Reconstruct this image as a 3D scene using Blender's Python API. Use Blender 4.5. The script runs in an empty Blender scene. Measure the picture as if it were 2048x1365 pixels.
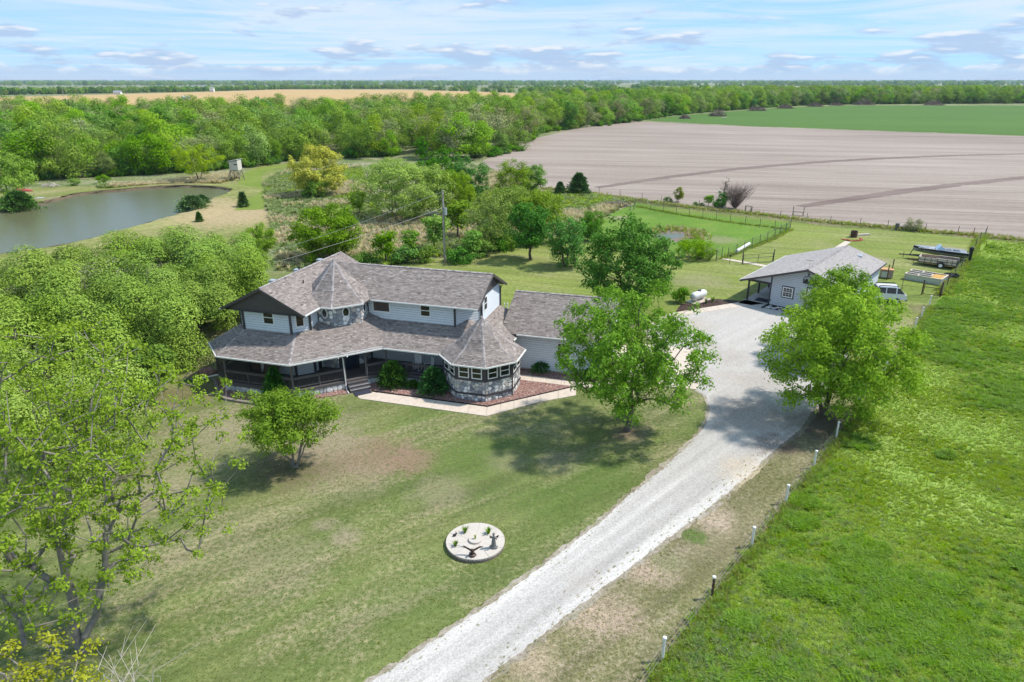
import bpy, bmesh, math, random
import numpy as np
from mathutils import Vector, Matrix

S = bpy.context.scene
COL = S.collection
R = math.radians
rng = np.random.default_rng(7)
random.seed(7)

# ------------------------------------------------------------------ camera
CAM_H, PITCH, FPX = 22.0, R(20.84), 1365.3
cd = bpy.data.cameras.new("camera"); cam = bpy.data.objects.new("camera", cd); COL.objects.link(cam)
cam.location = (0, 0, CAM_H); cam.rotation_euler = (R(90) - PITCH, 0, 0)
cd.lens = 24.0; cd.sensor_width = 36.0; cd.clip_start = 0.1; cd.clip_end = 60000
S.camera = cam

# ------------------------------------------------------------------ sky and sun
SUN_EL, SUN_AZ = R(55), R(80)          # azimuth measured from +Y towards +X
W = bpy.data.worlds.new("World"); S.world = W; W.use_nodes = True
wn = W.node_tree; wn.nodes.clear()

def nd(t, typ, ins=None, **kw):
    n = t.nodes.new(typ)
    for k, v in kw.items(): setattr(n, k, v)
    for k, v in (ins or {}).items():
        if isinstance(v, bpy.types.NodeSocket): t.links.new(v, n.inputs[k])
        else: n.inputs[k].default_value = v
    return n
def mth(t, op, a, b=0.0, c=0.0, clamp=False):
    return nd(t, 'ShaderNodeMath', {0: a, 1: b, 2: c}, operation=op, use_clamp=clamp).outputs[0]
def mixc(t, f, a, b, mode='MIX'):
    a = (*a, 1) if isinstance(a, tuple) and len(a) == 3 else a
    b = (*b, 1) if isinstance(b, tuple) and len(b) == 3 else b
    return nd(t, 'ShaderNodeMix', {0: f, 6: a, 7: b}, data_type='RGBA', blend_type=mode).outputs[2]
def noise(t, vec, scale, detail=4.0, rough=0.55, dist=0.0):
    ins = {'Scale': scale, 'Detail': detail, 'Roughness': rough, 'Distortion': dist}
    if vec is not None: ins['Vector'] = vec
    return nd(t, 'ShaderNodeTexNoise', ins).outputs['Fac']
def sstep(t, x, lo, hi):
    return nd(t, 'ShaderNodeMapRange', {0: x, 1: lo, 2: hi, 3: 0.0, 4: 1.0}, interpolation_type='SMOOTHSTEP').outputs[0]
def ramp(t, fac, stops):
    n = nd(t, 'ShaderNodeValToRGB', {0: fac}); e = n.color_ramp.elements
    while len(e) < len(stops): e.new(0.5)
    for i, (p, c) in enumerate(stops):
        e[i].position = p; e[i].color = (*c, 1)
    return n.outputs[0]

sky = nd(wn, 'ShaderNodeTexSky', sky_type='NISHITA', sun_disc=False, sun_elevation=SUN_EL, sun_rotation=SUN_AZ,
         altitude=400, air_density=1.0, dust_density=0.2, ozone_density=4.0)
gen = nd(wn, 'ShaderNodeTexCoord').outputs['Generated']
sx = nd(wn, 'ShaderNodeSeparateXYZ', {0: gen})
az = mth(wn, 'ARCTAN2', sx.outputs[0], sx.outputs[1])
el = mth(wn, 'ARCSINE', sx.outputs[2])
elc = mth(wn, 'MAXIMUM', el, 0.004)
# high streaky cloud on a flat layer overhead
inv = mth(wn, 'DIVIDE', 1.0, mth(wn, 'ADD', elc, 0.045))
pl = nd(wn, 'ShaderNodeCombineXYZ', {0: mth(wn, 'MULTIPLY', az, 2.4), 1: mth(wn, 'MULTIPLY', inv, 0.42), 2: 3.1}).outputs[0]
ci = noise(wn, pl, 1.5, 8, 0.66, 0.9)
ci2 = noise(wn, pl, 0.45, 3, 0.5)
cirrus = sstep(wn, mth(wn, 'ADD', mth(wn, 'MULTIPLY', ci, 0.6), mth(wn, 'MULTIPLY', ci2, 0.5)), 0.44, 0.70)
# small scattered cumulus and a low bank along the horizon
def cxyz(x, y, z): return nd(wn, 'ShaderNodeCombineXYZ', {0: x, 1: y, 2: z}).outputs[0]
def cum(de, det=7):
    e = mth(wn, 'ADD', el, de)
    return noise(wn, cxyz(mth(wn, 'MULTIPLY', az, 9.5), mth(wn, 'MULTIPLY', e, 46.0), 4.4), 1.0, det, 0.55, 0.0)
c0, c1, c2 = cum(0.0), cum(0.0050, 3), cum(0.0, 3)
clus = noise(wn, cxyz(mth(wn, 'MULTIPLY', az, 4.0), mth(wn, 'MULTIPLY', el, 16.0), 9.0), 1.0, 2)
thr = mth(wn, 'SUBTRACT', 0.575, mth(wn, 'MULTIPLY', mth(wn, 'SUBTRACT', clus, 0.5), 0.30))
thr = mth(wn, 'ADD', thr, nd(wn, 'ShaderNodeMapRange', {0: el, 1: 0.02, 2: 0.14, 3: -0.075, 4: 0.09}).outputs[0])
dens = sstep(wn, mth(wn, 'SUBTRACT', c0, thr), -0.02, 0.085)
lit = sstep(wn, mth(wn, 'SUBTRACT', c2, c1), 0.02, 0.15)
hb = mth(wn, 'ADD', mth(wn, 'MULTIPLY', noise(wn, cxyz(mth(wn, 'MULTIPLY', az, 5.0), 0.0, 2.0), 1.0, 2), 0.034),
         mth(wn, 'MULTIPLY', noise(wn, cxyz(mth(wn, 'MULTIPLY', az, 34.0), mth(wn, 'MULTIPLY', el, 40.0), 5.0), 1.0, 6, 0.6), 0.022))
hb = mth(wn, 'SUBTRACT', hb, 0.008)
bank = sstep(wn, mth(wn, 'SUBTRACT', hb, el), -0.0005, 0.0035)
btop = mth(wn, 'MULTIPLY', sstep(wn, mth(wn, 'SUBTRACT', hb, el), 0.012, 0.001), sstep(wn, noise(wn, cxyz(mth(wn, 'MULTIPLY', az, 22.0), mth(wn, 'MULTIPLY', el, 60.0), 8.0), 1.0, 4), 0.42, 0.62))
SKY_GAIN = 2.5
ccol = mixc(wn, lit, (0.47 * SKY_GAIN, 0.62 * SKY_GAIN, 0.87 * SKY_GAIN), (0.90 * SKY_GAIN, 0.94 * SKY_GAIN, 1.0 * SKY_GAIN))
clear = mixc(wn, 1.0, sky.outputs[0], (0.235, 0.385, 0.60), 'MULTIPLY')
clear = mixc(wn, 0.65, clear, (0.33 * SKY_GAIN, 0.65 * SKY_GAIN, 1.0 * SKY_GAIN))
s1 = mixc(wn, mth(wn, 'MULTIPLY_ADD', cirrus, 0.70, 0.14), clear, (0.80 * SKY_GAIN, 0.90 * SKY_GAIN, 1.0 * SKY_GAIN))
s2 = mixc(wn, mth(wn, 'MULTIPLY', dens, 0.80), s1, ccol)
bcol = mixc(wn, btop, (0.50 * SKY_GAIN, 0.66 * SKY_GAIN, 0.90 * SKY_GAIN), (0.90 * SKY_GAIN, 0.94 * SKY_GAIN, 1.0 * SKY_GAIN))
s2 = mixc(wn, mth(wn, 'MULTIPLY', bank, 0.70), s2, bcol)
bg = nd(wn, 'ShaderNodeBackground', {'Color': s2, 'Strength': 0.15})
wo = nd(wn, 'ShaderNodeOutputWorld', {'Surface': bg.outputs[0]})

sl = bpy.data.lights.new("sun", 'SUN'); sun = bpy.data.objects.new("sun", sl); COL.objects.link(sun)
sl.energy = 2.0; sl.angle = R(3.0); sl.color = (1.0, 0.955, 0.88)
sdir = Vector((math.sin(SUN_AZ) * math.cos(SUN_EL), math.cos(SUN_AZ) * math.cos(SUN_EL), math.sin(SUN_EL)))
sun.rotation_euler = sdir.to_track_quat('Z', 'Y').to_euler(); sun.location = (60, 20, 80)

S.view_settings.view_transform = 'Standard'; S.view_settings.look = 'None'
S.view_settings.exposure = 1.38; S.view_settings.gamma = 1.0; S.view_settings.use_curve_mapping = False
S.render.engine = 'CYCLES'
S.cycles.max_bounces = 6; S.cycles.diffuse_bounces = 3; S.cycles.glossy_bounces = 3; S.cycles.transmission_bounces = 4
S.cycles.volume_bounces = 0; S.cycles.caustics_reflective = False; S.cycles.caustics_refractive = False
S.cycles.sample_clamp_indirect = 6.0; S.cycles.use_denoising = True

# ------------------------------------------------------------------ helpers
def at(px, py, z=0.0):
    """the point at height z that was surveyed at this spot of the photograph"""
    a = (px - 1024) / FPX; b = (682.5 - py) / FPX
    dy = math.cos(PITCH) + b * math.sin(PITCH); dz = -math.sin(PITCH) + b * math.cos(PITCH)
    t = (z - CAM_H) / dz
    return (a * t, dy * t)
def ats(pts, z=0.0): return [at(x, y, z) for x, y in pts]

def tag(o, label=None, cat=None, group=None, kind=None):
    if label: o['label'] = label
    if cat: o['category'] = cat
    if group: o['group'] = group
    if kind: o['kind'] = kind
    return o
def thing(name, label, cat, loc=(0, 0, 0), rz=0.0, group=None):
    o = bpy.data.objects.new(name, None); COL.objects.link(o); o.empty_display_size = 0.3
    o.location = loc; o.rotation_euler = (0, 0, rz)
    return tag(o, label, cat, group)
def link(name, me, parent=None, loc=None, rz=None):
    o = bpy.data.objects.new(name, me); COL.objects.link(o)
    if parent: o.parent = parent
    if loc is not None: o.location = loc
    if rz is not None: o.rotation_euler = (0, 0, rz)
    return o
def dup(root, loc, rz=0.0, label=None, scale=None):
    r = root.copy(); COL.objects.link(r); r.location = loc; r.rotation_euler = (0, 0, rz)
    if scale is not None: r.scale = scale
    if label: r['label'] = label
    for ch in list(root.children):
        c = ch.copy(); COL.objects.link(c); c.parent = r
        for g in list(ch.children):
            d = g.copy(); COL.objects.link(d); d.parent = c
    return r

class MB:
    def __init__(s): s.v = []; s.f = []; s.r = []
    def add(s, vs, fs, rnd=0.5):
        o = len(s.v); s.v += [tuple(p) for p in vs]
        for f in fs: s.f.append(tuple(i + o for i in f)); s.r.append(rnd)
    def box(s, x0, x1, y0, y1, z0, z1, rnd=0.5):
        s.add([(x0, y0, z0), (x1, y0, z0), (x1, y1, z0), (x0, y1, z0), (x0, y0, z1), (x1, y0, z1), (x1, y1, z1), (x0, y1, z1)],
              [(0, 3, 2, 1), (4, 5, 6, 7), (0, 1, 5, 4), (1, 2, 6, 5), (2, 3, 7, 6), (3, 0, 4, 7)], rnd)
    def beam(s, a, b, w, h, up=(0, 0, 1), rnd=0.5):
        a = Vector(a); b = Vector(b); d = (b - a).normalized(); u = Vector(up)
        if abs(d.dot(u)) > 0.98: u = Vector((1, 0, 0))
        sd = d.cross(u).normalized(); u = sd.cross(d).normalized()
        p = []
        for q in (a, b):
            for i, j in ((-1, -1), (1, -1), (1, 1), (-1, 1)): p.append(q + sd * (w / 2 * i) + u * (h / 2 * j))
        s.add(p, [(0, 1, 2, 3), (7, 6, 5, 4), (0, 4, 5, 1), (1, 5, 6, 2), (2, 6, 7, 3), (3, 7, 4, 0)], rnd)
    def tube(s, pts, rad, n=6, rnd=0.5, cap=True):
        pts = [Vector(p) for p in pts]; m = len(pts)
        rad = rad if isinstance(rad, (list, tuple)) else [rad] * m
        vs = []
        for i, p in enumerate(pts):
            d = (pts[min(i + 1, m - 1)] - pts[max(i - 1, 0)]).normalized()
            u = Vector((0, 0, 1)) if abs(d.z) < 0.9 else Vector((1, 0, 0))
            a = d.cross(u).normalized(); b = d.cross(a).normalized()
            for k in range(n):
                t = 2 * math.pi * k / n; vs.append(p + (a * math.cos(t) + b * math.sin(t)) * rad[i])
        fs = [(i * n + k, i * n + (k + 1) % n, (i + 1) * n + (k + 1) % n, (i + 1) * n + k) for i in range(m - 1) for k in range(n)]
        if cap: fs += [tuple(range(n - 1, -1, -1)), tuple((m - 1) * n + k for k in range(n))]
        s.add(vs, fs, rnd)
    def prism(s, poly, z0, z1, rnd=0.5):
        n = len(poly); a = sum(poly[i][0] * poly[(i + 1) % n][1] - poly[(i + 1) % n][0] * poly[i][1] for i in range(n))
        if a < 0: poly = poly[::-1]
        f0 = z0 if callable(z0) else (lambda x, y: z0); f1 = z1 if callable(z1) else (lambda x, y: z1)
        s.add([(x, y, f0(x, y)) for x, y in poly] + [(x, y, f1(x, y)) for x, y in poly],
              [tuple(range(n - 1, -1, -1)), tuple(range(n, 2 * n))] + [(i, (i + 1) % n, n + (i + 1) % n, n + i) for i in range(n)], rnd)
    def slab(s, poly, off, rnd=0.5):
        """planar 3D polygon given extruded by the vector off"""
        n = len(poly); p = [Vector(q) for q in poly]; o = Vector(off)
        s.add(p + [q + o for q in p], [tuple(range(n)), tuple(range(2 * n - 1, n - 1, -1))] +
              [(i, n + i, n + (i + 1) % n, (i + 1) % n) for i in range(n)], rnd)
    def lathe(s, prof, n=16, c=(0, 0, 0), rnd=0.5):
        vs = []
        for r, z in prof:
            for k in range(n):
                t = 2 * math.pi * k / n; vs.append((c[0] + r * math.cos(t), c[1] + r * math.sin(t), c[2] + z))
        m = len(prof)
        fs = [(i * n + k, i * n + (k + 1) % n, (i + 1) * n + (k + 1) % n, (i + 1) * n + k) for i in range(m - 1) for k in range(n)]
        fs += [tuple(range(n - 1, -1, -1)), tuple((m - 1) * n + k for k in range(n))]
        s.add(vs, fs, rnd)
    def ball(s, c, r, n=10, m=7, rnd=0.5, bumpy=0.0, seed=0):
        rs = random.Random(seed); rx, ry, rz = r if isinstance(r, (tuple, list)) else (r, r, r); vs = []
        for i in range(m + 1):
            ph = math.pi * i / m
            for k in range(n):
                t = 2 * math.pi * k / n; q = 1 + bumpy * (rs.random() - 0.5)
                vs.append((c[0] + rx * q * math.sin(ph) * math.cos(t), c[1] + ry * q * math.sin(ph) * math.sin(t), c[2] + rz * q * math.cos(ph)))
        s.add(vs, [(i * n + k, (i + 1) * n + k, (i + 1) * n + (k + 1) % n, i * n + (k + 1) % n) for i in range(m) for k in range(n)], rnd)
    def mesh(s, name, m, smooth=False):
        me = bpy.data.meshes.new(name); me.from_pydata(s.v, [], s.f)
        a = me.attributes.new('rnd', 'FLOAT', 'FACE'); a.data.foreach_set('value', s.r)
        if smooth: me.polygons.foreach_set('use_smooth', [True] * len(s.f))
        me.materials.append(m); me.update(); return me
    def build(s, name, m, parent=None, loc=None, rz=None, smooth=False, label=None, kind=None):
        o = link(name, s.mesh(name, m, smooth), parent, loc, rz)
        if label: o['label'] = label
        if kind: o['kind'] = kind
        return o

def np_mesh(name, verts, quads, rnd, m):
    """verts (N,3), quads (F,4), rnd (F,)"""
    me = bpy.data.meshes.new(name); nv, nf = len(verts), len(quads)
    me.vertices.add(nv); me.vertices.foreach_set('co', np.asarray(verts, np.float32).ravel())
    me.loops.add(nf * 4); me.loops.foreach_set('vertex_index', np.asarray(quads, np.int32).ravel())
    me.polygons.add(nf); me.polygons.foreach_set('loop_start', np.arange(0, nf * 4, 4, dtype=np.int32))
    me.polygons.foreach_set('loop_total', np.full(nf, 4, np.int32))
    me.update(calc_edges=True)
    a = me.attributes.new('rnd', 'FLOAT', 'FACE'); a.data.foreach_set('value', np.asarray(rnd, np.float32))
    me.materials.append(m); me.update(); return me

# ------------------------------------------------------------------ materials
def new_mat(name):
    m = bpy.data.materials.new(name); m.use_nodes = True; t = m.node_tree
    return m, t, t.nodes['Principled BSDF']
def pos(t): return nd(t, 'ShaderNodeNewGeometry').outputs['Position']
def bump(t, b, h, strength=0.4, dist=0.05):
    t.links.new(nd(t, 'ShaderNodeBump', {'Strength': strength, 'Distance': dist, 'Height': h}).outputs[0], b.inputs['Normal'])
def plain(name, col, rough=0.6, metal=0.0, var=0.15, scale=6.0, spec=0.4, obj=True, grime=0.0):
    m, t, b = new_mat(name)
    vec = nd(t, 'ShaderNodeTexCoord').outputs['Object']
    f = noise(t, vec, scale, 5, 0.6)
    lo = tuple(c * (1 - var) for c in col); hi = tuple(min(1, c * (1 + var)) for c in col)
    c = ramp(t, f, [(0.3, lo), (0.7, hi)])
    if grime:
        g = noise(t, vec, scale * 0.23, 4, 0.7)
        c = mixc(t, mth(t, 'MULTIPLY', sstep(t, g, 0.5, 0.75), grime), c, tuple(x * 0.45 for x in col))
    t.links.new(c, b.inputs['Base Color']); b.inputs['Roughness'].default_value = rough
    b.inputs['Metallic'].default_value = metal; b.inputs['Specular IOR Level'].default_value = spec
    return m
def rnd_mat(name, stops, rough=0.8, var=0.25, scale=14.0, bmp=0.0, spec=0.3):
    m, t, b = new_mat(name)
    r = nd(t, 'ShaderNodeAttribute', attribute_name='rnd').outputs['Fac']
    c = ramp(t, r, stops)
    f = noise(t, pos(t), scale, 5, 0.6)
    c = mixc(t, 1.0, c, ramp(t, f, [(0.25, (1 - var,) * 3), (0.75, (1 + var,) * 3)]), 'MULTIPLY')
    t.links.new(c, b.inputs['Base Color']); b.inputs['Roughness'].default_value = rough
    b.inputs['Specular IOR Level'].default_value = spec
    if bmp: bump(t, b, f, bmp, 0.02)
    return m
def leaf_mat(name, dark, mid, light, trans=0.36, hue=0.035, val=0.40, sat=0.25):
    m, t, b = new_mat(name)
    r = nd(t, 'ShaderNodeAttribute', attribute_name='rnd').outputs['Fac']
    c = ramp(t, r, [(0.0, dark), (0.55, mid), (1.0, light)])
    oi = nd(t, 'ShaderNodeObjectInfo').outputs['Random']
    hs = nd(t, 'ShaderNodeHueSaturation', {'Hue': mth(t, 'MULTIPLY_ADD', oi, hue, 0.5 - hue / 2),
            'Saturation': mth(t, 'MULTIPLY_ADD', mth(t, 'FRACT', mth(t, 'MULTIPLY', oi, 7.3)), sat, 1.06 - sat / 2),
            'Value': mth(t, 'MULTIPLY_ADD', mth(t, 'FRACT', mth(t, 'MULTIPLY', oi, 13.7)), val, 1 - val / 2), 'Color': c}).outputs[0]
    t.links.new(hs, b.inputs['Base Color']); b.inputs['Roughness'].default_value = 0.7; b.inputs['Specular IOR Level'].default_value = 0.08
    tr = nd(t, 'ShaderNodeBsdfTranslucent', {'Color': mixc(t, 1.0, hs, (1.2, 1.2, 0.62), 'MULTIPLY')})
    ms = nd(t, 'ShaderNodeMixShader', {0: trans, 1: b.outputs[0], 2: tr.outputs[0]})
    t.links.new(ms.outputs[0], t.nodes['Material Output'].inputs['Surface'])
    return m
M = {}
M['siding'] = plain('blue_grey_siding', (0.68, 0.715, 0.75), 0.55, var=0.05, scale=3)
M['shop_siding'] = plain('pale_grey_siding', (0.56, 0.585, 0.635), 0.55, var=0.05, scale=3)
M['trim'] = plain('charcoal_trim', (0.062, 0.056, 0.060), 0.6, var=0.12)
M['fascia'] = plain('brown_grey_fascia', (0.075, 0.064, 0.062), 0.6, var=0.12)
M['rail'] = plain('painted_rail', (0.10, 0.092, 0.094), 0.6, var=0.12)
M['deck'] = plain('deck_boards', (0.115, 0.098, 0.092), 0.7, var=0.15, grime=0.3)
M['white'] = plain('white_paint', (0.80, 0.80, 0.78), 0.45, var=0.04)
M['gutter'] = plain('white_gutter', (0.72, 0.71, 0.68), 0.45, var=0.06)
M['glass'] = plain('dark_glass', (0.016, 0.018, 0.016), 0.06, var=0.2, spec=0.6)
M['shadeglass'] = plain('brown_shaded_glass', (0.035, 0.027, 0.024), 0.12, var=0.2, spec=0.5)
M['door'] = plain('navy_door', (0.022, 0.032, 0.062), 0.4)
M['navy'] = plain('navy_mat', (0.030, 0.034, 0.055), 0.95, var=0.3, scale=25)
M['concrete'] = plain('concrete', (0.56, 0.47, 0.385), 0.85, var=0.10, scale=2.5, grime=0.12)
M['slabgrey'] = plain('grey_concrete', (0.44, 0.41, 0.38), 0.85, var=0.12, scale=2.0, grime=0.2)
M['mortar'] = plain('mortar', (0.30, 0.30, 0.31), 0.95, var=0.2, scale=20)
M['stone'] = rnd_mat('field_stone', [(0.0, (0.192, 0.204, 0.228)), (0.35, (0.360, 0.372, 0.396)), (0.6, (0.504, 0.486, 0.468)), (0.75, (0.576, 0.504, 0.444)), (0.85, (0.816, 0.798, 0.756)), (1.0, (0.850, 0.850, 0.850))], 0.85, 0.22, 16, 0.4)
M['found'] = rnd_mat('pale_field_stone', [(0.0, (0.42, 0.43, 0.45)), (0.5, (0.60, 0.60, 0.60)), (0.8, (0.68, 0.64, 0.57)), (1.0, (0.80, 0.79, 0.77))], 0.85, 0.2, 16, 0.4)
M['shingle'] = rnd_mat('shingle', [(0.0, (0.12, 0.100, 0.090)), (0.3, (0.215, 0.183, 0.165)), (0.6, (0.300, 0.258, 0.234)), (0.85, (0.385, 0.335, 0.305)), (1.0, (0.47, 0.42, 0.385))], 0.92, 0.2, 45, 0.0, 0.15)
M['shingle_pale'] = rnd_mat('pale_shingle', [(0.0, (0.27, 0.245, 0.232)), (0.5, (0.365, 0.335, 0.318)), (1.0, (0.46, 0.425, 0.405))], 0.92, 0.15, 45, 0.0, 0.15)
M['cap'] = rnd_mat('ridge_cap', [(0.0, (0.22, 0.195, 0.19)), (1.0, (0.42, 0.38, 0.365))], 0.92, 0.15, 30, 0.0, 0.15)
M['bark'] = plain('bark', (0.115, 0.092, 0.075), 0.9, var=0.35, scale=5)
M['palebark'] = plain('pale_bark', (0.22, 0.195, 0.165), 0.9, var=0.35, scale=5)
M['deadwood'] = plain('bleached_wood', (0.46, 0.41, 0.37), 0.9, var=0.25, scale=5)
M['rust'] = plain('rusty_steel', (0.085, 0.042, 0.030), 0.8, var=0.35, scale=8)
M['steel'] = plain('galvanised_steel', (0.55, 0.58, 0.62), 0.4, 0.5, var=0.1)
M['darksteel'] = plain('dark_steel', (0.045, 0.045, 0.045), 0.5, 0.3)
M['greysteel'] = plain('grey_pipe_steel', (0.13, 0.12, 0.11), 0.6, 0.2, var=0.25)
M['black'] = plain('black', (0.018, 0.018, 0.020), 0.5)
M['rubber'] = plain('rubber', (0.022, 0.022, 0.022), 0.85)
M['wood'] = plain('weathered_wood', (0.34, 0.25, 0.20), 0.85, var=0.25, scale=3)
M['palewood'] = plain('pale_wood', (0.58, 0.50, 0.40), 0.85, var=0.18, scale=3)
M['postwood'] = plain('grey_post_wood', (0.24, 0.20, 0.17), 0.9, var=0.25, scale=4)
M['polewood'] = plain('grey_pole_wood', (0.36, 0.32, 0.28), 0.9, var=0.25, scale=3)
M['postwhite'] = plain('white_post', (0.74, 0.72, 0.66), 0.6, var=0.1, scale=4, grime=0.25)
M['tank'] = plain('tank_white', (0.66, 0.66, 0.64), 0.4, var=0.06, scale=1.5, grime=0.18)
M['straw'] = plain('straw_mulch', (0.50, 0.30, 0.085), 0.95, var=0.4, scale=14)
M['soil'] = plain('soil', (0.19, 0.145, 0.115), 0.95, var=0.35, scale=10)
M['rope'] = plain('wire', (0.34, 0.33, 0.32), 0.5, 0.4)
M['bronze'] = plain('bronze_statue', (0.085, 0.055, 0.045), 0.5, 0.3, var=0.4, scale=10)
M['greystatue'] = plain('grey_statue', (0.17, 0.165, 0.16), 0.7, var=0.35, scale=12)
M['boatblack'] = plain('black_hull', (0.016, 0.018, 0.024), 0.25, var=0.1)
M['boatgrey'] = plain('silver_hull', (0.30, 0.31, 0.33), 0.35, 0.3, var=0.1)
M['windscreen'] = plain('windscreen', (0.45, 0.58, 0.68), 0.1, var=0.1, spec=0.8)
M['carwhite'] = plain('white_car_paint', (0.74, 0.74, 0.73), 0.25, var=0.03)
M['red'] = plain('faded_red', (0.52, 0.10, 0.085), 0.5, var=0.2)
M['brick'] = plain('red_pavers', (0.42, 0.12, 0.075), 0.85, var=0.3)
M['bluewhite'] = plain('pale_blue_plastic', (0.50, 0.60, 0.66), 0.5, var=0.1)
M['tan'] = plain('tan_panel', (0.60, 0.56, 0.49), 0.7, var=0.06, scale=2)
M['brownfabric'] = plain('brown_fabric', (0.12, 0.085, 0.065), 0.9, var=0.2)
M['green'] = plain('green_plastic', (0.02, 0.11, 0.06), 0.5)
M['farwhite'] = plain('far_white_wall', (0.70, 0.70, 0.68), 0.7, var=0.05)
M['farroof'] = plain('far_roof', (0.26, 0.27, 0.29), 0.7, var=0.1)
M['farbrown'] = plain('far_brown', (0.28, 0.22, 0.18), 0.8, var=0.1)
M['pinkstone'] = None

LV = {}
LV['willow'] = leaf_mat('willow_leaf', (0.0997, 0.1653, 0.0319), (0.2327, 0.3469, 0.0611), (0.3544, 0.4889, 0.1063), 0.10, 0.012, 0.22, 0.1)
LV['bright'] = leaf_mat('bright_leaf', (0.0961, 0.1749, 0.0239), (0.2104, 0.3559, 0.0506), (0.3366, 0.5068, 0.0933), 0.35)
LV['young'] = leaf_mat('young_leaf', (0.1275, 0.1706, 0.0335), (0.2504, 0.3182, 0.0599), (0.3825, 0.4427, 0.1018), 0.35)
LV['mid'] = leaf_mat('mid_leaf', (0.0952, 0.1642, 0.0343), (0.2041, 0.3283, 0.0686), (0.3402, 0.4788, 0.1122), 0.3)
LV['dark'] = leaf_mat('dark_leaf', (0.0393, 0.1107, 0.0201), (0.0936, 0.2292, 0.0345), (0.1962, 0.3795, 0.0646), 0.22)
LV['olive'] = leaf_mat('olive_leaf', (0.1242, 0.2000, 0.0316), (0.2562, 0.3933, 0.0546), (0.4036, 0.5572, 0.0934), 0.3)
LV['grey'] = leaf_mat('grey_twig', (0.1973, 0.1965, 0.1086), (0.3111, 0.3304, 0.1520), (0.4402, 0.4797, 0.2100), 0.15)
LV['yellow'] = leaf_mat('yellow_leaf', (0.2554, 0.2754, 0.0330), (0.5958, 0.6169, 0.0605), (0.8299, 0.8262, 0.1210), 0.3, 0.01)
LV['conifer'] = leaf_mat('conifer_needle', (0.0430, 0.1017, 0.0313), (0.0938, 0.1916, 0.0547), (0.1759, 0.2932, 0.0879), 0.1)
LV['shrub'] = leaf_mat('yew_needle', (0.0247, 0.0800, 0.0191), (0.0571, 0.1675, 0.0305), (0.1333, 0.3047, 0.0571), 0.15)
LV['bare'] = leaf_mat('bare_twig', (0.1587, 0.1190, 0.1032), (0.2698, 0.2063, 0.1825), (0.3967, 0.3174, 0.2777), 0.0)
LV['crab'] = leaf_mat('fresh_small_leaf', (.10, .165, .022), (.205, .325, .045), (.34, .48, .085), 0.4, 0.0, 0.0, 0.0)

# ------------------------------------------------------------------ ground materials
def out_col(t, b, c, rough=0.95, h=None, bs=0.5, bd=0.06):
    t.links.new(c, b.inputs['Base Color']); b.inputs['Roughness'].default_value = rough; b.inputs['Specular IOR Level'].default_value = 0.15
    if h is not None: bump(t, b, h, bs, bd)
def stretched(t, ang, sxy):
    mp = nd(t, 'ShaderNodeMapping', {'Vector': pos(t), 'Rotation': (0, 0, -ang), 'Scale': (*sxy, 1)}, vector_type='POINT')
    # rotate first, then stretch
    r = nd(t, 'ShaderNodeVectorRotate', {'Vector': pos(t), 'Angle': -ang}, rotation_type='Z_AXIS').outputs[0]
    return nd(t, 'ShaderNodeVectorMath', {0: r, 1: (*sxy, 1)}, operation='MULTIPLY').outputs[0]
def patch(t, p, c, r, soft=0.6):
    """1 inside an uneven patch centred on c"""
    d = nd(t, 'ShaderNodeVectorMath', {0: p, 1: (c[0], c[1], 0)}, operation='DISTANCE').outputs['Value']
    w = mth(t, 'ADD', d, mth(t, 'MULTIPLY', mth(t, 'SUBTRACT', noise(t, p, 1.1, 5, 0.65), 0.5), r * 1.9))
    return sstep(t, w, r * (1 + soft), r * (1 - soft))
def grass_mat(name, dark, mid, light, dry, dry_amt, s_big=0.06, s_mid=0.45, s_fine=5.0, ang=None, patches=(), brown=(0.22, 0.155, 0.11), bs=0.55, mott=0.5):
    m, t, b = new_mat(name); p = pos(t)
    v = stretched(t, ang, (0.35, 1.0)) if ang is not None else p
    big = noise(t, p, s_big, 4, 0.55, 0.4); mid_ = noise(t, v, s_mid, 5, 0.6, 0.3); fine = noise(t, p, s_fine, 6, 0.7)
    vf = noise(t, p, s_fine * 4.2, 3, 0.6)
    f = mth(t, 'ADD', mth(t, 'MULTIPLY', big, 0.45), mth(t, 'ADD', mth(t, 'MULTIPLY', mid_, 0.33), mth(t, 'MULTIPLY', fine, 0.22)))
    c = ramp(t, f, [(0.36, dark), (0.5, mid), (0.64, light)])
    d2 = mth(t, 'ADD', mth(t, 'MULTIPLY', noise(t, v, s_mid * 0.75, 6, 0.68, 0.5), 0.62), mth(t, 'MULTIPLY', fine, 0.38))
    c = mixc(t, mth(t, 'MULTIPLY', sstep(t, d2, 0.47, 0.66), dry_amt), c, dry)
    if ang is not None:
        mow = noise(t, stretched(t, ang, (0.06, 1.0)), 0.85, 2, 0.5)
        c = mixc(t, 1.0, c, ramp(t, mow, [(0.35, (0.86,) * 3), (0.65, (1.14,) * 3)]), 'MULTIPLY')
    for (q, r, col, amt) in patches:
        k = mth(t, 'MULTIPLY', patch(t, p, q, r), amt)
        k = mth(t, 'MULTIPLY', k, sstep(t, fine, 0.22, 0.52))
        c = mixc(t, k, c, col)
    mo = mth(t, 'ADD', mth(t, 'MULTIPLY', fine, 0.6), mth(t, 'MULTIPLY', vf, 0.5))
    c = mixc(t, 1.0, c, ramp(t, mo, [(0.36, (1 - mott,) * 3), (0.72, (1 + mott,) * 3)]), 'MULTIPLY')
    out_col(t, b, c, 0.95, mo, bs, 0.10)
    return m

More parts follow.
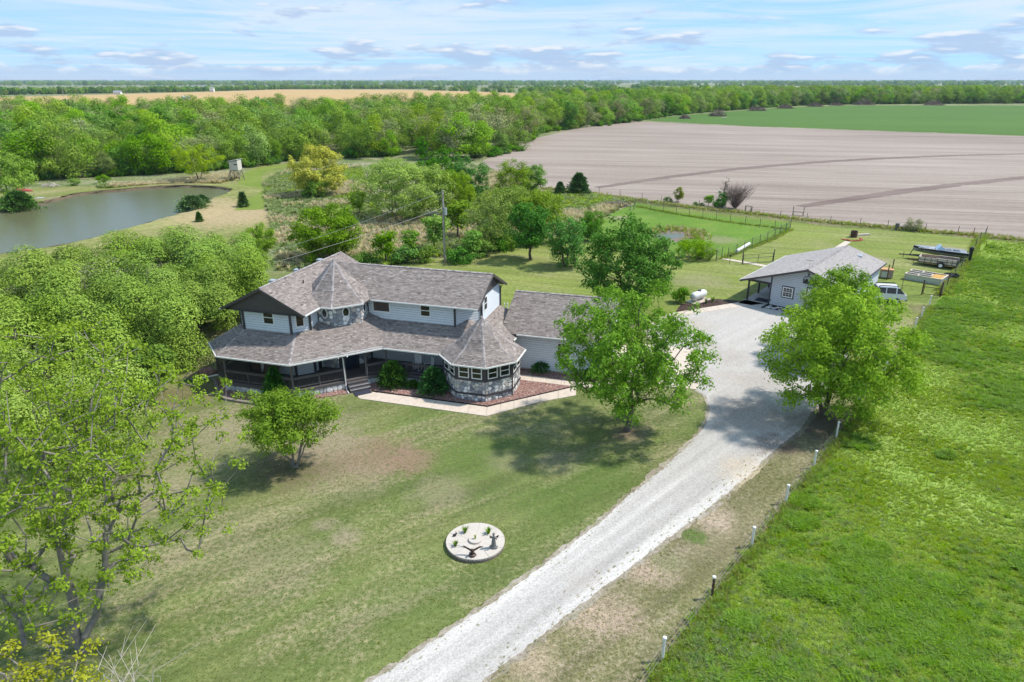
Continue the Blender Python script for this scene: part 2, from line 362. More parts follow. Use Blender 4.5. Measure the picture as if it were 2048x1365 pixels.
BARE = (0.225, 0.155, 0.115); TANC = (0.30, 0.245, 0.165); VIV = (0.075, 0.135, 0.022)
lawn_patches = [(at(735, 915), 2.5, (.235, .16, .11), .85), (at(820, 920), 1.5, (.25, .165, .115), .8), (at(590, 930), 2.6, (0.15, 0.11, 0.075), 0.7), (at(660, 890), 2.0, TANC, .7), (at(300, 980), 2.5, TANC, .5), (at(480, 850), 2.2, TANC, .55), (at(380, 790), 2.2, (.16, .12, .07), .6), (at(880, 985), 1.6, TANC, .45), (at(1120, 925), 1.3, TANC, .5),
                (at(690, 1075), 0.8, (.32, .25, .18), 0.6), (at(650, 1050), .6, (.32, .25, .18), 0.5), (at(1010, 920), 1.2, TANC, .5), (at(1255, 868), 1.0, BARE, 0.7), (at(620, 860), 3.0, TANC, 0.45),
                (at(960, 905), 2.5, VIV, 0.5), (at(1100, 1010), 2.0, VIV, 0.45), (at(700, 960), 2.2, TANC, 0.35), (at(400, 880), 3.0, TANC, 0.4),
                (at(1200, 950), 2.2, VIV, 0.5), (at(830, 1200), 2.0, VIV, 0.35), (at(1340, 1010), 1.4, VIV, 0.5), (at(560, 1130), 2.2, TANC, 0.4)]
M['lawn'] = grass_mat('mown_lawn', (0.078, 0.118, 0.030), (0.136, 0.166, 0.050), (0.200, 0.210, 0.080), (0.345, 0.280, 0.180), 0.78,
                      0.07, 0.33, 4.0, R(35), lawn_patches, mott=0.28)
M['backlawn'] = grass_mat('back_lawn', (0.120, 0.165, 0.030), (0.175, 0.215, 0.045), (0.225, 0.245, 0.065), (0.31, 0.275, 0.150), 0.55, 0.05, 0.16, 2.2, R(-20),
                          [(at(1885, 500), 3.0, TANC, 0.8), (at(1740, 520), 2.5, TANC, 0.5), (at(1400, 560), 3.0, TANC, 0.4), (at(1850, 620), 2.0, BARE, 0.5), (at(1835, 660), 3.0, TANC, 0.6)], mott=0.3)
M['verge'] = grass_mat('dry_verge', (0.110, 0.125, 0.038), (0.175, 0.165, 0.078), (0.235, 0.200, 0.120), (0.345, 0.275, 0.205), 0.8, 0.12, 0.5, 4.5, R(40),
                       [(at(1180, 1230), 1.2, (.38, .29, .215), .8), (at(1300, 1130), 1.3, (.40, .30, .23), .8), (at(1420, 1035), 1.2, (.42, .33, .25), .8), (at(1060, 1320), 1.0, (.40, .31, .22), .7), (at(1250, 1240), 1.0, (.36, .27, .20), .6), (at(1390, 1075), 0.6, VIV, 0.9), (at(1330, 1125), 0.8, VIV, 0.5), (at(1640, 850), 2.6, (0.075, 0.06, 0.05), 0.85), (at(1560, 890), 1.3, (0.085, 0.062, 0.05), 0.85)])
M['meadow'] = grass_mat('meadow_floor', (0.13, 0.21, 0.028), (0.20, 0.295, 0.048), (0.29, 0.36, 0.085), (0.32, 0.33, 0.15), 0.3, 0.06, 0.3, 3.0, None,
                        [(at(1430, 1315), 0.7, (.21, .165, .11), 0.9), (at(1540, 1300), 0.8, (.21, .165, .11), 0.8), (at(1760, 1330), 0.9, (.21, .165, .11), 0.7)])
M['prairie'] = grass_mat('rough_grass', (0.090, 0.130, 0.036), (0.155, 0.185, 0.070), (0.235, 0.230, 0.115), (0.40, 0.35, 0.25), 0.8, 0.035, 0.15, 1.2, None, [], mott=0.35)
M['pondlawn'] = grass_mat('pond_lawn', (0.125, 0.165, 0.034), (0.180, 0.205, 0.052), (0.235, 0.235, 0.085), (0.36, 0.285, 0.165), 0.6, 0.03, 0.12, 1.5, R(60),
                          [(at(470, 430), 11.0, (0.38, 0.29, 0.165), 0.95), (at(430, 410), 6.0, (0.36, 0.28, 0.16), 0.7), (at(90, 402), 3.0, TANC, 0.6)], mott=0.25)
M['enclosure'] = grass_mat('bright_grass', (0.085, 0.165, 0.018), (0.120, 0.215, 0.026), (0.175, 0.250, 0.040), (0.22, 0.24, 0.08), 0.35, 0.06, 0.25, 2.5, None,
                           [(at(1240, 437), 2.0, TANC, 0.7), (at(1440, 480), 2.5, TANC, 0.5)], mott=0.3)
M['brightmown'] = grass_mat('bright_mown', (0.125, 0.185, 0.026), (0.16, 0.215, 0.036), (0.20, 0.24, 0.05), (0.24, 0.27, 0.08), 0.25, 0.08, 0.3, 2.0, None, [], mott=0.2)

def field_mat(name, c0, c1, c2, ang, fine=0.9, track=None):
    m, t, b = new_mat(name); p = pos(t)
    v = stretched(t, ang, (0.045, 1.0))
    a = noise(t, v, 0.55, 4, 0.6); bq = noise(t, v, 0.10, 3, 0.55); g = noise(t, p, 0.012, 4, 0.5, 0.5); h = noise(t, p, fine, 5, 0.7)
    f = mth(t, 'ADD', mth(t, 'ADD', mth(t, 'MULTIPLY', a, 0.34), mth(t, 'MULTIPLY', bq, 0.26)), mth(t, 'ADD', mth(t, 'MULTIPLY', g, 0.22), mth(t, 'MULTIPLY', h, 0.18)))
    out_col(t, b, ramp(t, f, [(0.37, c0), (0.5, c1), (0.63, c2)]), 0.95, a, 0.3, 0.10)
    return m
M['plough'] = field_mat('worked_soil', (0.195, 0.152, 0.124), (0.305, 0.248, 0.206), (0.40, 0.338, 0.288), R(-12))
M['track'] = field_mat('dark_soil', (0.150, 0.110, 0.092), (0.195, 0.148, 0.125), (0.25, 0.195, 0.168), R(10), 0.6)
M['wheat'] = field_mat('young_wheat', (0.062, 0.128, 0.022), (0.080, 0.155, 0.027), (0.100, 0.180, 0.034), R(-12), 0.2)
M['stubble'] = field_mat('stubble', (0.37, 0.235, 0.085), (0.47, 0.315, 0.135), (0.55, 0.39, 0.19), R(3), 0.2)
M['farfield'] = field_mat('far_pasture', (0.20, 0.24, 0.09), (0.30, 0.30, 0.15), (0.38, 0.34, 0.22), R(8), 0.1)

def gravel_mat(name, base, lo, hi, dirt, ang):
    m, t, b = new_mat(name); p = pos(t); v = stretched(t, ang, (0.055, 1.25))
    sp = nd(t, 'ShaderNodeTexVoronoi', {'Vector': p, 'Scale': 16.0}).outputs['Color']
    sep = nd(t, 'ShaderNodeSeparateColor', {0: sp}).outputs[0]
    st = mth(t, 'MULTIPLY_ADD', mth(t, 'SUBTRACT', noise(t, v, 0.62, 5, 0.62, 0.3), 0.5), mth(t, 'MULTIPLY_ADD', sstep(t, nd(t, 'ShaderNodeSeparateXYZ', {0: p}).outputs[1], 50, 41), 0.55, 0.25), 0.5); g = noise(t, p, 0.22, 5, 0.6, 0.5); fi = noise(t, p, 9, 5, 0.75)
    c = ramp(t, st, [(0.36, lo), (0.5, base), (0.66, hi)])
    c = mixc(t, mth(t, 'MULTIPLY', sstep(t, mth(t, 'ADD', mth(t, 'MULTIPLY', g, .7), mth(t, 'MULTIPLY', fi, .3)), 0.50, 0.70), 0.45), c, dirt)
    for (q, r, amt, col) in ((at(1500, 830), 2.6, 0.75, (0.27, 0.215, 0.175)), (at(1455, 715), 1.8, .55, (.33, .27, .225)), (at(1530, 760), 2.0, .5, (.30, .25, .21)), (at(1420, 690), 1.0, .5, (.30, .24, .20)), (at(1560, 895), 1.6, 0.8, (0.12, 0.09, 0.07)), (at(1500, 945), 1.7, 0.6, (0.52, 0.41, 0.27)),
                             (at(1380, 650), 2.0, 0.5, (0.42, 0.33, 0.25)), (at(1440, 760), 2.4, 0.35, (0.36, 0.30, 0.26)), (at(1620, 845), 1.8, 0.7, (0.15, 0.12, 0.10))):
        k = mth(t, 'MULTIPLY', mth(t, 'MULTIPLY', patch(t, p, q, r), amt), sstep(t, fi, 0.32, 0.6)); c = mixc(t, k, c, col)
    k = ramp(t, mth(t, 'ADD', mth(t, 'MULTIPLY', sep, 0.5), mth(t, 'MULTIPLY', fi, 0.5)), [(0.2, (0.78,) * 3), (0.5, (1.0,) * 3), (0.8, (1.14,) * 3)])
    out_col(t, b, mixc(t, 1.0, c, k, 'MULTIPLY'), 0.9, fi, 0.5, 0.05)
    return m
DRV = math.atan2(at(1400, 930)[1] - at(900, 1290)[1], at(1400, 930)[0] - at(900, 1290)[0])
M['drive'] = gravel_mat('white_gravel', (0.455, 0.427, 0.392), (0.37, 0.343, 0.312), (0.62, 0.585, 0.54), (0.42, 0.36, 0.305), DRV)
def chip_mat(name, stops, scale=13.0):
    m, t, b = new_mat(name); p = pos(t)
    vo = nd(t, 'ShaderNodeTexVoronoi', {'Vector': p, 'Scale': scale})
    s = nd(t, 'ShaderNodeSeparateColor', {0: vo.outputs['Color']}).outputs[0]
    c = ramp(t, s, stops); d = ramp(t, vo.outputs['Distance'], [(0.1, (1.15,) * 3), (0.6, (0.6,) * 3)])
    c = mixc(t, 1.0, c, d, 'MULTIPLY'); c = mixc(t, 1.0, c, ramp(t, noise(t, p, 0.8, 4, 0.6), [(0.3, (0.8,) * 3), (0.7, (1.2,) * 3)]), 'MULTIPLY')
    out_col(t, b, c, 0.9, vo.outputs['Distance'], 0.8, -0.05); return m
M['rock'] = chip_mat('pink_rock', [(0.0, (0.20, 0.105, 0.085)), (0.4, (0.34, 0.175, 0.145)), (0.75, (0.44, 0.27, 0.225)), (1.0, (0.60, 0.48, 0.43))])
M['mulch'] = chip_mat('brown_mulch', [(0.0, (0.035, 0.022, 0.018)), (0.5, (0.085, 0.052, 0.042)), (0.9, (0.15, 0.10, 0.08)), (1.0, (0.26, 0.19, 0.15))], 9)
m, t, b = new_mat('pond_water')
wv = stretched(t, R(-10), (0.45, 1.0))
wh = noise(t, wv, 1.3, 4, 0.6, 0.4)
b.inputs['Base Color'].default_value = (0.120, 0.122, 0.062, 1); b.inputs['Roughness'].default_value = 0.22; b.inputs['IOR'].default_value = 1.33
bump(t, b, wh, 0.26, 0.09); M['water'] = m
M['bank'] = plain('eroded_bank', (0.13, 0.095, 0.06), 0.95, var=0.4, scale=1.2)

# ------------------------------------------------------------------ sheets of ground
def inside(poly, P):
    x, y = P[:, 0], P[:, 1]; r = np.zeros(len(P), bool); n = len(poly)
    for i in range(n):
        x0, y0 = poly[i]; x1, y1 = poly[(i + 1) % n]
        c = ((y0 > y) != (y1 > y)) & (x < (x1 - x0) * (y - y0) / ((y1 - y0) if y1 != y0 else 1e-9) + x0); r ^= c
    return r
def ragged(poly, step, amp, seed=0):
    rs = random.Random(seed); out = []; n = len(poly); w1 = w2 = 0.0
    for i in range(n):
        a, b_ = Vector(poly[i]).to_2d(), Vector(poly[(i + 1) % n]).to_2d(); L = (b_ - a).length
        k = max(1, min(260, int(L / step))); d = (b_ - a) / max(L, 1e-6); nn = Vector((-d.y, d.x))
        for j in range(k):
            w1 = 0.75 * w1 + 0.5 * (rs.random() - .5) * 2; w2 = (rs.random() - .5) * 2
            o = 0 if j == 0 else amp * (0.65 * w1 + 0.5 * w2); q = a + d * (L * j / k) + nn * o; out.append((q.x, q.y))
    return out
def sheet(name, poly, z, m, kind='structure', rag=None, label=None, seed=0):
    p = ragged(poly, *rag, seed) if rag else poly
    n = len(p); a = sum(p[i][0] * p[(i + 1) % n][1] - p[(i + 1) % n][0] * p[i][1] for i in range(n))
    if a < 0: p = p[::-1]
    me = bpy.data.meshes.new(name); me.from_pydata([(x, y, z) for x, y in p], [], [tuple(range(n))]); me.materials.append(m)
    o = link(name, me); o['kind'] = kind
    if label: o['label'] = label
    return o

BIG = 15000
sheet('ground', [(-BIG, -600), (BIG, -600), (BIG, BIG), (-BIG, BIG)], 0.0, M['prairie'])
FENCE = [(1215, 1480), (1325, 1322), (1423, 1197), (1503, 1095), (1571, 1008), (1627, 937), (1672, 877), (1713, 826), (1770, 752), (1825, 672), (1858, 618), (1880, 590), (1908, 558), (1935, 522), (1962, 482), (1972, 472)]
fence_pts = ats(FENCE)
field_edge = [(955, 330), (1090, 378), (1180, 388), (1320, 407), (1400, 418), (1480, 425), (1640, 444), (1800, 458), (1900, 468), (1975, 474), (2048, 481)]
lawn_poly = ats([(300, 1480), (-300, 1480), (-700, 1000), (-500, 800), (-200, 660), (150, 560), (560, 545), (800, 522), (1000, 512), (1180, 560), (1340, 618), (1420, 700), (1700, 800)]) + fence_pts[7:0:-1] + [fence_pts[0]]
back_poly = ats([(780, 540), (830, 522), (930, 512), (1000, 500), (1090, 480), (1185, 455), (1250, 418), (1285, 407), (1330, 411), (1480, 430), (1640, 450), (1790, 462), (1900, 471), (1972, 476)]) + fence_pts[-2:6:-1] + ats([(1560, 760), (1300, 640), (1000, 640), (700, 600)])
sheet('lawn', lawn_poly, 0.008, M['lawn'], rag=(0.6, 0.25))
sheet('back_lawn', back_poly, 0.016, M['backlawn'], rag=(0.8, 0.35), seed=2)
mead = fence_pts[:-1] + ats([(1985, 476), (2048, 482)]) + [(180, 108), (180, -40), (20, 2)]
sheet('meadow', mead, 0.012, M['meadow'], rag=(0.5, 0.3), seed=3)
verge = ats([(900, 1480), (985, 1352), (1135, 1232), (1290, 1114), (1400, 1024), (1500, 930), (1545, 870), (1575, 800), (1640, 770), (1720, 760)]) + fence_pts[7::-1]
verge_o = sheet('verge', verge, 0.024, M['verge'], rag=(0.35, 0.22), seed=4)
drive = ats([(560, 1500), (745, 1364), (900, 1262), (1008, 1190), (1128, 1102), (1213, 1037), (1255, 995), (1340, 926), (1385, 885), (1412, 850), (1420, 818), (1412, 792), (1396, 783), (1398, 745), (1330, 705), (1290, 660), (1344, 634), (1480, 611),
             (1545, 613), (1600, 640), (1690, 690), (1700, 740), (1640, 800), (1600, 860), (1545, 905), (1500, 950), (1440, 1000), (1400, 1030), (1285, 1117), (1128, 1236), (980, 1352), (830, 1480)])
def outset_poly(poly, k):
    P = [Vector(p) for p in poly]; n = len(P); a = sum(P[i].x * P[(i + 1) % n].y - P[(i + 1) % n].x * P[i].y for i in range(n)); sg = 1 if a > 0 else -1; out = []
    for i in range(n):
        d = ((P[i] - P[i - 1]).normalized() + (P[(i + 1) % n] - P[i]).normalized()).normalized(); out.append(tuple(P[i] + Vector((d.y, -d.x)) * sg * k))
    return out
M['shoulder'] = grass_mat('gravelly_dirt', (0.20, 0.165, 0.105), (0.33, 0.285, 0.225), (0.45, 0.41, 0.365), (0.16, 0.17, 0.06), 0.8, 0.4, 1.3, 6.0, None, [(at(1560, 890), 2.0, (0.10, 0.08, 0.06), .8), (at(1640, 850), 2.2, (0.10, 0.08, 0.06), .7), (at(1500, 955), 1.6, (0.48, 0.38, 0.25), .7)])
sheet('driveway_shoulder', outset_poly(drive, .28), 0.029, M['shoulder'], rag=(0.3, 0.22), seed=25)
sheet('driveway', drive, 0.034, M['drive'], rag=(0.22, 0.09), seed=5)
sheet('field_margin', ats([(930, 336), (1085, 372), (1180, 380), (1320, 398), (1480, 416), (1640, 435), (1800, 450), (1980, 470), (2200, 496), (2200, 506), (1980, 480), (1800, 463), (1640, 451), (1480, 432), (1320, 413), (1180, 394), (1085, 388), (925, 352)]), 0.020,
      grass_mat('field_margin_grass', (0.06, 0.085, 0.02), (0.12, 0.14, 0.04), (0.20, 0.18, 0.09), (0.26, 0.19, 0.14), 0.8, 0.06, 0.25, 1.5), rag=(1.0, 0.5), seed=8)
plough = ats(field_edge)
plough = plough + [(330, 40), (520, 120), (620, 330)] + ats([(2048, 273), (1500, 254), (1270, 243), (1150, 258), (1062, 279), (985, 312)])
sheet('ploughed_field', plough, 0.026, M['plough'], rag=(2.0, 0.6), seed=6)
wheat = [(620, 332)] + ats([(2048, 271.5), (1500, 252.5), (1290, 241), (1360, 232), (1440, 225), (1560, 215.5), (1700, 211.5), (2048, 212)]) + [(900, 640)]
sheet('green_field', wheat, 0.05, M['wheat'], rag=(4, 1.0), seed=7)
sheet('stubble_field', ats([(-250, 199), (0, 195), (240, 189), (420, 184), (560, 179.5), (800, 180), (960, 184), (1030, 187), (1030, 203), (700, 215), (0, 222), (-300, 226)]), 0.10, M['stubble'])
sheet('far_field', ats([(480, 167.6), (700, 166.9), (1010, 167.2), (1010, 168.8), (480, 169.2)]), 0.25, M['plough'])
sheet('far_field', ats([(1100, 174.5), (1500, 173), (2100, 175), (2100, 179), (1500, 177), (1100, 179)]), 0.2, M['farfield'])
sheet('far_field', ats([(1240, 167.3), (1700, 167.0), (2100, 168.4), (2100, 170.2), (1700, 169.2), (1240, 169.4)]), 0.25, M['farfield'])
def strip(name, cl, w, z, m, seed):
    cl = [Vector(p) for p in cl]; l = []; r = []
    for i, p in enumerate(cl):
        d = (cl[min(i + 1, len(cl) - 1)] - cl[max(i - 1, 0)]).normalized(); n_ = Vector((-d.y, d.x)); ww = w if not callable(w) else w(i / (len(cl) - 1))
        l.append(tuple(p + n_ * ww / 2)); r.append(tuple(p - n_ * ww / 2))
    return sheet(name, l + r[::-1], z, m, rag=(0.9, 0.55), seed=seed)
def curve(pts, k=8):
    P = [Vector(p) for p in pts]; P = [P[0] * 2 - P[1]] + P + [P[-1] * 2 - P[-2]]; out = []
    for i in range(1, len(P) - 2):
        for j in range(k):
            u = j / k; a, b_, c, d = P[i - 1:i + 3]
            out.append(tuple(0.5 * ((2 * b_) + (c - a) * u + (2 * a - 5 * b_ + 4 * c - d) * u * u + (3 * b_ - a - 3 * c + d) * u ** 3)))
    out.append(tuple(P[-2])); return out
strip('field_track', curve(ats([(1195, 376), (1330, 356), (1500, 336), (1700, 321), (1900, 312), (2120, 307)])), lambda u: 2.2 + 1.5 * math.sin(3.1 * u), 0.05, M['track'], 11)
strip('field_track', curve(ats([(1600, 414), (1680, 402), (1760, 390), (1880, 374), (2048, 356), (2150, 347)])), lambda u: 2.2 + 1.6 * math.sin(3.1 * u), 0.05, M['track'], 12)

# pond behind a low bank
pond = curve(ats([(451, 391.7), (415, 405.4), (393, 422.5), (342, 437.8), (297, 450), (200, 478), (90, 502), (-60, 520), (-260, 525), (-380, 490), (-300, 450), (-120, 432), (0, 424), (61, 414.6), (120, 400), (164, 390), (239, 383), (308, 377), (376, 374.6), (437, 378), (466, 383)]), 5)
sheet('pond_water', pond, 0.02, M['water'])
def ring(name, poly, offs, zs, m):
    P = [Vector(p) for p in poly]; n = len(P); vs = []
    a = sum(P[i].x * P[(i + 1) % n].y - P[(i + 1) % n].x * P[i].y for i in range(n)); sg = 1 if a > 0 else -1
    rs = random.Random(5)
    for o_, z in zip(offs, zs):
        for i in range(n):
            d = (P[(i + 1) % n] - P[i - 1]).normalized(); q = P[i] + Vector((d.y, -d.x)) * sg * (o_ + (rs.random() - .5) * min(abs(o_) + .3, .5))
            vs.append((q.x, q.y, z + (rs.random() - .5) * 0.08 * (z > 0.1)))
    me = bpy.data.meshes.new(name)
    me.from_pydata(vs, [], [(k * n + i, k * n + (i + 1) % n, (k + 1) * n + (i + 1) % n, (k + 1) * n + i) for k in range(len(offs) - 1) for i in range(n)])
    me.materials.append(m); o = link(name, me); o['kind'] = 'structure'; return o
ring('pond_shore', pond, [-0.15, 0.05, 0.25], [-0.03, 0.30, 0.46], M['bank'])
ring('pond_bank', pond, [0.22, 0.8, 3.2, 6.5], [0.46, 0.50, 0.38, -0.03], M['pondlawn'])
sheet('pond_lawn', ats([(-500, 470), (0, 385), (100, 372), (240, 374), (330, 366), (420, 356), (470, 352), (525, 330), (590, 327), (610, 331), (560, 345), (528, 362), (515, 385), (530, 410), (545, 440), (548, 470), (480, 500), (300, 500), (100, 540), (-300, 560)]), 0.010, M['pondlawn'], rag=(1.5, 0.6), seed=9)
strip('mown_path', curve(ats([(500, 420), (505, 385), (500, 362), (508, 347), (540, 336), (600, 329)])), 5.0, 0.022, M['brightmown'], 13)
sheet('mown_clearing', ats([(608, 437), (640, 424), (690, 416), (672, 430), (655, 444), (615, 446)]), 0.022, M['brightmown'], rag=(0.8, 0.4), seed=14)
encl_poly = ats([(1185, 452), (1240, 420), (1272, 406), (1350, 424), (1450, 434), (1580, 447), (1575, 462), (1500, 495), (1438, 512), (1400, 507), (1300, 500), (1200, 480)])
sheet('pen_grass', encl_poly, 0.022, M['enclosure'], rag=(0.8, 0.4), seed=15)
sheet('puddle_mud', ats([(1300, 462), (1325, 458), (1390, 462), (1392, 476), (1350, 485), (1305, 477)]), 0.030, M['soil'], rag=(0.5, 0.35), seed=16)
sheet('puddle_water', ats([(1308, 470), (1330, 467), (1362, 468), (1372, 473), (1345, 478), (1318, 478)]), 0.036, M['water'], rag=(0.5, 0.2), seed=17)

# ------------------------------------------------------------------ building helpers
def clip_half(poly, n, d):
    """keep the part of a 2D polygon with n.p <= d"""
    out = []; m = len(poly)
    for i in range(m):
        a, b_ = poly[i], poly[(i + 1) % m]; da = a[0] * n[0] + a[1] * n[1] - d; db = b_[0] * n[0] + b_[1] * n[1] - d
        if da <= 0: out.append(a)
        if (da < 0 < db) or (db < 0 < da):
            k = da / (da - db); out.append((a[0] + (b_[0] - a[0]) * k, a[1] + (b_[1] - a[1]) * k))
    return out
def clip_rect(poly, x0, x1, y0, y1):
    for n, d in (((-1, 0), -x0), ((1, 0), x1), ((0, -1), -y0), ((0, 1), y1)):
        poly = clip_half(poly, n, d)
        if len(poly) < 3: return []
    return poly
def area2(p): return 0.5 * sum(p[i][0] * p[(i + 1) % len(p)][1] - p[(i + 1) % len(p)][0] * p[i][1] for i in range(len(p)))

class Wall:
    """vertical plane through a->b (local xy), outside on the right-hand side"""
    def __init__(s, a, b_):
        s.a = Vector((*a, 0)); e = Vector((*b_, 0)) - s.a; s.L = e.length; s.d = e / s.L; s.n = Vector((s.d.y, -s.d.x, 0))
    def p(s, u, z, out=0.0): return s.a + s.d * u + s.n * out + Vector((0, 0, z))
    def slab(s, mb, poly, o0, o1, rnd=0.5):
        mb.slab([s.p(u, z, o1) for u, z in poly], -s.n * (o1 - o0), rnd)
    def rect(s, mb, u0, u1, z0, z1, o0, o1, rnd=0.5): s.slab(mb, [(u0, z0), (u1, z0), (u1, z1), (u0, z1)], o0, o1, rnd)

def siding(root, w, poly, h=0.19, m=None, off=0.0):
    zs = [z for _, z in poly]; z = min(zs) - 0.001
    while z < max(zs) - 0.02:
        q = clip_rect(poly, -99, 999, z, z + h - 0.028)  # gap between boards bares the dark core as a drawn shadow line
        if len(q) >= 3 and abs(area2(q)) > 0.004:
            mb = MB(); n = len(q); f = lambda zz: off + 0.036 - 0.022 * (zz - z) / h
            vs = [w.p(u, zz, f(zz)) for u, zz in q] + [w.p(u, zz, off - 0.01) for u, zz in q]
            if area2(q) > 0: fs = [tuple(range(n)), tuple(range(2 * n - 1, n - 1, -1))] + [(i, n + i, n + (i + 1) % n, (i + 1) % n) for i in range(n)]
            else: fs = [tuple(range(n - 1, -1, -1)), tuple(range(n, 2 * n))] + [(i, (i + 1) % n, n + (i + 1) % n, n + i) for i in range(n)]
            mb.add(vs, fs); mb.build('siding_board', m or M['siding'], root)
        z += h
def window(root, w, uc, zc, ww, hh, style='sash', glass=None, fr=0.075, fm=None, proud=0.055, label=None):
    mb = MB(); u0, u1, z0, z1 = uc - ww / 2, uc + ww / 2, zc - hh / 2, zc + hh / 2; o0, o1 = 0.0, proud
    w.rect(mb, u0, u0 + fr, z0, z1, o0, o1); w.rect(mb, u1 - fr, u1, z0, z1, o0, o1)
    w.rect(mb, u0 + fr, u1 - fr, z0, z0 + fr, o0, o1); w.rect(mb, u0 + fr, u1 - fr, z1 - fr, z1, o0, o1)
    if style in ('sash', 'grid'): w.rect(mb, u0 + fr, u1 - fr, zc - 0.03, zc + 0.03, o0, o1 - 0.008)
    if style == 'grid':
        for k in (1, 2):
            x = u0 + fr + (ww - 2 * fr) * k / 3; w.rect(mb, x - .015, x + .015, z0 + fr, zc - .03, o0, o1 - .014); w.rect(mb, x - .015, x + .015, zc + .03, z1 - fr, o0, o1 - .014)
        for zz in ((z0 + fr + zc) / 2, (z1 - fr + zc) / 2): w.rect(mb, u0 + fr, u1 - fr, zz - .014, zz + .014, o0, o1 - .018)
    f = mb.build('window', fm or M['white'], root, label=label)
    cuts = [(z0 + fr, zc), (zc, z1 - fr)] if style in ('sash', 'grid') else [(z0 + fr, z1 - fr)]
    for a, b_ in cuts:
        mb = MB(); w.rect(mb, u0 + fr - .004, u1 - fr + .004, a, b_, 0.004, 0.036); mb.build('pane', glass or M['glass'], f)
    return f
def oval(root, w, uc, zc, rw, rh):
    mb = MB(); N_ = 24
    def ringp(k, o): return [w.p(uc + rw * k * math.cos(2 * math.pi * i / N_), zc + rh * k * math.sin(2 * math.pi * i / N_), o) for i in range(N_)]
    a, b_, c, d = ringp(1, .07), ringp(.76, .08), ringp(.76, .0), ringp(1, .0)
    vs = a + b_ + c + d
    mb.add(vs, [(k * N_ + i, k * N_ + (i + 1) % N_, ((k + 1) % 4) * N_ + (i + 1) % N_, ((k + 1) % 4) * N_ + i) for k in range(4) for i in range(N_)])
    f = mb.build('oval_window', M['white'], root)
    mb = MB(); mb.add(ringp(.78, .045) , [tuple(range(N_))]); mb.build('pane', M['glass'], f)

def shingles(mb, poly, rs, exp=0.145, tab=0.27, lift=0.0):
    """rows of overlapping tabs over a planar 3D roof polygon"""
    P = [Vector(p) for p in poly]; n = Vector((0, 0, 0))
    for i in range(len(P)):
        a, b_ = P[i], P[(i + 1) % len(P)]; n += Vector(((a.y - b_.y) * (a.z + b_.z), (a.z - b_.z) * (a.x + b_.x), (a.x - b_.x) * (a.y + b_.y)))
    n.normalize()
    if n.z < 0: n = -n
    dn = Vector((n.x, n.y, 0)).normalized(); ey = (dn * n.z - Vector((0, 0, 1)) * math.hypot(n.x, n.y)); ey = -ey.normalized()  # up the slope
    ex = ey.cross(n).normalized(); o = P[0]
    q = [((p - o).dot(ex), (p - o).dot(ey)) for p in P]
    y = min(b_ for _, b_ in q); y1 = max(b_ for _, b_ in q); row = 0
    while y < y1:
        band = clip_rect(q, -999, 999, y, y + exp)
        if len(band) >= 3:
            x0 = min(a for a, _ in band); x1 = max(a for a, _ in band); x = x0 - rs.random() * tab
            tone = rs.gauss(0, 0.035)
            while x < x1:
                wd = tab * rs.choice((0.55, 0.8, 1.0, 1.25)); c = clip_rect(band, x, x + wd - 0.006, y, y + exp)
                if len(c) >= 3 and abs(area2(c)) > 0.0006:
                    k = rs.random(); thick = 0.010 if k < 0.5 else 0.019
                    vs = [o + ex * a + ey * b_ + n * (lift + 0.004 + thick * (1 - (b_ - y) / exp)) for a, b_ in c]; m_ = len(c)
                    if area2(c) < 0: vs = vs[::-1]
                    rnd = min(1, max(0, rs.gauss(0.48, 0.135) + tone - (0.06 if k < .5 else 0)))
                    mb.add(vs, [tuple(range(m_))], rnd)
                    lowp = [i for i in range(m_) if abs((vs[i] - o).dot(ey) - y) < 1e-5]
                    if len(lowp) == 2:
                        a, b_ = vs[lowp[0]], vs[lowp[1]]; mb.add([a, b_, b_ - n * (thick + .003), a - n * (thick + .003)], [(0, 1, 2, 3)], max(0, rnd - 0.35))  # butt edge toned darker, a painted shadow line below each row
                x += wd
        y += exp; row += 1
def caps(root, a, b_, w=0.26, label=None, m='cap'):
    a, b_ = Vector(a), Vector(b_); L = (b_ - a).length; k = max(1, int(L / 0.22)); mb = MB(); rs = random.Random(int(L * 977))
    d = (b_ - a) / L; s_ = d.cross(Vector((0, 0, 1))).normalized(); u = s_.cross(d)
    for i in range(k):
        p, q = a + d * (L * i / k - .02), a + d * (L * (i + 1) / k); r = rs.random(); z0, z1 = .034, .024
        vs = [p - s_ * w / 2 + u * (z0 - .055), p + u * z0, p + s_ * w / 2 + u * (z0 - .055), q - s_ * w / 2 + u * (z1 - .055), q + u * z1, q + s_ * w / 2 + u * (z1 - .055)]
        mb.add(vs, [(0, 1, 4, 3), (1, 2, 5, 4)], r)
    return mb.build('ridge_cap', M[m], root)

def voronoi_cells(L, z0, z1, size, rs):
    nx, nz = max(1, round(L / size)), max(1, round((z1 - z0) / (size * 0.9)))
    P = [((i + .5 + rs.uniform(-.42, .42)) * L / nx, z0 + (j + .5 + rs.uniform(-.42, .42)) * (z1 - z0) / nz) for i in range(nx) for j in range(nz)]
    cells = []
    for i, p in enumerate(P):
        c = [(0.01, z0 + .005), (L - .01, z0 + .005), (L - .01, z1 - .005), (0.01, z1 - .005)]
        for j, q in enumerate(P):
            if i == j: continue
            n = (q[0] - p[0], q[1] - p[1]); d2 = n[0] ** 2 + n[1] ** 2
            if d2 > (size * 3.2) ** 2: continue
            ln = math.sqrt(d2); c = clip_half(c, n, n[0] * (p[0] + q[0]) / 2 + n[1] * (p[1] + q[1]) / 2 - 0.011 * ln)
            if len(c) < 3: break
        if len(c) >= 3: cells.append(c)
    return cells
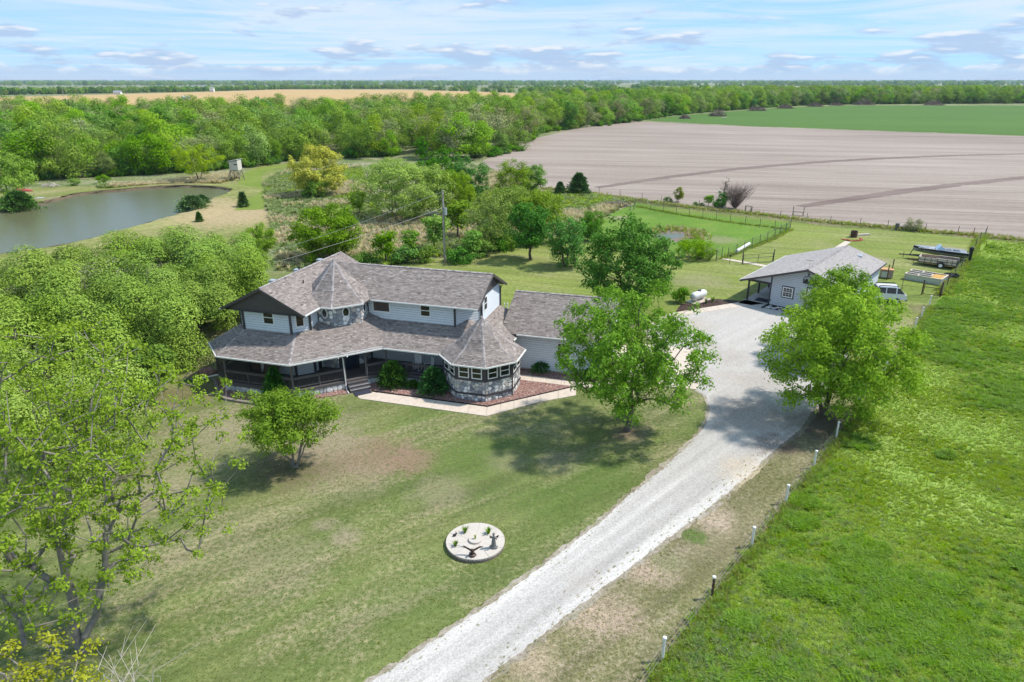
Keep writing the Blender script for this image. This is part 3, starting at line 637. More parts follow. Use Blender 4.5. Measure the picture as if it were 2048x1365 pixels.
def stones(root, w, z0, z1, size, rs, each=True, mb=None, m='stone', pick=None, skip=()):
    for c in voronoi_cells(w.L, z0, z1, size, rs):
        cx = sum(p[0] for p in c) / len(c); cz = sum(p[1] for p in c) / len(c)
        if any(abs((cx - sx) / (rx + .05)) ** 2 + abs((cz - sz) / (rz + .05)) ** 2 < 0.8 for sx, sz, rx, rz in skip): continue
        b_ = MB() if each else mb; h = rs.uniform(.045, .085); n = len(c); r = rs.random()
        def sh(k): return [(cx + (p[0] - cx) * k, cz + (p[1] - cz) * k) for p in c]
        # cut the corners so that the outline is round
        cc = []
        for i in range(n):
            a, b2, d = c[i - 1], c[i], c[(i + 1) % n]
            cc += [(b2[0] + (a[0] - b2[0]) * .24, b2[1] + (a[1] - b2[1]) * .24), (b2[0] + (d[0] - b2[0]) * .24, b2[1] + (d[1] - b2[1]) * .24)]
        c = cc; n = len(c)
        v0 = [w.p(u, z, 0.0) for u, z in sh(1)]; v1 = [w.p(u, z, h * .7) for u, z in sh(.96)]; v2 = [w.p(u, z, h) for u, z in sh(.72)]
        b_.add(v0 + v1 + v2, [(k * n + i, k * n + (i + 1) % n, (k + 1) * n + (i + 1) % n, (k + 1) * n + i) for k in (0, 1) for i in range(n)] + [tuple(range(2 * n, 3 * n))], r)
        if each: b_.build('stone', M[m], root)

# ------------------------------------------------------------------ farmhouse
HX, HY, HA = -10.0, 48.0, R(-16.2)
house = thing('farmhouse', 'two-storey blue-grey farmhouse with wraparound porch and pointed turret roofs', 'house', (HX, HY, 0), HA)
def hw(u, v, z=0.0):
    c, s_ = math.cos(HA), math.sin(HA); return (HX + u * c - v * s_, HY + u * s_ + v * c, z)
rs = random.Random(3)
M['core'] = plain('lap_shadow_core', (.075, .085, .10), .8)  # dark colour stands in for the lap shadows between siding boards
# cores of the walls
lw = [(-11.55, -.5), (-10.55, -1.5), (-6.45, -1.5), (-5.45, -.5), (-5.45, 9.6), (-11.55, 9.6)]
rw = [(-5.45, 3.5), (4.8, 3.5), (6.42, 5.12), (6.42, 9.9), (-5.45, 9.9)]
tw = [(-5.45, .68), (-4.15, .68), (-2.63, 2.2), (-2.63, 3.5), (-5.45, 3.6)]
TZ = 5.86
mb = MB(); mb.prism(lw, 0.1, TZ); mb.build('wall', M['core'], house)
mb = MB(); mb.prism(rw, 0.1, TZ - .01); mb.build('wall', M['core'], house)
mb = MB(); mb.prism(tw, 0.1, TZ - .02); mb.build('wall', M['mortar'], house, label='stone turret wall')
mb = MB(); mb.prism([(7.9, 6.33), (16.1, 6.33), (16.1, 14.7), (7.9, 14.7)], 0.05, 3.1); mb.build('wall', M['core'], house, label='garage wing wall')
# siding, wall by wall, from the left round to the right gable
seq = [(-11.55, 6.0), (-11.55, -.5), (-10.55, -1.5), (-6.45, -1.5), (-5.45, -.5), (-5.45, .68)]
for i in range(5):
    w = Wall(seq[i], seq[i + 1]); siding(house, w, [(0, .75), (w.L, .75), (w.L, 2.95), (0, 2.95)]) if i in (2, 3, 4) else None
    siding(house, w, [(0, 3.7), (w.L, 3.7), (w.L, TZ), (0, TZ)])
WF = Wall((-2.63, 3.5), (4.8, 3.5)); siding(house, WF, [(0, .75), (WF.L, .75), (WF.L, 3.2), (0, 3.2)]); siding(house, WF, [(0, 3.9), (WF.L, 3.9), (WF.L, TZ), (0, TZ)])
WC = Wall((4.8, 3.5), (6.42, 5.12)); siding(house, WC, [(0, 4.0), (WC.L, 4.0), (WC.L, TZ), (0, TZ)])
WG = Wall((6.42, 5.12), (6.42, 9.9)); gz = lambda v: 7.62 - .48 * abs(v - 6.77)
siding(house, WG, [(0, 3.85), (WG.L, 3.85), (WG.L, gz(9.9) - .1), (6.77 - 5.12, 7.45), (0, gz(5.12) - .1)])
WGar = Wall((6.42, 6.33), (16.1, 6.33)); siding(house, WGar, [(0, .16), (WGar.L, .16), (WGar.L, 3.1), (0, 3.1)])
WGr = Wall((16.1, 6.33), (16.1, 14.7)); siding(house, WGr, [(0, .16), (8.37, .16), (8.37, 3.05), (4.18, 5.0), (0, 3.05)])
for k in (0, 1):
    mb = MB(); WGr.rect(mb, .6 + 3.8 * k, 3.6 + 3.8 * k, .1, 2.4, 0, .05); f = mb.build('garage_door', M['white'], house)
    for j in range(4):
        mb = MB(); WGr.rect(mb, .64 + 3.8 * k, 3.56 + 3.8 * k, .14 + j * .565, .67 + j * .565, .05, .062); mb.build('panel', M['white'], f)
mb = MB(); mb.prism([(6.3, 6.28), (16.15, 6.28), (16.15, 14.75), (6.3, 14.75)], 0, .16); mb.build('foundation', M['slabgrey'], house)
# corner boards
def post(u, v, z0, z1, wd=.17, ang=0.0, name='corner_board', m='trim'):
    mb = MB(); c, s_ = math.cos(ang) * wd / 2, math.sin(ang) * wd / 2
    mb.prism([(u - c + s_, v - s_ - c), (u + c + s_, v + s_ - c), (u + c - s_, v + s_ + c), (u - c - s_, v - s_ + c)], z0, z1)
    return mb.build(name, M[m], house)
for (u, v, a) in ((-11.57, -.5, R(-22)), (-10.55, -1.52, R(-22)), (-6.45, -1.52, R(22)), (-5.43, -.5, R(22)), (-5.43, .66, 0), (-2.63, 3.46, 0), (4.8, 3.47, R(22)), (6.44, 5.10, R(22)), (6.44, 9.9, 0)):
    post(u, v, 3.7, TZ - .03, ang=a)
for (u, v, a) in ((-10.55, -1.52, R(-22)), (-6.45, -1.52, R(22)), (-5.43, -.5, R(22))): post(u, v, .7, 3.0, ang=a)
post(16.1, 6.31, .1, 3.02); post(-2.6, 3.47, .75, 3.0)
for (u0, u1) in ((-10.2, -10.05),):
    w = Wall((-10.55, -1.5), (-6.45, -1.5)); mb = MB(); w.rect(mb, .1, .95, .75, 2.8, .0, .05); mb.build('door', M['brownfabric'], house, label='dark side door under the porch')
w = Wall((-5.45, -.5), (-5.45, .68)); mb = MB(); w.rect(mb, .5, .95, .75, 2.75, .0, .05); mb.build('door', M['darksteel'], house, label='dark screen door beside the turret')
# stonework: turret upstairs and downstairs, sunroom, foundation
T1, T2, T3 = Wall((-5.45, .68), (-4.15, .68)), Wall((-4.15, .68), (-2.63, 2.2)), Wall((-2.63, 2.2), (-2.63, 3.5))
ov = {0: (.62, 5.27, .26, .43), 1: (1.02, 5.27, .30, .45), 2: (.62, 5.27, .26, .43)}
for i, w in enumerate((T1, T2, T3)):
    stones(house, w, 4.0, TZ - .05, .34, rs, True, m='stone', skip=[ov[i]])
    oval(house, w, ov[i][0], ov[i][1], ov[i][2], ov[i][3])
    mb = MB(); w.rect(mb, -.03, w.L + .03, TZ - .07, TZ, 0, .08); mb.build('frieze_board', M['trim'], house)
mb = MB()
stones(house, T1, .75, 3.0, .36, rs, False, mb); 
for c0_, c1_ in ((0, .12), (1.75, 2.15)):
    w = Wall(tuple(T2.p(c0_, 0))[:2], tuple(T2.p(c1_, 0))[:2]); stones(house, w, .75, 3.0, .34, rs, False, mb)
stones(house, T3, .75, 3.0, .36, rs, False, mb)
# front door in the turret's diagonal face
mb2 = MB(); T2.rect(mb2, .12, 1.75, .72, 3.0, 0, .04); mb2.build('door_surround', M['trim'], house)
mb2 = MB(); T2.rect(mb2, .62, 1.55, .76, 2.78, .04, .075); dr = mb2.build('front_door', M['door'], house)
for k in range(2):
    for j in range(2):
        mb2 = MB(); T2.rect(mb2, .70 + .42 * k, 1.05 + .42 * k, .92 + .95 * j, 1.72 + .95 * j, .075, .088); mb2.build('door_panel', M['door'], dr)
mb2 = MB(); mb2.ball(T2.p(1.47, 1.75, .11), .035); mb2.build('door_handle', M['gutter'], dr)
window(house, T2, .36, 1.8, .42, 1.9, 'plain', M['shadeglass'], .05, M['trim'])
# sunroom: octagon
SC = (7.40, 2.22); SA = 2.655
def octo(c, ap): return [(c[0] + ap / math.cos(R(22.5)) * math.cos(R(22.5 + 45 * k)), c[1] + ap / math.cos(R(22.5)) * math.sin(R(22.5 + 45 * k))) for k in range(8)]
O = octo(SC, SA)
mb3 = MB(); mb3.prism(O, 0, 2.86); mb3.build('wall', M['mortar'], house, label='eight-sided stone sunroom wall')
faces = [(O[3], O[4]), (O[4], O[5]), (O[5], O[6]), (O[6], O[7]), (O[7], O[0])]   # W, SW, S, SE, E
for i, (a, b_) in enumerate(faces):
    w = Wall(a, b_); vis = i in (1, 2, 3, 4)
    if vis:
        stones(house, w, .60, 1.60, .27 if i in (2, 3) else .33, rs, True); stones(house, w, .02, .48, .27 if i in (2, 3) else .33, rs, i in (2, 3), mb)
    for z0, z1, o_ in ((.48, .60, .10), (1.60, 1.78, .10), (2.70, 2.86, .07)):
        mb3 = MB(); w.rect(mb3, -.02, w.L + .02, z0, z1, 0, o_); mb3.build('belt_trim', M['trim'], house)
    mb3 = MB(); w.rect(mb3, 0, w.L, 1.78, 2.70, 0, .035); mb3.build('window_wall', M['trim'], house)
    for uc in (.60, 1.60):
        f = window(house, Wall(w.p(0, 0, .035)[:2], w.p(w.L, 0, .035)[:2]), uc, 2.24, .80, .90, 'sash', fr=.07)
    if i != 4: post(*O[(i + 4) % 8], 1.78, 2.72, .2, R(22.5), m='trim')
# porch floor on a stone foundation
FO = [(-13.2, 5.0), (-13.2, -2.05), (-11.0, -3.95), (-5.15, -3.95), (-2.4, -1.2), (-.1, 1.1), (5.0, 1.1), (5.0, 3.6), (-11.4, 5.0)]
mb3 = MB(); mb3.prism(FO, 0, .5); mb3.build('foundation', M['mortar'], house)
FD = [(-13.3, 5.0), (-13.3, -2.1), (-11.05, -4.05), (-5.11, -4.05), (-.05, 1.0), (5.0, 1.0), (5.0, 3.7), (-11.4, 5.0)]
mb3 = MB(); mb3.prism(FD, .5, .72); mb3.build('porch_deck', M['deck'], house)
for a, b_ in ((FO[0], FO[1]), (FO[1], FO[2]), (FO[2], FO[3]), (FO[3], (-2.42, -1.22)), ((-1.3, -.1), FO[5]), (FO[5], FO[6])):
    w = Wall(a, b_); stones(house, w, .02, .49, .33, rs, False, mb, 'found')
    mb3 = MB(); w.rect(mb3, 0, w.L, .50, .70, .09, .125); mb3.build('rim_board', M['rail'], house)
mbf = MB()
o = mb.build('stone_facing', M['stone'], house); o['kind'] = 'stuff'
for a, b_ in ((FO[1], FO[2]), (FO[2], FO[3]), (FO[3], (-2.42, -1.22)), ((-1.3, -.1), FO[5]), (FO[5], FO[6])):
    w = Wall(Vector((*a, 0)) [:2], b_); w.a = w.a + w.n * .03; stones(house, w, .03, .49, .36, rs, False, mbf, 'found')
o = mbf.build('foundation_stone_facing', M['found'], house); o['kind'] = 'stuff'
# posts, rails, balusters
PH = 2.86
pp = [(-13.15, 4.8), (-13.15, 1.4), (-13.15, -2.1), (-10.95, -3.9), (-8.0, -3.9), (-5.2, -3.9), (-2.45, -1.2), (-1.25, 0.0), (-.1, 1.12), (2.4, 1.12), (4.85, 1.12)]
for i in (0, 2, 3, 5, 6, 7, 8): post(*pp[i], .72, PH - .1, .15, R(20) if i in (2, 3, 5, 8) else 0, 'porch_post', 'rail')
def railing(a, b_, mids=1):
    mb = MB(); A = Vector((*a, 0)); B = Vector((*b_, 0)); d = (B - A).normalized(); A = A + d * .08; B = B - d * .08
    z = Vector((0, 0, 1))
    mb.beam(A + z * 1.66, B + z * 1.66, .13, .055); mb.beam(A + z * 1.55, B + z * 1.55, .04, .09); mb.beam(A + z * .90, B + z * .90, .05, .09)
    for k in range(1, mids + 1):
        p = A + (B - A) * k / (mids + 1); mb.beam(p + z * .72, p + z * 1.63, .09, .09)
    r = mb.build('railing', M['rail'], house); mb = MB(); L = (B - A).length; n = int(L / .13)
    for k in range(1, n):
        p = A + (B - A) * k / n; mb.beam(p + z * .94, p + z * 1.52, .038, .038)
    o = mb.build('balusters', M['trim'], r); o['kind'] = 'stuff'
railing(pp[0], pp[2], 2); railing(pp[2], pp[3], 0); railing(pp[3], pp[5], 2); railing(pp[5], pp[6], 1); railing(pp[7], pp[8], 0); railing(pp[8], pp[10], 2)
# beam under the porch eave
for a, b_ in ((pp[0], pp[2]), (pp[2], pp[3]), (pp[3], pp[5]), (pp[5], pp[8]), (pp[8], pp[10])):
    mb = MB(); mb.beam((*a, PH - .02), (*b_, PH - .02), .14, .22); mb.build('porch_beam', M['rail'], house)
mb = MB(); mb.prism([(-13.4, 5), (-13.4, -2.0), (-11.15, -4.1), (-5.1, -4.1), (-.1, .85), (5.0, .85), (5.0, 3.6), (-5, 3.6), (-11, 4)], 2.955, 2.975); mb.build('porch_ceiling', M['siding'], house)
# steps down from the porch
D1, D2 = Vector((1, -1, 0)).normalized(), Vector((1, 1, 0)).normalized(); c0v = Vector((-1.83, -.62, 0))
for k in range(3):
    mb = MB(); a = c0v + D1 * (.10 + .30 * k); zt = .56 - .17 * k
    q = [a - D2 * .78, a + D2 * .78, a + D2 * .78 + D1 * .31, a - D2 * .78 + D1 * .31]; mb.prism([(p.x, p.y) for p in q], 0.0, zt)
    mb.build('porch_step', M['rail'] if k < 1 else M['deck'], house)
    mb = MB(); e = a + D1 * .29; mb.beam((e - D2 * .78) + Vector((0, 0, zt + .012)), (e + D2 * .78) + Vector((0, 0, zt + .012)), .07, .025); mb.build('step_nosing', M['steel'] if k else M['rail'], house)
# windows
WL = Wall((-10.55, -1.5), (-6.45, -1.5)); window(house, WL, 10.55 - 8.33, 5.30, .95, 1.10, 'sash', M['shadeglass'])
WLc = Wall((-6.45, -1.5), (-5.45, -.5)); window(house, WLc, .67, 5.18, .66, 1.12, 'plain')
window(house, WF, 2.63 - 1.42, 5.25, 1.52, .92, 'plain', M['shadeglass']); window(house, WF, 2.63 + 2.35, 5.25, .88, 1.0, 'sash')
window(house, WG, 6.06 - 5.12, 5.42, .80, 1.15, 'sash', M['shadeglass']); window(house, WGar, 12.8 - 6.42, 1.95, .95, 1.3, 'grid')
window(house, Wall((-11.55, -.5), (-10.55, -1.5)), .7, 5.1, .6, 1.1, 'plain')
# brown gable with a scalloped hem on the left, brown gable top on the right
rz = lambda u: 7.70 - .503 * abs(u + 8.5)
GL = Wall((-12.0, -1.72), (-5.0, -1.72)); mb = MB(); GL.slab(mb, [(0.12, 5.80), (6.88, 5.80), (3.5, rz(-8.5) - .12)], -.1, .06); g_ = mb.build('gable_panel', M['fascia'], house)
mb = MB()
for k in range(44):
    u = .9 + k * .1185; GL.slab(mb, [(u, 5.80), (u + .11, 5.80), (u + .11, 5.74), (u + .055, 5.69), (u, 5.74)], -.02, .05)
mb.build('scalloped_hem', M['fascia'], g_)
mb = MB(); mb.prism([(-12.05, -1.9), (-4.95, -1.9), (-4.95, -.1), (-12.05, -.1)], 5.78, 5.80); mb.build('soffit', M['fascia'], house)
WR = Wall((6.50, 3.2), (6.50, 10.3)); mb = MB(); WR.slab(mb, [(.9, 6.22), (6.2, 6.22), (3.57, 7.50)], -.05, .05); mb.build('gable_panel', M['fascia'], house)

# roofs
roof_tabs = MB(); rsh = random.Random(11)
def roof(poly, tabs=True, th=.13, m='fascia'):
    mb = MB(); P = [Vector(p) for p in poly]; mb.slab(P, (0, 0, -th)); o = mb.build('roof', M[m], house)
    if tabs: shingles(roof_tabs, poly, rsh)
    return o
def zL(v): return 2.9 + .4727 * (v + 4.25)
kz = 4.20
def plane3(p0, p1, p2):
    a, b_, c = Vector(p0), Vector(p1), Vector(p2); n = (b_ - a).cross(c - a); return lambda x, y: a.z - (n.x * (x - a.x) + n.y * (y - a.y)) / n.z
pl = plane3((-5.08, -4.25, 2.9), (-.13, .71, 2.9), (-1.28, 3.5, 4.219))
E0, E1, E2, E3, E4 = (-13.64, 5.2, 2.9), (-13.64, -2.04, 2.9), (-11.23, -4.25, 2.9), (-5.08, -4.25, 2.9), (-.13, .71, 2.9)
roof([E0, E1, (-11.50, -.48, kz), (-11.50, 5.2, kz)]); roof([E1, E2, (-10.50, -1.45, kz), (-11.50, -.48, kz)])
roof([E2, E3, (-6.25, -1.45, zL(-1.45)), (-10.50, -1.45, zL(-1.45))])
roof([E3, E4, (-1.28, 3.5, pl(-1.28, 3.5)), (-2.6, 3.5, pl(-2.6, 3.5)), (-5.4, .72, pl(-5.4, .72)), (-5.4, -.5, pl(-5.4, -.5)), (-6.25, -1.45, pl(-6.25, -1.45))])
zR = lambda v: 2.9 + .4727 * (v - .71)
roof([E4, (9.05, .71, 2.9), (5.53, 4.23, zR(4.23)), (4.8, 3.5, zR(3.5)), (-1.28, 3.5, zR(3.5))])
roof([(9.05, .71, 2.9), (9.05, 9.9, 2.9), (6.42, 9.9, 4.143), (6.42, 5.12, 4.143), (5.53, 4.23, 4.564)])
# garage wing
roof([(7.7, 5.85, 3.13), (16.55, 5.85, 3.13), (16.55, 10.5, 5.33), (7.7, 10.5, 5.33)]); roof([(16.55, 15.15, 3.13), (7.7, 15.15, 3.13), (7.7, 10.5, 5.33), (16.55, 10.5, 5.33)], False)
mb = MB(); mb.slab([(7.9, 6.3, 3.05), (7.9, 14.7, 3.05), (7.9, 10.5, 5.15)], (.1, 0, 0)); mb.build('gable_wall', M['siding'], house)
caps(house, (7.75, 10.5, 5.35), (16.5, 10.5, 5.35))
# upper roofs
roof([(-4.92, -1.99, 5.9), (-4.92, 10.15, 5.9), (-8.5, 10.15, 7.7), (-8.5, -1.99, 7.7)]); roof([(-12.08, 10.15, 5.9), (-12.08, -1.99, 5.9), (-8.5, -1.99, 7.7), (-8.5, 10.15, 7.7)], False)
roof([(-4.9, 3.04, 5.9), (6.9, 3.04, 5.9), (6.9, 6.77, 7.7), (-8.5, 6.77, 7.7)]); roof([(6.9, 10.5, 5.9), (-8.0, 10.5, 5.9), (-8.5, 6.77, 7.7), (6.9, 6.77, 7.7)], False)
caps(house, (-8.5, -1.95, 7.72), (-8.5, 10.1, 7.72)); caps(house, (-5.2, 6.77, 7.72), (6.85, 6.77, 7.72))
# rake boards
def rake(a, b_, t=.20):
    mb = MB(); mb.beam(Vector(a) - Vector((0, 0, .10)), Vector(b_) - Vector((0, 0, .10)), .05, t); mb.build('rake_board', M['fascia'], house)
for a, b_ in (((-12.1, -2.01, 5.9), (-8.5, -2.01, 7.7)), ((-8.5, -2.01, 7.7), (-4.9, -2.01, 5.9)), ((6.92, 3.0, 5.9), (6.92, 6.77, 7.7)), ((6.92, 6.77, 7.7), (6.92, 10.5, 5.9)), ((16.57, 5.85, 3.13), (16.57, 10.5, 5.33))): rake(a, b_)
# turret and sunroom cones: eight faces with a flared skirt
def cone(c, zap, zev, ap_e, ap_k, zk, faces, caps_at):
    Ee, K = octo(c, ap_e), octo(c, ap_k)
    for k in range(8):
        j = (k + 1) % 8; tabs = k in faces
        roof([(*K[k], zk), (*K[j], zk), (*c, zap)], tabs, .06); roof([(*Ee[k], zev), (*Ee[j], zev), (*K[j], zk), (*K[k], zk)], tabs)
    for k in caps_at:
        caps(house, (*Ee[k], zev), (*K[k], zk), .24); caps(house, (*K[k], zk), (*c, zap), .24)
    mb = MB(); mb.lathe([(.13, -.12), (.10, .02), (.03, .10), (.02, .16)], 8, (*c, zap)); mb.build('roof_finial', M['cap'], house)
    return Ee
# face k spans the angles 22.5+45k .. 67.5+45k : 4 = lower-left diagonal, 5 = front, 6 = lower-right diagonal, 7 = right
TE = cone((-5.22, 3.27), 8.8, 5.9, 3.05, 1.90, 6.68, (3, 4, 5, 6, 7, 0, 2), (4, 5, 6, 7))
SE = cone(SC, 5.6, 2.9, 3.05, 1.90, 3.62, (3, 4, 5, 6, 7, 0, 2), (3, 4, 5, 6, 7, 0))
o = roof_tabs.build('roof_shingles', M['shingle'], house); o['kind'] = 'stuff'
caps(house, E1, (-11.55, -.5, kz)); caps(house, E2, (-10.55, -1.5, zL(-1.5))); caps(house, E3, (-6.22, -1.45, zL(-1.45)), .3)
# gutters
def gutter(a, b_, z):
    mb = MB(); mb.beam((*a, z - .05), (*b_, z - .05), .11, .10); mb.build('gutter', M['gutter'], house)
def outset(a, b_, k): d = (Vector(b_) - Vector(a)).normalized(); n_ = Vector((d.y, -d.x)); return tuple(Vector(a) + n_ * k), tuple(Vector(b_) + n_ * k)
for a, b_, z in (((-13.64, 5.2), (-13.64, -2.04), 2.9), ((-13.64, -2.04), (-11.23, -4.25), 2.9), ((-11.23, -4.25), (-5.08, -4.25), 2.9), ((-5.08, -4.25), (-.13, .71), 2.9), ((-.13, .71), (4.45, .71), 2.9),
                 ((9.05, 5.1), (9.05, 5.9), 2.9), ((9.1, 5.85), (16.5, 5.85), 3.13), ((-4.92, -1.9), (-4.92, .2), 5.9), ((-2.1, 3.04), (6.9, 3.04), 5.9)):
    a, b_ = outset(a, b_, .035) if a[0] != -4.92 else ((-4.88, -1.9), (-4.88, .2)); gutter(a, b_, z)
for k in (5, 6): a, b_ = outset(TE[k], TE[(k + 1) % 8], .035); gutter(a, b_, 5.9)
for k in (3, 4, 5, 6, 7): a, b_ = outset(SE[k], SE[(k + 1) % 8], .035); gutter(a, b_, 2.9)
a, b_ = outset(TE[4], TE[5], .035); gutter(((-4.9, a[1])), b_, 5.9)
def pipe(pts, m='trim', r=.045, name='downspout', label=None):
    mb = MB(); mb.tube(pts, r, 6); return mb.build(name, M[m], house, label=label)
pipe([(-2.55, -1.42, 2.8), (-2.45, -1.28, 2.55), (-2.35, -1.35, .5), (-2.2, -1.55, .1)], 'gutter'); pipe([(-2.2, -1.55, .1), (-1.75, -2.05, .06)], 'gutter', .05)
pipe([(10.25, .95, 2.75), (10.12, 1.12, 1.75), (10.12, 1.12, .1)], 'trim'); pipe([(6.5, 10.4, 5.75), (6.5, 10.0, 5.5), (6.5, 10.0, 2.9)], 'trim')
pipe([(-12.9, -2.5, .45), (-14.6, -3.35, .12)], 'gutter', .07); pipe([(-14.6, -3.35, .12), (-15.3, -3.7, .08)], 'green', .075, label='green downspout extension')
mb = MB(); mb.lathe([(.06, 0), (.06, .3), (.09, .3), (.09, .36), (.02, .4)], 8, (-8.9, 4.0, 7.5)); mb.build('roof_vent', M['darksteel'], house)
mb = MB(); mb.lathe([(.05, 0), (.05, .32)], 8, (-7.3, 2.0, 7.05)); mb.build('roof_vent', M['darksteel'], house)
for v in (1.2, 4.6, 8.2):
    mb = MB(); mb.box(-9.9, -9.45, v, v + .45, 7.0, 7.35); mb.build('roof_vent', M['steel'], house)
for p in ((-12.15, -2.0, 5.82), (-4.95, -.15, 5.72), (-2.05, -1.3, 2.75), (-2.55, -1.75, 2.72)):
    mb = MB(); mb.ball(p, .07, 8, 5); mb.build('flood_lamp', M['white'], house)
mb = MB(); mb.tube([(1.0, 3.42, 2.55), (1.0, 3.42, 2.2)], .05); mb.build('wind_chime', M['darksteel'], house)

# things on the porch
def chair(name, label, cat, loc, rz, m, tall=1.1, group=None):
    t = thing(name, label, cat, loc, rz, group)
    mb = MB(); mb.box(-.27, .27, -.26, .26, .40, .45); mb.build('seat', M[m], t)
    for x in (-.25, .25):
        mb = MB(); mb.beam((x, -.26, .05), (x, -.26, .64), .05, .05); mb.build('leg', M[m], t)
        mb = MB(); mb.beam((x, .24, .05), (x, .34, tall), .05, .05); mb.build('leg', M[m], t)
        mb = MB(); mb.beam((x, -.32, .66), (x, .28, .66), .08, .03); mb.build('armrest', M[m], t)
        mb = MB(); mb.tube([(x, -.45, .07), (x, -.1, .02), (x, .25, .02), (x, .60, .09)], .022, 5); mb.build('rocker', M[m], t)
    mb = MB(); mb.beam((-.25, .335, tall - .03), (.25, .335, tall - .03), .04, .10); mb.beam((-.25, .26, .52), (.25, .26, .52), .04, .05)
    mb.beam((-.25, -.26, .28), (.25, -.26, .28), .03, .04); mb.build('back_frame', M[m], t)
    for k in range(6):
        mb = MB(); x = -.20 + .08 * k; mb.beam((x, .265, .53), (x, .335, tall - .05), .05, .018, (0, 1, 0)); mb.build('slat', M[m], t)
    return t
chair('rocking_chair', 'white slatted rocking chair facing the lawn beside the turned one', 'rocking chair', hw(2.05, 2.05, .735), HA, 'white', 1.2, 'white rocking chairs on the porch')
chair('rocking_chair', 'white slatted rocking chair turned sideways nearest the sunroom', 'rocking chair', hw(3.1, 1.95, .735), HA - R(50), 'white', 1.2, 'white rocking chairs on the porch')
mb = MB(); mb.box(1.6, 3.4, 1.25, 2.6, .722, .732); o = mb.build('porch_rug', plain('rug_blue', (.045, .055, .12), .95, var=.8, scale=16)); o.location = (HX, HY, 0); o.rotation_euler = (0, 0, HA); tag(o, 'blue patterned rug under the two white rocking chairs', 'rug')
t = thing('loveseat', 'brown fabric loveseat behind the porch railing on the left', 'loveseat', hw(-8.1, -2.7, .72), HA)
mb = MB(); mb.box(-.65, .65, -.35, .35, .32, .45); mb.build('seat', M['brownfabric'], t)
mb = MB(); mb.slab([(-.65, .30, .45), (.65, .30, .45), (.65, .48, 1.05), (-.65, .48, 1.05)], (0, .06, 0)); mb.build('backrest', M['brownfabric'], t)
for x in (-.7, .7):
    mb = MB(); mb.tube([(x, -.38, 0), (x, -.36, .55), (x, -.1, .66), (x, .35, .62), (x, .38, 0)], .022, 6); mb.build('armrest', M['darksteel'], t)
mb = MB(); q = [c0v + D1 * 1.05 - D2 * .62, c0v + D1 * 1.05 + D2 * .62, c0v + D1 * 1.75 + D2 * .62, c0v + D1 * 1.75 - D2 * .62]
mb.prism([(p.x, p.y) for p in q], .05, .066); o = mb.build('doormat', M['navy']); o.location = (HX, HY, 0); o.rotation_euler = (0, 0, HA); tag(o, 'navy doormat at the foot of the porch steps', 'doormat')
mb = MB(); q = [T2.p(.5, 0, .15), T2.p(1.6, 0, .15), T2.p(1.6, 0, .75), T2.p(.5, 0, .75)]; mb.prism([(p.x, p.y) for p in q], .722, .735); o = mb.build('doormat', M['navy']); o.location = (HX, HY, 0); o.rotation_euler = (0, 0, HA); tag(o, 'navy doormat on the deck in front of the front door', 'doormat')
mb = MB(); mb.box(-.35, .35, -.2, .2, 0, .7); 
mb = MB(); mb.ball((0, 0, .25), (.75, .55, .38), 12, 8, .5, .2, 3); o = mb.build('boulder', plain('mound_cover', (.30, .17, .13), .9, var=.5, scale=4), None, hw(-14.4, -1.9, 0)); tag(o, 'reddish boulder beside the left porch corner', 'boulder')
for k, (x, y) in enumerate(((1009, 618), (1015, 618))):
    mb = MB(); mb.tube([(0, 0, 0), (0, 0, .55)], .06, 8); mb.ball((0, 0, .57), .075, 8, 5); o = mb.build('vent_pipe', M['white'], None, (*at(x, y), 0)); tag(o, 'short white pipe standing in the grass between house and garage roof', 'pipe', 'pair of white pipes behind the house')
# beds and walks around the house
def loc_poly(pts): return [hw(u, v)[:2] for u, v in pts]
sheet('rock_bed', ats([(705, 780), (742, 783), (974.5, 815.4), (1152, 774), (1037, 760.5)]) + loc_poly([(9.5, 5.0), (3, 3), (-1, .5)]), 0.045, M['rock'])
sheet('rock_bed', ats([(1037, 749), (1154, 765.5), (1219, 766)]) + loc_poly([(16.05, 6.35), (6.5, 6.4)]), 0.045, M['rock'])
sheet('rock_bed', ats([(431, 762), (437, 792), (452, 799), (509, 808), (585, 806), (640, 797), (697, 788)]) + loc_poly([(-2.5, -1), (-6, -3), (-11, -3), (-13, -2)]), 0.045, M['rock'])
def edging(pts, m, w=.10, h=.10, name='bed_edging'):
    mb = MB()
    for a, b_ in zip(pts, pts[1:]): mb.beam((*a, h / 2), (*b_, h / 2), w, h)
    o = mb.build(name, M[m]); o['kind'] = 'structure'
for a, b_ in zip(ats([(420, 752), (431, 765), (437, 792), (452, 800), (480, 805), (509, 809)]), ats([(431, 765), (437, 792), (452, 800), (480, 805), (509, 809), (545, 812)])):
    edging([a, b_], 'postwood', .24, .16)
edging(ats([(744, 784), (974.5, 815.0), (1152, 774.2)]), 'black', .06, .12)
def walk(name, quads, m='concrete', z=.05, label=None):
    """quads: list of (left edge point, right edge point) rows; each pair of rows is one slab"""
    base = bpy.data.objects.new(name, None); COL.objects.link(base); base['kind'] = 'structure'
    for (a, b_), (c, d) in zip(quads, quads[1:]):
        A, B, C, D = [Vector(q) for q in (a, b_, c, d)]; ctr = (A + B + C + D) / 4; mb = MB()
        q = [p + (ctr - p).normalized() * .014 for p in (A, B, D, C)]; mb.prism([tuple(p) for p in q], 0.0, z); mb.build('paving_slab', M[m], base)
    return base
def rows(l, r, n):
    l, r = [Vector(p) for p in l], [Vector(p) for p in r]; out = []
    for k in range(len(l) - 1):
        for i in range(n[k]): out.append((tuple(l[k].lerp(l[k + 1], i / n[k])), tuple(r[k].lerp(r[k + 1], i / n[k]))))
    return out + [(tuple(l[-1]), tuple(r[-1]))]
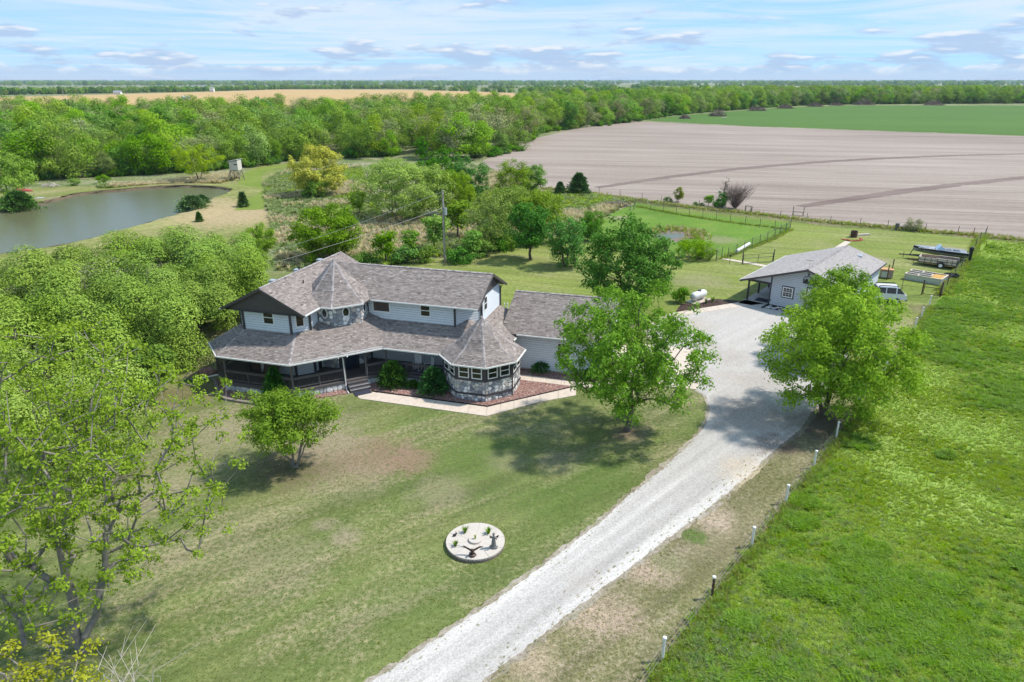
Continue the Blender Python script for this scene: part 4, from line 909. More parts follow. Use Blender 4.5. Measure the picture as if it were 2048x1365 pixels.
walk('front_walk', rows(ats([(711, 787), (746, 785.3), (974.5, 815.6), (1080, 790.5), (1152, 774.5)]), ats([(718, 798), (722, 799), (972, 833.6), (1080, 805), (1152, 792)]), (1, 7, 4, 2)))
walk('garage_walk', rows(ats([(1037, 749.3), (1095, 757), (1154, 765.5), (1219, 766), (1232, 764)]), ats([(1037, 760.5), (1090, 767), (1152, 774.5), (1219, 781), (1235, 783)]), (2, 2, 2, 1)))
A_ = loc_poly([(16.15, 6.0), (19.8, 6.0), (23.4, 6.05), (16.15, 10.3), (19.8, 10.3), (23.4, 10.3), (16.15, 14.7), (19.8, 14.7), (23.4, 14.7)])
ap = bpy.data.objects.new('garage_apron', None); COL.objects.link(ap); ap['kind'] = 'structure'
for i, j, k, l in ((0, 1, 4, 3), (1, 2, 5, 4), (3, 4, 7, 6), (4, 5, 8, 7)):
    mb = MB(); c = sum((Vector(A_[q]) for q in (i, j, k, l)), Vector((0, 0))) / 4; mb.prism([tuple(Vector(A_[q]) + (c - Vector(A_[q])).normalized() * .02) for q in (i, j, k, l)], 0, .055); mb.build('paving_slab', M['concrete'], ap)

# ------------------------------------------------------------------ workshop (local axes: x to the right along the front, y to the back)
SX, SY, SA_ = 29.274, 65.686, R(50.0) - R(90)
shop = thing('workshop', 'pale grey workshop with low gable roof, side porch and black round emblem', 'workshop', (SX, SY, 0), SA_)
def sw(x, y, z=0.0):
    c, s_ = math.cos(SA_), math.sin(SA_); return (SX + x * c - y * s_, SY + x * s_ + y * c, z)
zs_ = lambda x: 4.559 - .332 * abs(x); XL, XR, FY, BY, LN = -3.56, 3.75, .71, 13.3, 13.97
mb = MB(); mb.prism([(XL, FY), (XR, FY), (XR, BY), (XL, BY)], 0, lambda x, y: 3.0); mb.build('wall', M['core'], shop)
WS_ = Wall((XL, FY), (XR, FY)); siding(shop, WS_, [(0, .12), (WS_.L, .12), (WS_.L, zs_(XR) - .14), (-XL, 4.42), (0, zs_(XL) - .14)], .19, M['shop_siding'])
WSR = Wall((XR, FY), (XR, BY)); siding(shop, WSR, [(0, .12), (WSR.L, .12), (WSR.L, 3.1), (0, 3.1)], .19, M['shop_siding'])
WSL = Wall((XL, BY), (XL, FY)); siding(shop, WSL, [(0, .12), (WSL.L, .12), (WSL.L, 3.2), (0, 3.2)], .19, M['shop_siding'])
tri = Wall((-5.95, FY + .02), (XL, FY + .02)); mb = MB(); tri.slab(mb, [(0, 2.40), (tri.L, 2.40), (tri.L, zs_(XL) - .13), (0, zs_(-5.95) - .13)], -.05, .03); mb.build('porch_gable_infill', M['shop_siding'], shop)
mb = MB(); mb.beam((-6.05, FY, 2.30), (XL, FY, 2.30), .14, .20); mb.build('porch_beam', M['trim'], shop)
mb = MB(); mb.beam((-5.95, FY, 2.22), (-5.95, BY, 2.22), .14, .20); mb.build('porch_beam', M['trim'], shop)
for y in (.85, 4.0, 7.1, 10.2, 13.1):
    mb = MB(); mb.box(-6.03, -5.87, y - .08, y + .08, .05, 2.2); mb.build('porch_post', M['trim'], shop)
for x in (XL, XR):
    mb = MB(); mb.box(x - .07, x + .07, FY - .045, FY + .06, .05, zs_(x) - .16); mb.build('corner_board', M['trim'], shop)
mb = MB(); mb.box(-6.25, XL, -1.1, BY, 0, .06)
st_tabs = MB(); rsh = random.Random(21)
def sroof(poly, tabs=True):
    mb = MB(); mb.slab([Vector(p) for p in poly], (0, 0, -.13)); mb.build('roof', M['fascia'], shop)
    if tabs: shingles(st_tabs, poly, rsh, .15, .33)
sroof([(-6.644, 0, zs_(6.644)), (0, 0, 4.559), (0, LN, 4.559), (-6.644, LN, zs_(6.644))]); sroof([(0, 0, 4.559), (4.147, 0, zs_(4.147)), (4.147, LN, zs_(4.147)), (0, LN, 4.559)])
o = st_tabs.build('roof_shingles', M['shingle_pale'], shop); o['kind'] = 'stuff'
caps(shop, (0, .02, 4.58), (0, LN - .02, 4.58))
for a, b_ in (((-6.66, -.02, zs_(6.644)), (0, -.02, 4.559)), ((0, -.02, 4.559), (4.16, -.02, zs_(4.147)))):
    mb = MB(); mb.beam(Vector(a) - Vector((0, 0, .1)), Vector(b_) - Vector((0, 0, .1)), .05, .20); mb.build('rake_board', M['fascia'], shop)
mb = MB(); mb.beam((4.2, 0, zs_(4.147) - .06), (4.2, LN, zs_(4.147) - .06), .10, .10); mb.build('gutter', M['fascia'], shop)
mb = MB(); mb.beam((-6.69, 0, zs_(6.644) - .06), (-6.69, LN, zs_(6.644) - .06), .10, .10); mb.build('gutter', M['gutter'], shop)
mb = MB(); WS_.rect(mb, -XL - 2.42, -XL - 1.15, 1.08, 2.34, .0, .045); tr = mb.build('window_trim', M['trim'], shop)
window(shop, Wall(WS_.p(0, 0, .05)[:2], WS_.p(WS_.L, 0, .05)[:2]), -XL - 1.79, 1.71, 1.06, 1.06, 'grid', fr=.10)
mb = MB(); WS_.rect(mb, -XL + .0, -XL + 2.9, .1, 2.66, 0, .045); mb.build('door_trim', M['trim'], shop)
mb = MB(); WS_.rect(mb, -XL + .15, -XL + 2.75, .1, 2.52, .045, .06); gd = mb.build('garage_door', M['white'], shop)
for j in range(4):
    mb = MB(); WS_.rect(mb, -XL + .2, -XL + 2.7, .14 + j * .6, .68 + j * .6, .06, .075); mb.build('panel', M['white'], gd)
mb = MB(); WS_.rect(mb, .05, .18, .5, .62, .03, .1); mb.build('outlet_box', M['black'], shop)
mb = MB(); mb.box(-6.2, XL - .05, FY, 12.9, 0, .055); o = mb.build('porch_slab', M['slabgrey'], shop)
# round iron emblem: ring, tree, roof shape, hill, banner, flying bird above
em = thing('wall_emblem', 'black round iron emblem with a bird on top above the workshop window', 'emblem', sw(0, 0), SA_)
EC = (-XL + .0, 3.30)
def flat(name, poly, o0=.05, o1=.08):
    mb = MB(); WS_.slab(mb, poly, o0, o1); mb.build(name, M['black'], em)
mb = MB(); N_ = 28
for k in range(N_):
    a, b_ = R(-50) + R(280) * k / N_, R(-50) + R(280) * (k + 1) / N_
    WS_.slab(mb, [(EC[0] + r * math.cos(t), EC[1] + r * math.sin(t)) for r, t in ((.40, a), (.46, a), (.46, b_), (.40, b_))], .05, .08)
mb.build('ring', M['black'], em)
flat('hill', [(EC[0] + x, EC[1] + z) for x, z in ((-.40, -.22), (.40, -.22), (.36, -.10), (.2, -.16), (.05, -.10), (-.1, -.17), (-.3, -.10))])
flat('cabin', [(EC[0] + x, EC[1] + z) for x, z in ((-.26, -.12), (.02, -.12), (.03, .05), (-.06, .14), (-.16, .15), (-.27, .03))])
flat('pine', [(EC[0] + x, EC[1] + z) for x, z in ((.17, -.14), (.25, -.14), (.24, -.04), (.31, -.02), (.25, .08), (.29, .10), (.22, .22), (.14, .12), (.17, .08), (.12, -.02), (.17, -.05))], .052, .082)
flat('pine', [(EC[0] + x, EC[1] + z) for x, z in ((-.40, -.2), (-.30, -.16), (-.33, .02), (-.38, .08), (-.41, .0))], .054, .084)
flat('banner', [(EC[0] + x, EC[1] + z) for x, z in ((-.46, -.36), (-.42, -.31), (-.46, -.24), (-.2, -.25), (.2, -.27), (.44, -.25), (.40, -.33), (.45, -.42), (.2, -.38), (-.2, -.35))], .055, .09)
flat('bird', [(EC[0] + x, EC[1] + z) for x, z in ((-.02, .44), (.03, .44), (.05, .58), (.16, .66), (.06, .70), (-.02, .72), (-.14, .69), (-.04, .63))])
flat('sky_bird', [(EC[0] + x, EC[1] + z) for x, z in ((-.06, .22), (.0, .27), (.02, .34), (.0, .29), (-.12, .24))])
wv_ = thing('weathervane', 'thin weathervane on the ridge of the grey workshop roof', 'weathervane', sw(0, .35, 4.58), SA_)
mb = MB(); mb.tube([(0, 0, 0), (0, 0, .95)], .018, 6); mb.build('pole', M['palewood'], wv_)
mb = MB(); mb.beam((-.3, 0, .55), (.3, 0, .55), .02, .02); mb.beam((0, -.3, .55), (0, .3, .55), .02, .02); mb.ball((.3, 0, .55), .05, 6, 4); mb.ball((-.3, 0, .55), .05, 6, 4); mb.build('compass_arms', M['palewood'], wv_)
mb = MB(); mb.slab([(-.35, 0, .84), (-.1, 0, .86), (.2, 0, .84), (.38, 0, .95), (.3, 0, .80), (-.1, 0, .80), (-.35, 0, .76)], (0, .02, 0)); mb.build('arrow', M['palewood'], wv_)
mb = MB(); mb.box(1.6, 2.1, 11.6, 12.1, 3.85, 4.1); mb.build('roof_vent', M['steel'], shop)
mb = MB(); mb.box(-5.3, -3.9, 1.1, 2.4, .056, .07); o = mb.build('doormat', M['navy'], None, (SX, SY, 0), SA_); tag(o, 'grey mat on the workshop porch beside the side wall', 'doormat')
walk('shop_walk', rows(ats([(1290, 646), (1344, 627), (1475, 606), (1497, 598)]), ats([(1298, 656), (1349, 634), (1482, 614), (1541, 607)]), (2, 6, 1)), z=.05)
walk('porch_approach', rows([sw(-6.25, .70)[:2], sw(-6.25, -.9)[:2]], [sw(-3.6, .70)[:2], sw(-3.6, -.6)[:2]], (1,)), 'slabgrey')
sheet('mulch_bed', ats([(1350, 625), (1363, 609), (1382, 607), (1400, 600), (1440, 599), (1487, 603), (1476, 606)]), 0.028, M['mulch'], rag=(.3, .12))
sheet('mulch_bed', [sw(-3.55, -.75)[:2], sw(-3.5, .7)[:2], sw(-.2, .7)[:2], sw(-.1, -.6)[:2]], 0.042, M['mulch'], rag=(.3, .1))
mb = MB(); r_ = random.Random(4)
for k in range(46):
    x, y = r_.uniform(-3.4, -.3), r_.uniform(-.6, .5); p = sw(x, y, .05); mb.ball(p, (r_.uniform(.06, .16), r_.uniform(.06, .14), .06), 7, 4, r_.random(), .4, k)
o = mb.build('river_stones', M['found']); tag(o, 'pale stones strewn on the bed below the workshop window', kind='stuff')
edging([sw(-3.65, -.95)[:2], sw(-3.6, .6)[:2]], 'black', .12, .14)

# propane tank
t = thing('propane_tank', 'white horizontal propane tank on a concrete pad by the mulch bed', 'propane tank', (*at(1396, 602), 0), R(43)); t.scale = (.82, .82, .86)
mb = MB(); mb.box(-1.75, 1.75, -.85, .85, 0, .07); mb.build('pad', M['concrete'], t)
mb = MB(); mb.tube([(-1.55, 0, .78), (-1.50, 0, .78), (-1.38, 0, .78), (-1.15, 0, .78), (1.15, 0, .78), (1.38, 0, .78), (1.50, 0, .78), (1.55, 0, .78)], [.08, .26, .41, .50, .50, .41, .26, .08], 22); mb.build('vessel', M['tank'], t, smooth=True)
mb = MB(); mb.tube([(.1, 0, 1.26), (.1, 0, 1.42)], .24, 14); mb.build('valve_dome', M['greysteel'], t)
for x in (-.8, .8):
    mb = MB(); mb.box(x - .07, x + .07, -.3, .3, .07, .34); mb.build('saddle_leg', M['tank'], t)

# concrete garden disc
CX_, CY_ = at(951, 1089)
t = thing('garden_disc', 'round pale concrete disc in the front lawn divided by scored joints', 'garden disc', (CX_, CY_, 0), R(12))
mb = MB(); mb.lathe([(1.47, 0), (1.49, .02), (1.49, .20)], 48); mb.build('rim', plain('brown_rim', (.20, .15, .13), .9, var=.2), t)
M['disc'] = plain('disc_concrete', (.52, .465, .405), .8, var=.06, scale=2.5, grime=.08)
for k in range(10):
    a, b_ = R(36 * k + .4), R(36 * k + 35.6); mb = MB(); P = [(.34 * math.cos(a), .34 * math.sin(a))] + [(1.49 * math.cos(a + (b_ - a) * i / 6), 1.49 * math.sin(a + (b_ - a) * i / 6)) for i in range(7)] + [(.34 * math.cos(b_), .34 * math.sin(b_))]
    mb.prism(P, .15, .235 if k in (2, 7) else .24); mb.build('segment', M['disc'], t)
mb = MB(); mb.lathe([(1.46, .1), (1.46, .222), (.0, .222)], 48); mb.build('disc_core', M['disc'], t)
mb = MB(); mb.lathe([(.34, .2), (.34, .34), (.0, .34)], 28); mb.build('centre_plinth', M['disc'], t)
def on_disc(zx, zy): return at(860 + zx / 11.378, 1020 + zy / 11.378, .24)
def statue(name, label, cat, px, build, m, rz=0.0):
    x, y = on_disc(*px); mb = MB(); build(mb); o = mb.build(name, M[m], None, (x, y, .24), rz, True); tag(o, label, cat); return o
def eagle(mb):
    mb.lathe([(.17, 0), (.19, .05), (.14, .10)], 12); mb.tube([(0, 0, .08), (0, .02, .18), (0, -.02, .30), (0, -.06, .40), (0, -.10, .44), (0, -.17, .42)], [.06, .10, .10, .06, .055, .015], 8)
    for s_ in (-1, 1):
        P = [(0, 0, .32), (s_ * .20, .03, .42), (s_ * .36, .05, .50), (s_ * .54, .07, .46)]; Q = [(0, .02, .18), (s_ * .20, .08, .27), (s_ * .36, .10, .37), (s_ * .50, .10, .41)]
        for i in range(3): mb.slab([P[i], P[i + 1], Q[i + 1], Q[i]], (0, .03, 0))
    mb.slab([(-.06, .10, .12), (.06, .10, .12), (.10, .28, .10), (-.10, .28, .10)], (0, 0, .03))
statue('eagle_statue', 'rust-brown eagle statue with spread wings at the front of the disc', 'eagle statue', (965, 1040), eagle, 'bronze')
def maiden(mb):
    mb.ball((0, 0, .06), (.20, .17, .09), 10, 6, .5, .3, 3); mb.lathe([(.11, .08), (.125, .2), (.10, .40), (.085, .5), (.10, .60), (.05, .68), (.045, .72)], 12)
    mb.ball((0, -.01, .79), (.06, .065, .075), 10, 7); mb.ball((0, .03, .80), (.07, .06, .07), 8, 6)
    for s_ in (-1, 1): mb.tube([(s_ * .09, 0, .62), (s_ * .17, -.04, .58), (s_ * .16, -.09, .68 if s_ > 0 else .72), (s_ * .08, -.11, .74)], [.04, .035, .03, .025], 6)
statue('garden_statue', 'grey standing garden statue with raised arms on the disc', 'garden statue', (1450, 860), maiden, 'greystatue', R(-20))
def rabbit(mb):
    mb.ball((0, 0, .07), (.10, .07, .07), 9, 6); mb.ball((.09, 0, .14), .05, 8, 6); mb.tube([(.09, .02, .17), (.07, .03, .26)], .014, 5); mb.tube([(.09, -.02, .17), (.07, -.03, .26)], .014, 5)
statue('animal_figurine', 'small dark animal figurine at the left rim of the disc', 'figurine', (560, 600), rabbit, 'black', R(20))
statue('animal_figurine', 'tiny dark bird figurine at the right rim behind the statue', 'figurine', (1535, 630), lambda mb: (mb.ball((0, 0, .06), (.06, .04, .05), 8, 5), mb.ball((.04, 0, .12), .03, 7, 5), mb.tube([(-.05, 0, .06), (-.13, 0, .05)], [.02, .008], 5)), 'black')
mb = MB(); r_ = random.Random(2)
for k in range(16):
    mb.ball((r_.uniform(-.2, .2), r_.uniform(-.1, .1), .02), (.035, .03, .02), 6, 4, r_.random(), .3, k)
x, y = on_disc(700, 830); o = mb.build('pebbles', M['found'], None, (x, y, .24)); tag(o, 'pinkish pebbles spilled on the disc', kind='stuff')

# utility pole with transformer and lines
ux, uy = at(890, 525)
t = thing('utility_pole', 'grey wooden utility pole with a transformer behind the house', 'utility pole', (ux, uy, 0))
mb = MB(); mb.tube([(0, 0, 0), (0, 0, 9.25)], [.17, .12], 10); mb.build('pole', M['polewood'], t)
mb = MB(); mb.tube([(.30, -.05, 6.15), (.30, -.05, 7.05)], .19, 14); tf = mb.build('transformer', M['steel'], t)
mb = MB(); mb.tube([(.30, -.05, 7.05), (.32, -.05, 7.35)], .05, 6); mb.build('bushing', M['greysteel'], tf)
mb = MB(); mb.beam((0, 0, 8.75), (.42, 0, 8.75), .05, .06); mb.tube([(.40, 0, 8.75), (.50, 0, 8.95), (.44, 0, 9.05)], .035, 6); mb.build('insulator_arm', M['greysteel'], t)
mb = MB(); mb.tube([(.13, -.10, 1.0), (.13, -.10, 6.1)], .03, 6); mb.build('conduit', M['greysteel'], t)
for (z0, dst, sag) in ((9.05, (522, 512, 3.2), .9), (7.05, (548, 526, 3.0), .8)):
    ex, ey = at(dst[0], dst[1], dst[2]); P = [(k / 14 * (ex - ux), k / 14 * (ey - uy), z0 + (dst[2] - z0) * k / 14 - sag * 4 * (k / 14) * (1 - k / 14) * .25) for k in range(15)]
    mb = MB(); mb.tube(P, .018, 4); mb.build('wire', M['rope'], t)
gx, gy = at(975, 512); mb = MB(); mb.tube([(0, 0, 6.0), (gx - ux, gy - uy, 0)], .014, 4); mb.build('guy_wire', M['rope'], t)

# shooting blind on stilts
bx, by = at(475, 361)
t = thing('hunting_blind', 'tan box blind on wooden stilts beside the pond', 'hunting blind', (bx, by, 0), R(-8))
mb = MB(); mb.slab([(-1.05, -.95, 2.45), (1.05, -.95, 2.45), (1.05, -.95, 4.75), (-1.05, -.95, 4.42)], (0, 1.9, 0)); bb = mb.build('cabin', M['tan'], t)
for (x0, x1, z0, z1) in ((.15, .95, 3.62, 3.86),):
    mb = MB(); mb.box(x0, x1, -.975, -.94, z0, z1); mb.build('window_slot', M['black'], bb)
mb = MB(); mb.slab([(-1.05, -.965, 4.42), (1.05, -.965, 4.75), (1.05, -.965, 4.58), (-.9, -.965, 4.38)], (0, .02, 0)); mb.build('eave_shade_strip', M['black'], bb)  # solid black strip stands in for the shade below the roof edge
for k in range(4):
    mb = MB(); mb.box(-1.07, -1.05, -.9 + .46 * k, -.5 + .46 * k, 2.5, 4.38); mb.build('wall_panel', M['tan'], bb)
mb = MB(); mb.slab([(-1.35, -1.2, 4.42), (1.2, -1.2, 4.86), (1.2, 1.2, 4.86), (-1.35, 1.2, 4.42)], (0, 0, .06)); mb.build('roof', M['white'], t)
for x in (-1, 1):
    for y in (-.9, .9):
        mb = MB(); mb.beam((x * 1.25, y * 1.15, 0), (x * .98, y, 2.45), .14, .14); mb.build('leg', M['postwood'], t)
mb = MB()
for y in (-1.05, 1.05):
    mb.beam((-1.2, y, .4), (1.0, y * .88, 2.2), .05, .12); mb.beam((1.2, y, .4), (-1.0, y * .88, 2.2), .05, .12)
for x in (-1.1, 1.1): mb.beam((x, -1.05, .4), (x * .92, .9, 2.2), .05, .12)
mb.beam((-1.0, -.95, 2.40), (1.0, -.95, 2.40), .1, .14); mb.build('cross_brace', M['postwood'], t)
mb = MB()
for s_ in (-.25, .25): mb.beam((-2.3, s_ - .3, 0), (-1.1, s_ - .3, 2.5), .06, .09)
for k in range(6): mb.beam((-2.2 + .19 * k, -.55, .3 + .38 * k), (-2.2 + .19 * k, -.05, .3 + .38 * k), .05, .05)
mb.build('ladder', M['postwood'], t)

# boats and driftwood by the pond
def hull(mb, L, B, D, n=9, open_=True):
    """upturned canoe outline"""
    vs = []; 
    for i in range(n):
        x = -L / 2 + L * i / (n - 1); k = (1 - abs(2 * i / (n - 1) - 1) ** 2.4)
        for a in range(7):
            t_ = math.pi * a / 6; vs.append((x, math.cos(t_) * B / 2 * max(k, .04), math.sin(t_) * D * max(k ** .5, .12)))
    mb.add(vs, [(i * 7 + a, i * 7 + a + 1, (i + 1) * 7 + a + 1, (i + 1) * 7 + a) for i in range(n - 1) for a in range(6)])
mb = MB(); hull(mb, 5.2, .95, .55); o = mb.build('canoe', M['red'], None, (*at(45, 383), .05), R(-8), True); tag(o, 'faded red canoe lying upturned at the edge of the wood', 'canoe')
mb = MB(); hull(mb, 3.6, .8, .30); o = mb.build('kayak', M['bluewhite'], None, (*at(88, 398), .03), R(8), True); tag(o, 'pale blue kayak lying on the grass beside the pond', 'kayak')
def brush(name, label, cat, loc, rx, rz_, n, m, seed, r0=.07, group=None):
    r_ = random.Random(seed); mb = MB()
    for k in range(n):
        a = r_.uniform(0, 2 * math.pi); q = math.sqrt(r_.random()); x, y = rx * q * math.cos(a), rx * .7 * q * math.sin(a); z = rz_ * (1 - q * q) * r_.uniform(.1, 1)
        L = r_.uniform(.35, .9) * rx; d = Vector((r_.gauss(0, 1), r_.gauss(0, 1), r_.gauss(0, .35))).normalized() * L / 2
        p = Vector((x, y, z)); A, B_ = p - d, p + d; A.z = max(A.z, .03); B_.z = max(B_.z, .03)
        mid = (A + B_) / 2 + Vector((r_.gauss(0, .06), r_.gauss(0, .06), r_.gauss(0, .08))) * rx; mid.z = max(mid.z, .04)
        mb.tube([A, mid, B_], [r0 * r_.uniform(.5, 1.3), r0 * r_.uniform(.4, .9), r0 * .3], 4, r_.random(), False)
    o = mb.build(name, M[m], None, loc); return tag(o, label, cat, group)
brush('driftwood_pile', 'bleached driftwood heap on the grass between canoe and wood', 'driftwood', (*at(100, 374), 0), 2.0, 1.2, 40, 'deadwood', 3, .07)
M['brushwood'] = rnd_mat('brushwood', [(0, (.11, .075, .065)), (.6, (.19, .135, .12)), (1, (.30, .23, .20))], .9)
piles = [(1369, 238, 3.4, 2.6, 'smallest brushwood pile nearest the ploughed field corner'), (1436, 233, 6.0, 4.6, 'large brushwood pile with a pale log at its foot'), (1514, 222, 7, 4.0, 'broad grey brushwood pile third along the tree line'),
         (1570, 217.5, 6.5, 3.6, 'low brushwood pile in the middle of the tree line'), (1630, 214, 6.5, 3.6, 'brown brushwood pile halfway along the green field'), (1672, 211.5, 6, 2.8, 'flat brushwood pile beside the tallest one'),
         (1727, 210.5, 9, 7.0, 'tallest brushwood pile on the far side of the green field'), (1866, 211, 9, 5.5, 'wide brushwood pile furthest along the green field edge')]
for i, (px, py, rx, h, lb) in enumerate(piles): brush('brush_pile', lb, 'brush pile', (*at(px, py), 0), rx, h, 190, 'brushwood', 40 + i, .12, 'brushwood piles along the green field')
mb = MB(); mb.tube([(0, 0, .3), (3, -1, .3)], .3, 8); o = mb.build('log', M['palewood'], None, (*at(1443, 237), 0)); tag(o, 'pale log lying at the foot of the large brushwood pile', 'log')
brush('compost_heap', 'weedy heap of debris at the corner of the grass pen', 'debris heap', (*at(1225, 413), 0), 3.2, 1.3, 70, 'postwood', 9, .06)

# boat on its trailer
bow, stern = Vector(at(1832, 518)), Vector(at(1926, 526)); ang = math.atan2(stern.y - bow.y, stern.x - bow.x)
t = thing('fishing_boat', 'black and silver motorboat on a trailer, bow towards the workshop', 'boat', ((bow.x + stern.x) / 2 - .2, (bow.y + stern.y) / 2, 0), ang)
L_ = 6.2; secs = []; mb = MB(); n = 11; mbk = MB(); rows_ = []
for i in range(n):
    k = i / (n - 1); x = -L_ / 2 + L_ * k; w_ = 1.05 * (1 - (1 - k) ** 2.6) ** .8 + .02; top = 1.62 - .18 * k + .18 * (1 - k) ** 2; bot = .62 + .55 * (1 - k) ** 2.6; ch = bot + (top - bot) * .42
    rows_.append([(x, 0, bot), (x, -w_ * .78, ch), (x, -w_ * .98, top - .28), (x, -w_, top), (x, -w_ * .86, top), (x, 0, top - (.03 if k < .32 else .30)), (x, w_ * .86, top), (x, w_, top), (x, w_ * .98, top - .28), (x, w_ * .78, ch)])
vs = [p for r in rows_ for p in r]; f_lo = []; f_hi = []; f_dk = []
for i in range(n - 1):
    for a in range(10):
        q = (i * 10 + a, i * 10 + (a + 1) % 10, (i + 1) * 10 + (a + 1) % 10, (i + 1) * 10 + a)
        (f_lo if a in (0, 1, 8, 9) else f_hi if a in (2, 7) else f_dk).append(q)
last = tuple((n - 1) * 10 + a for a in range(10))
for nm, fs, m_ in (('hull', f_lo + [last], 'boatgrey'), ('black_topside', f_hi, 'boatblack'), ('deck', f_dk, 'boatgrey')):
    mb = MB(); mb.add(vs, fs); mb.build(nm, M[m_], t)
for x, w_ in ((-1.9, .45), (-1.1, .5), (1.0, .75), (1.9, .75)):
    mb = MB(); mb.box(x - .33, x + .33, -w_, w_, 1.30, 1.53 if x < 0 else 1.46); mb.build('seat', M['boatblack'], t)
mb = MB(); mb.slab([(-.55, -.85, 1.55), (-.55, .85, 1.55), (-.10, .75, 2.10), (-.10, -.75, 2.10)], (.04, 0, 0)); mb.slab([(-.55, -.88, 1.55), (.45, -.95, 1.55), (-.08, -.78, 2.08)], (0, .03, 0)); mb.slab([(-.55, .88, 1.55), (.45, .95, 1.55), (-.08, .78, 2.08)], (0, -.03, 0)); mb.build('windscreen', M['windscreen'], t)
mb = MB(); mb.box(-.45, .5, -.8, .8, 1.25, 1.58); mb.build('console', M['boatblack'], t)
mb = MB(); mb.beam((-2.6, -.72, 1.68), (3.0, -1.04, 1.50), .06, .05); mb.beam((-2.6, .72, 1.68), (3.0, 1.04, 1.50), .06, .05); mb.build('gunwale', M['white'], t)
mb = MB(); mb.lathe([(.20, 1.55), (.27, 1.75), (.27, 2.0), (.18, 2.12), (.05, 2.15)], 12, (3.45, 0, 0)); mb.box(3.30, 3.62, -.12, .12, .55, 1.6); mb.box(3.2, 3.75, -.14, .14, .55, .62); mb.lathe([(.10, 0), (.10, .5)], 8, (3.5, 0, .35)); mb.build('outboard_motor', M['boatblack'], t)
mb = MB()
for y in (-.55, .55): mb.beam((-2.6, y * .6, .50), (3.0, y, .50), .08, .12)
mb.beam((-4.6, 0, .48), (-2.2, 0, .48), .09, .12); mb.beam((-4.2, 0, .48), (-2.6, .33, .5), .06, .1); mb.beam((-4.2, 0, .48), (-2.6, -.33, .5), .06, .1)
mb.beam((-3.35, 0, .5), (-3.05, 0, 1.35), .08, .08); mb.beam((-4.05, 0, .1), (-4.05, 0, .85), .06, .06); mb.beam((1.2, -1.1, .36), (1.2, 1.1, .36), .08, .08); mb.build('trailer_frame', M['darksteel'], t)
def wheel(x, y, parent, r=.34, w_=.22, hub='white'):
    mb = MB(); mb.tube([(x, y - w_ / 2, r), (x, y - w_ / 2 + .04, r), (x, y + w_ / 2 - .04, r), (x, y + w_ / 2, r)], [r * .86, r, r, r * .86], 18); wh_ = mb.build('wheel', M['rubber'], parent)
    mb = MB(); mb.tube([(x, y - w_ / 2 - .015, r), (x, y + w_ / 2 + .015, r)], r * .56, 14); mb.build('rim', M[hub], wh_)
wheel(1.2, -1.05, t); wheel(1.2, 1.05, t)

# wooden-sided utility trailer
a_, b_ = Vector(at(1848, 531)), Vector(at(1916, 541)); ang = math.atan2(b_.y - a_.y, b_.x - a_.x) + R(2)
t = thing('utility_trailer', 'rusty utility trailer with board sides beside the motorboat', 'trailer', ((a_.x + b_.x) / 2, (a_.y + b_.y) / 2 + .75, 0), ang)
mb = MB(); mb.box(-2.1, 2.1, -.92, .92, .48, .56); mb.build('bed', M['wood'], t)
for y in (-.95, .95):
    for k, (z0, z1) in enumerate(((.56, .84), (.86, 1.14))):
        mb = MB(); mb.box(-2.1, 2.1, y - .025, y + .025, z0, z1); mb.build('side_board', M['palewood'] if y < 0 else M['wood'], t)
    mb = MB()
    for x in (-2.1, -1.4, -.7, 0, 1.05, 1.6, 2.1): mb.beam((x, y * 1.05, .45), (x, y * 1.05, 1.18), .06, .05)
    mb.beam((-2.1, y * 1.05, .85), (2.1, y * 1.05, .85), .04, .05); mb.beam((-2.1, y * 1.05, .48), (2.1, y * 1.05, .48), .06, .08); mb.build('side_frame', M['rust'], t)
    mb = MB(); mb.beam((-.2, y, 1.19), (2.1, y, 1.19), .12, .05); mb.build('cap_rail', M['palewood'], t)
mb = MB(); mb.box(-2.13, -2.07, -.95, .95, .56, 1.16); mb.build('front_board', M['palewood'], t)
mb = MB(); mb.beam((2.15, -.95, .5), (2.15, -.95, 1.3), .06, .06); mb.beam((2.15, .95, .5), (2.15, .95, 1.3), .06, .06); mb.box(2.12, 2.18, -.95, .95, .5, 1.15); mb.build('tail_ramp', M['darksteel'], t)
mb = MB(); mb.beam((-3.4, 0, .5), (-2.0, .6, .46), .07, .1); mb.beam((-3.4, 0, .5), (-2.0, -.6, .46), .07, .1); mb.tube([(-3.5, 0, .52), (-3.3, 0, .52)], .06, 6); mb.beam((-2.7, -.28, 0), (-2.7, -.28, .5), .04, .04); mb.build('drawbar', M['rust'], t)
mb = MB(); mb.slab([(-.2, -.9, .58), (1.6, -.9, .58), (1.6, .5, .58), (-.2, .5, .58)], (0, 0, .25)); mb.build('load_cover', M['black'], t)
wheel(.45, -1.12, t, .38, .22); wheel(.45, 1.12, t, .38, .22)
mb = MB(); mb.tube([(.45 + .46 * math.cos(x), -1.12, .38 + .46 * math.sin(x)) for x in np.linspace(0.1, 3.04, 8)], .03, 4); mb.build('mudguard', M['rust'], t)

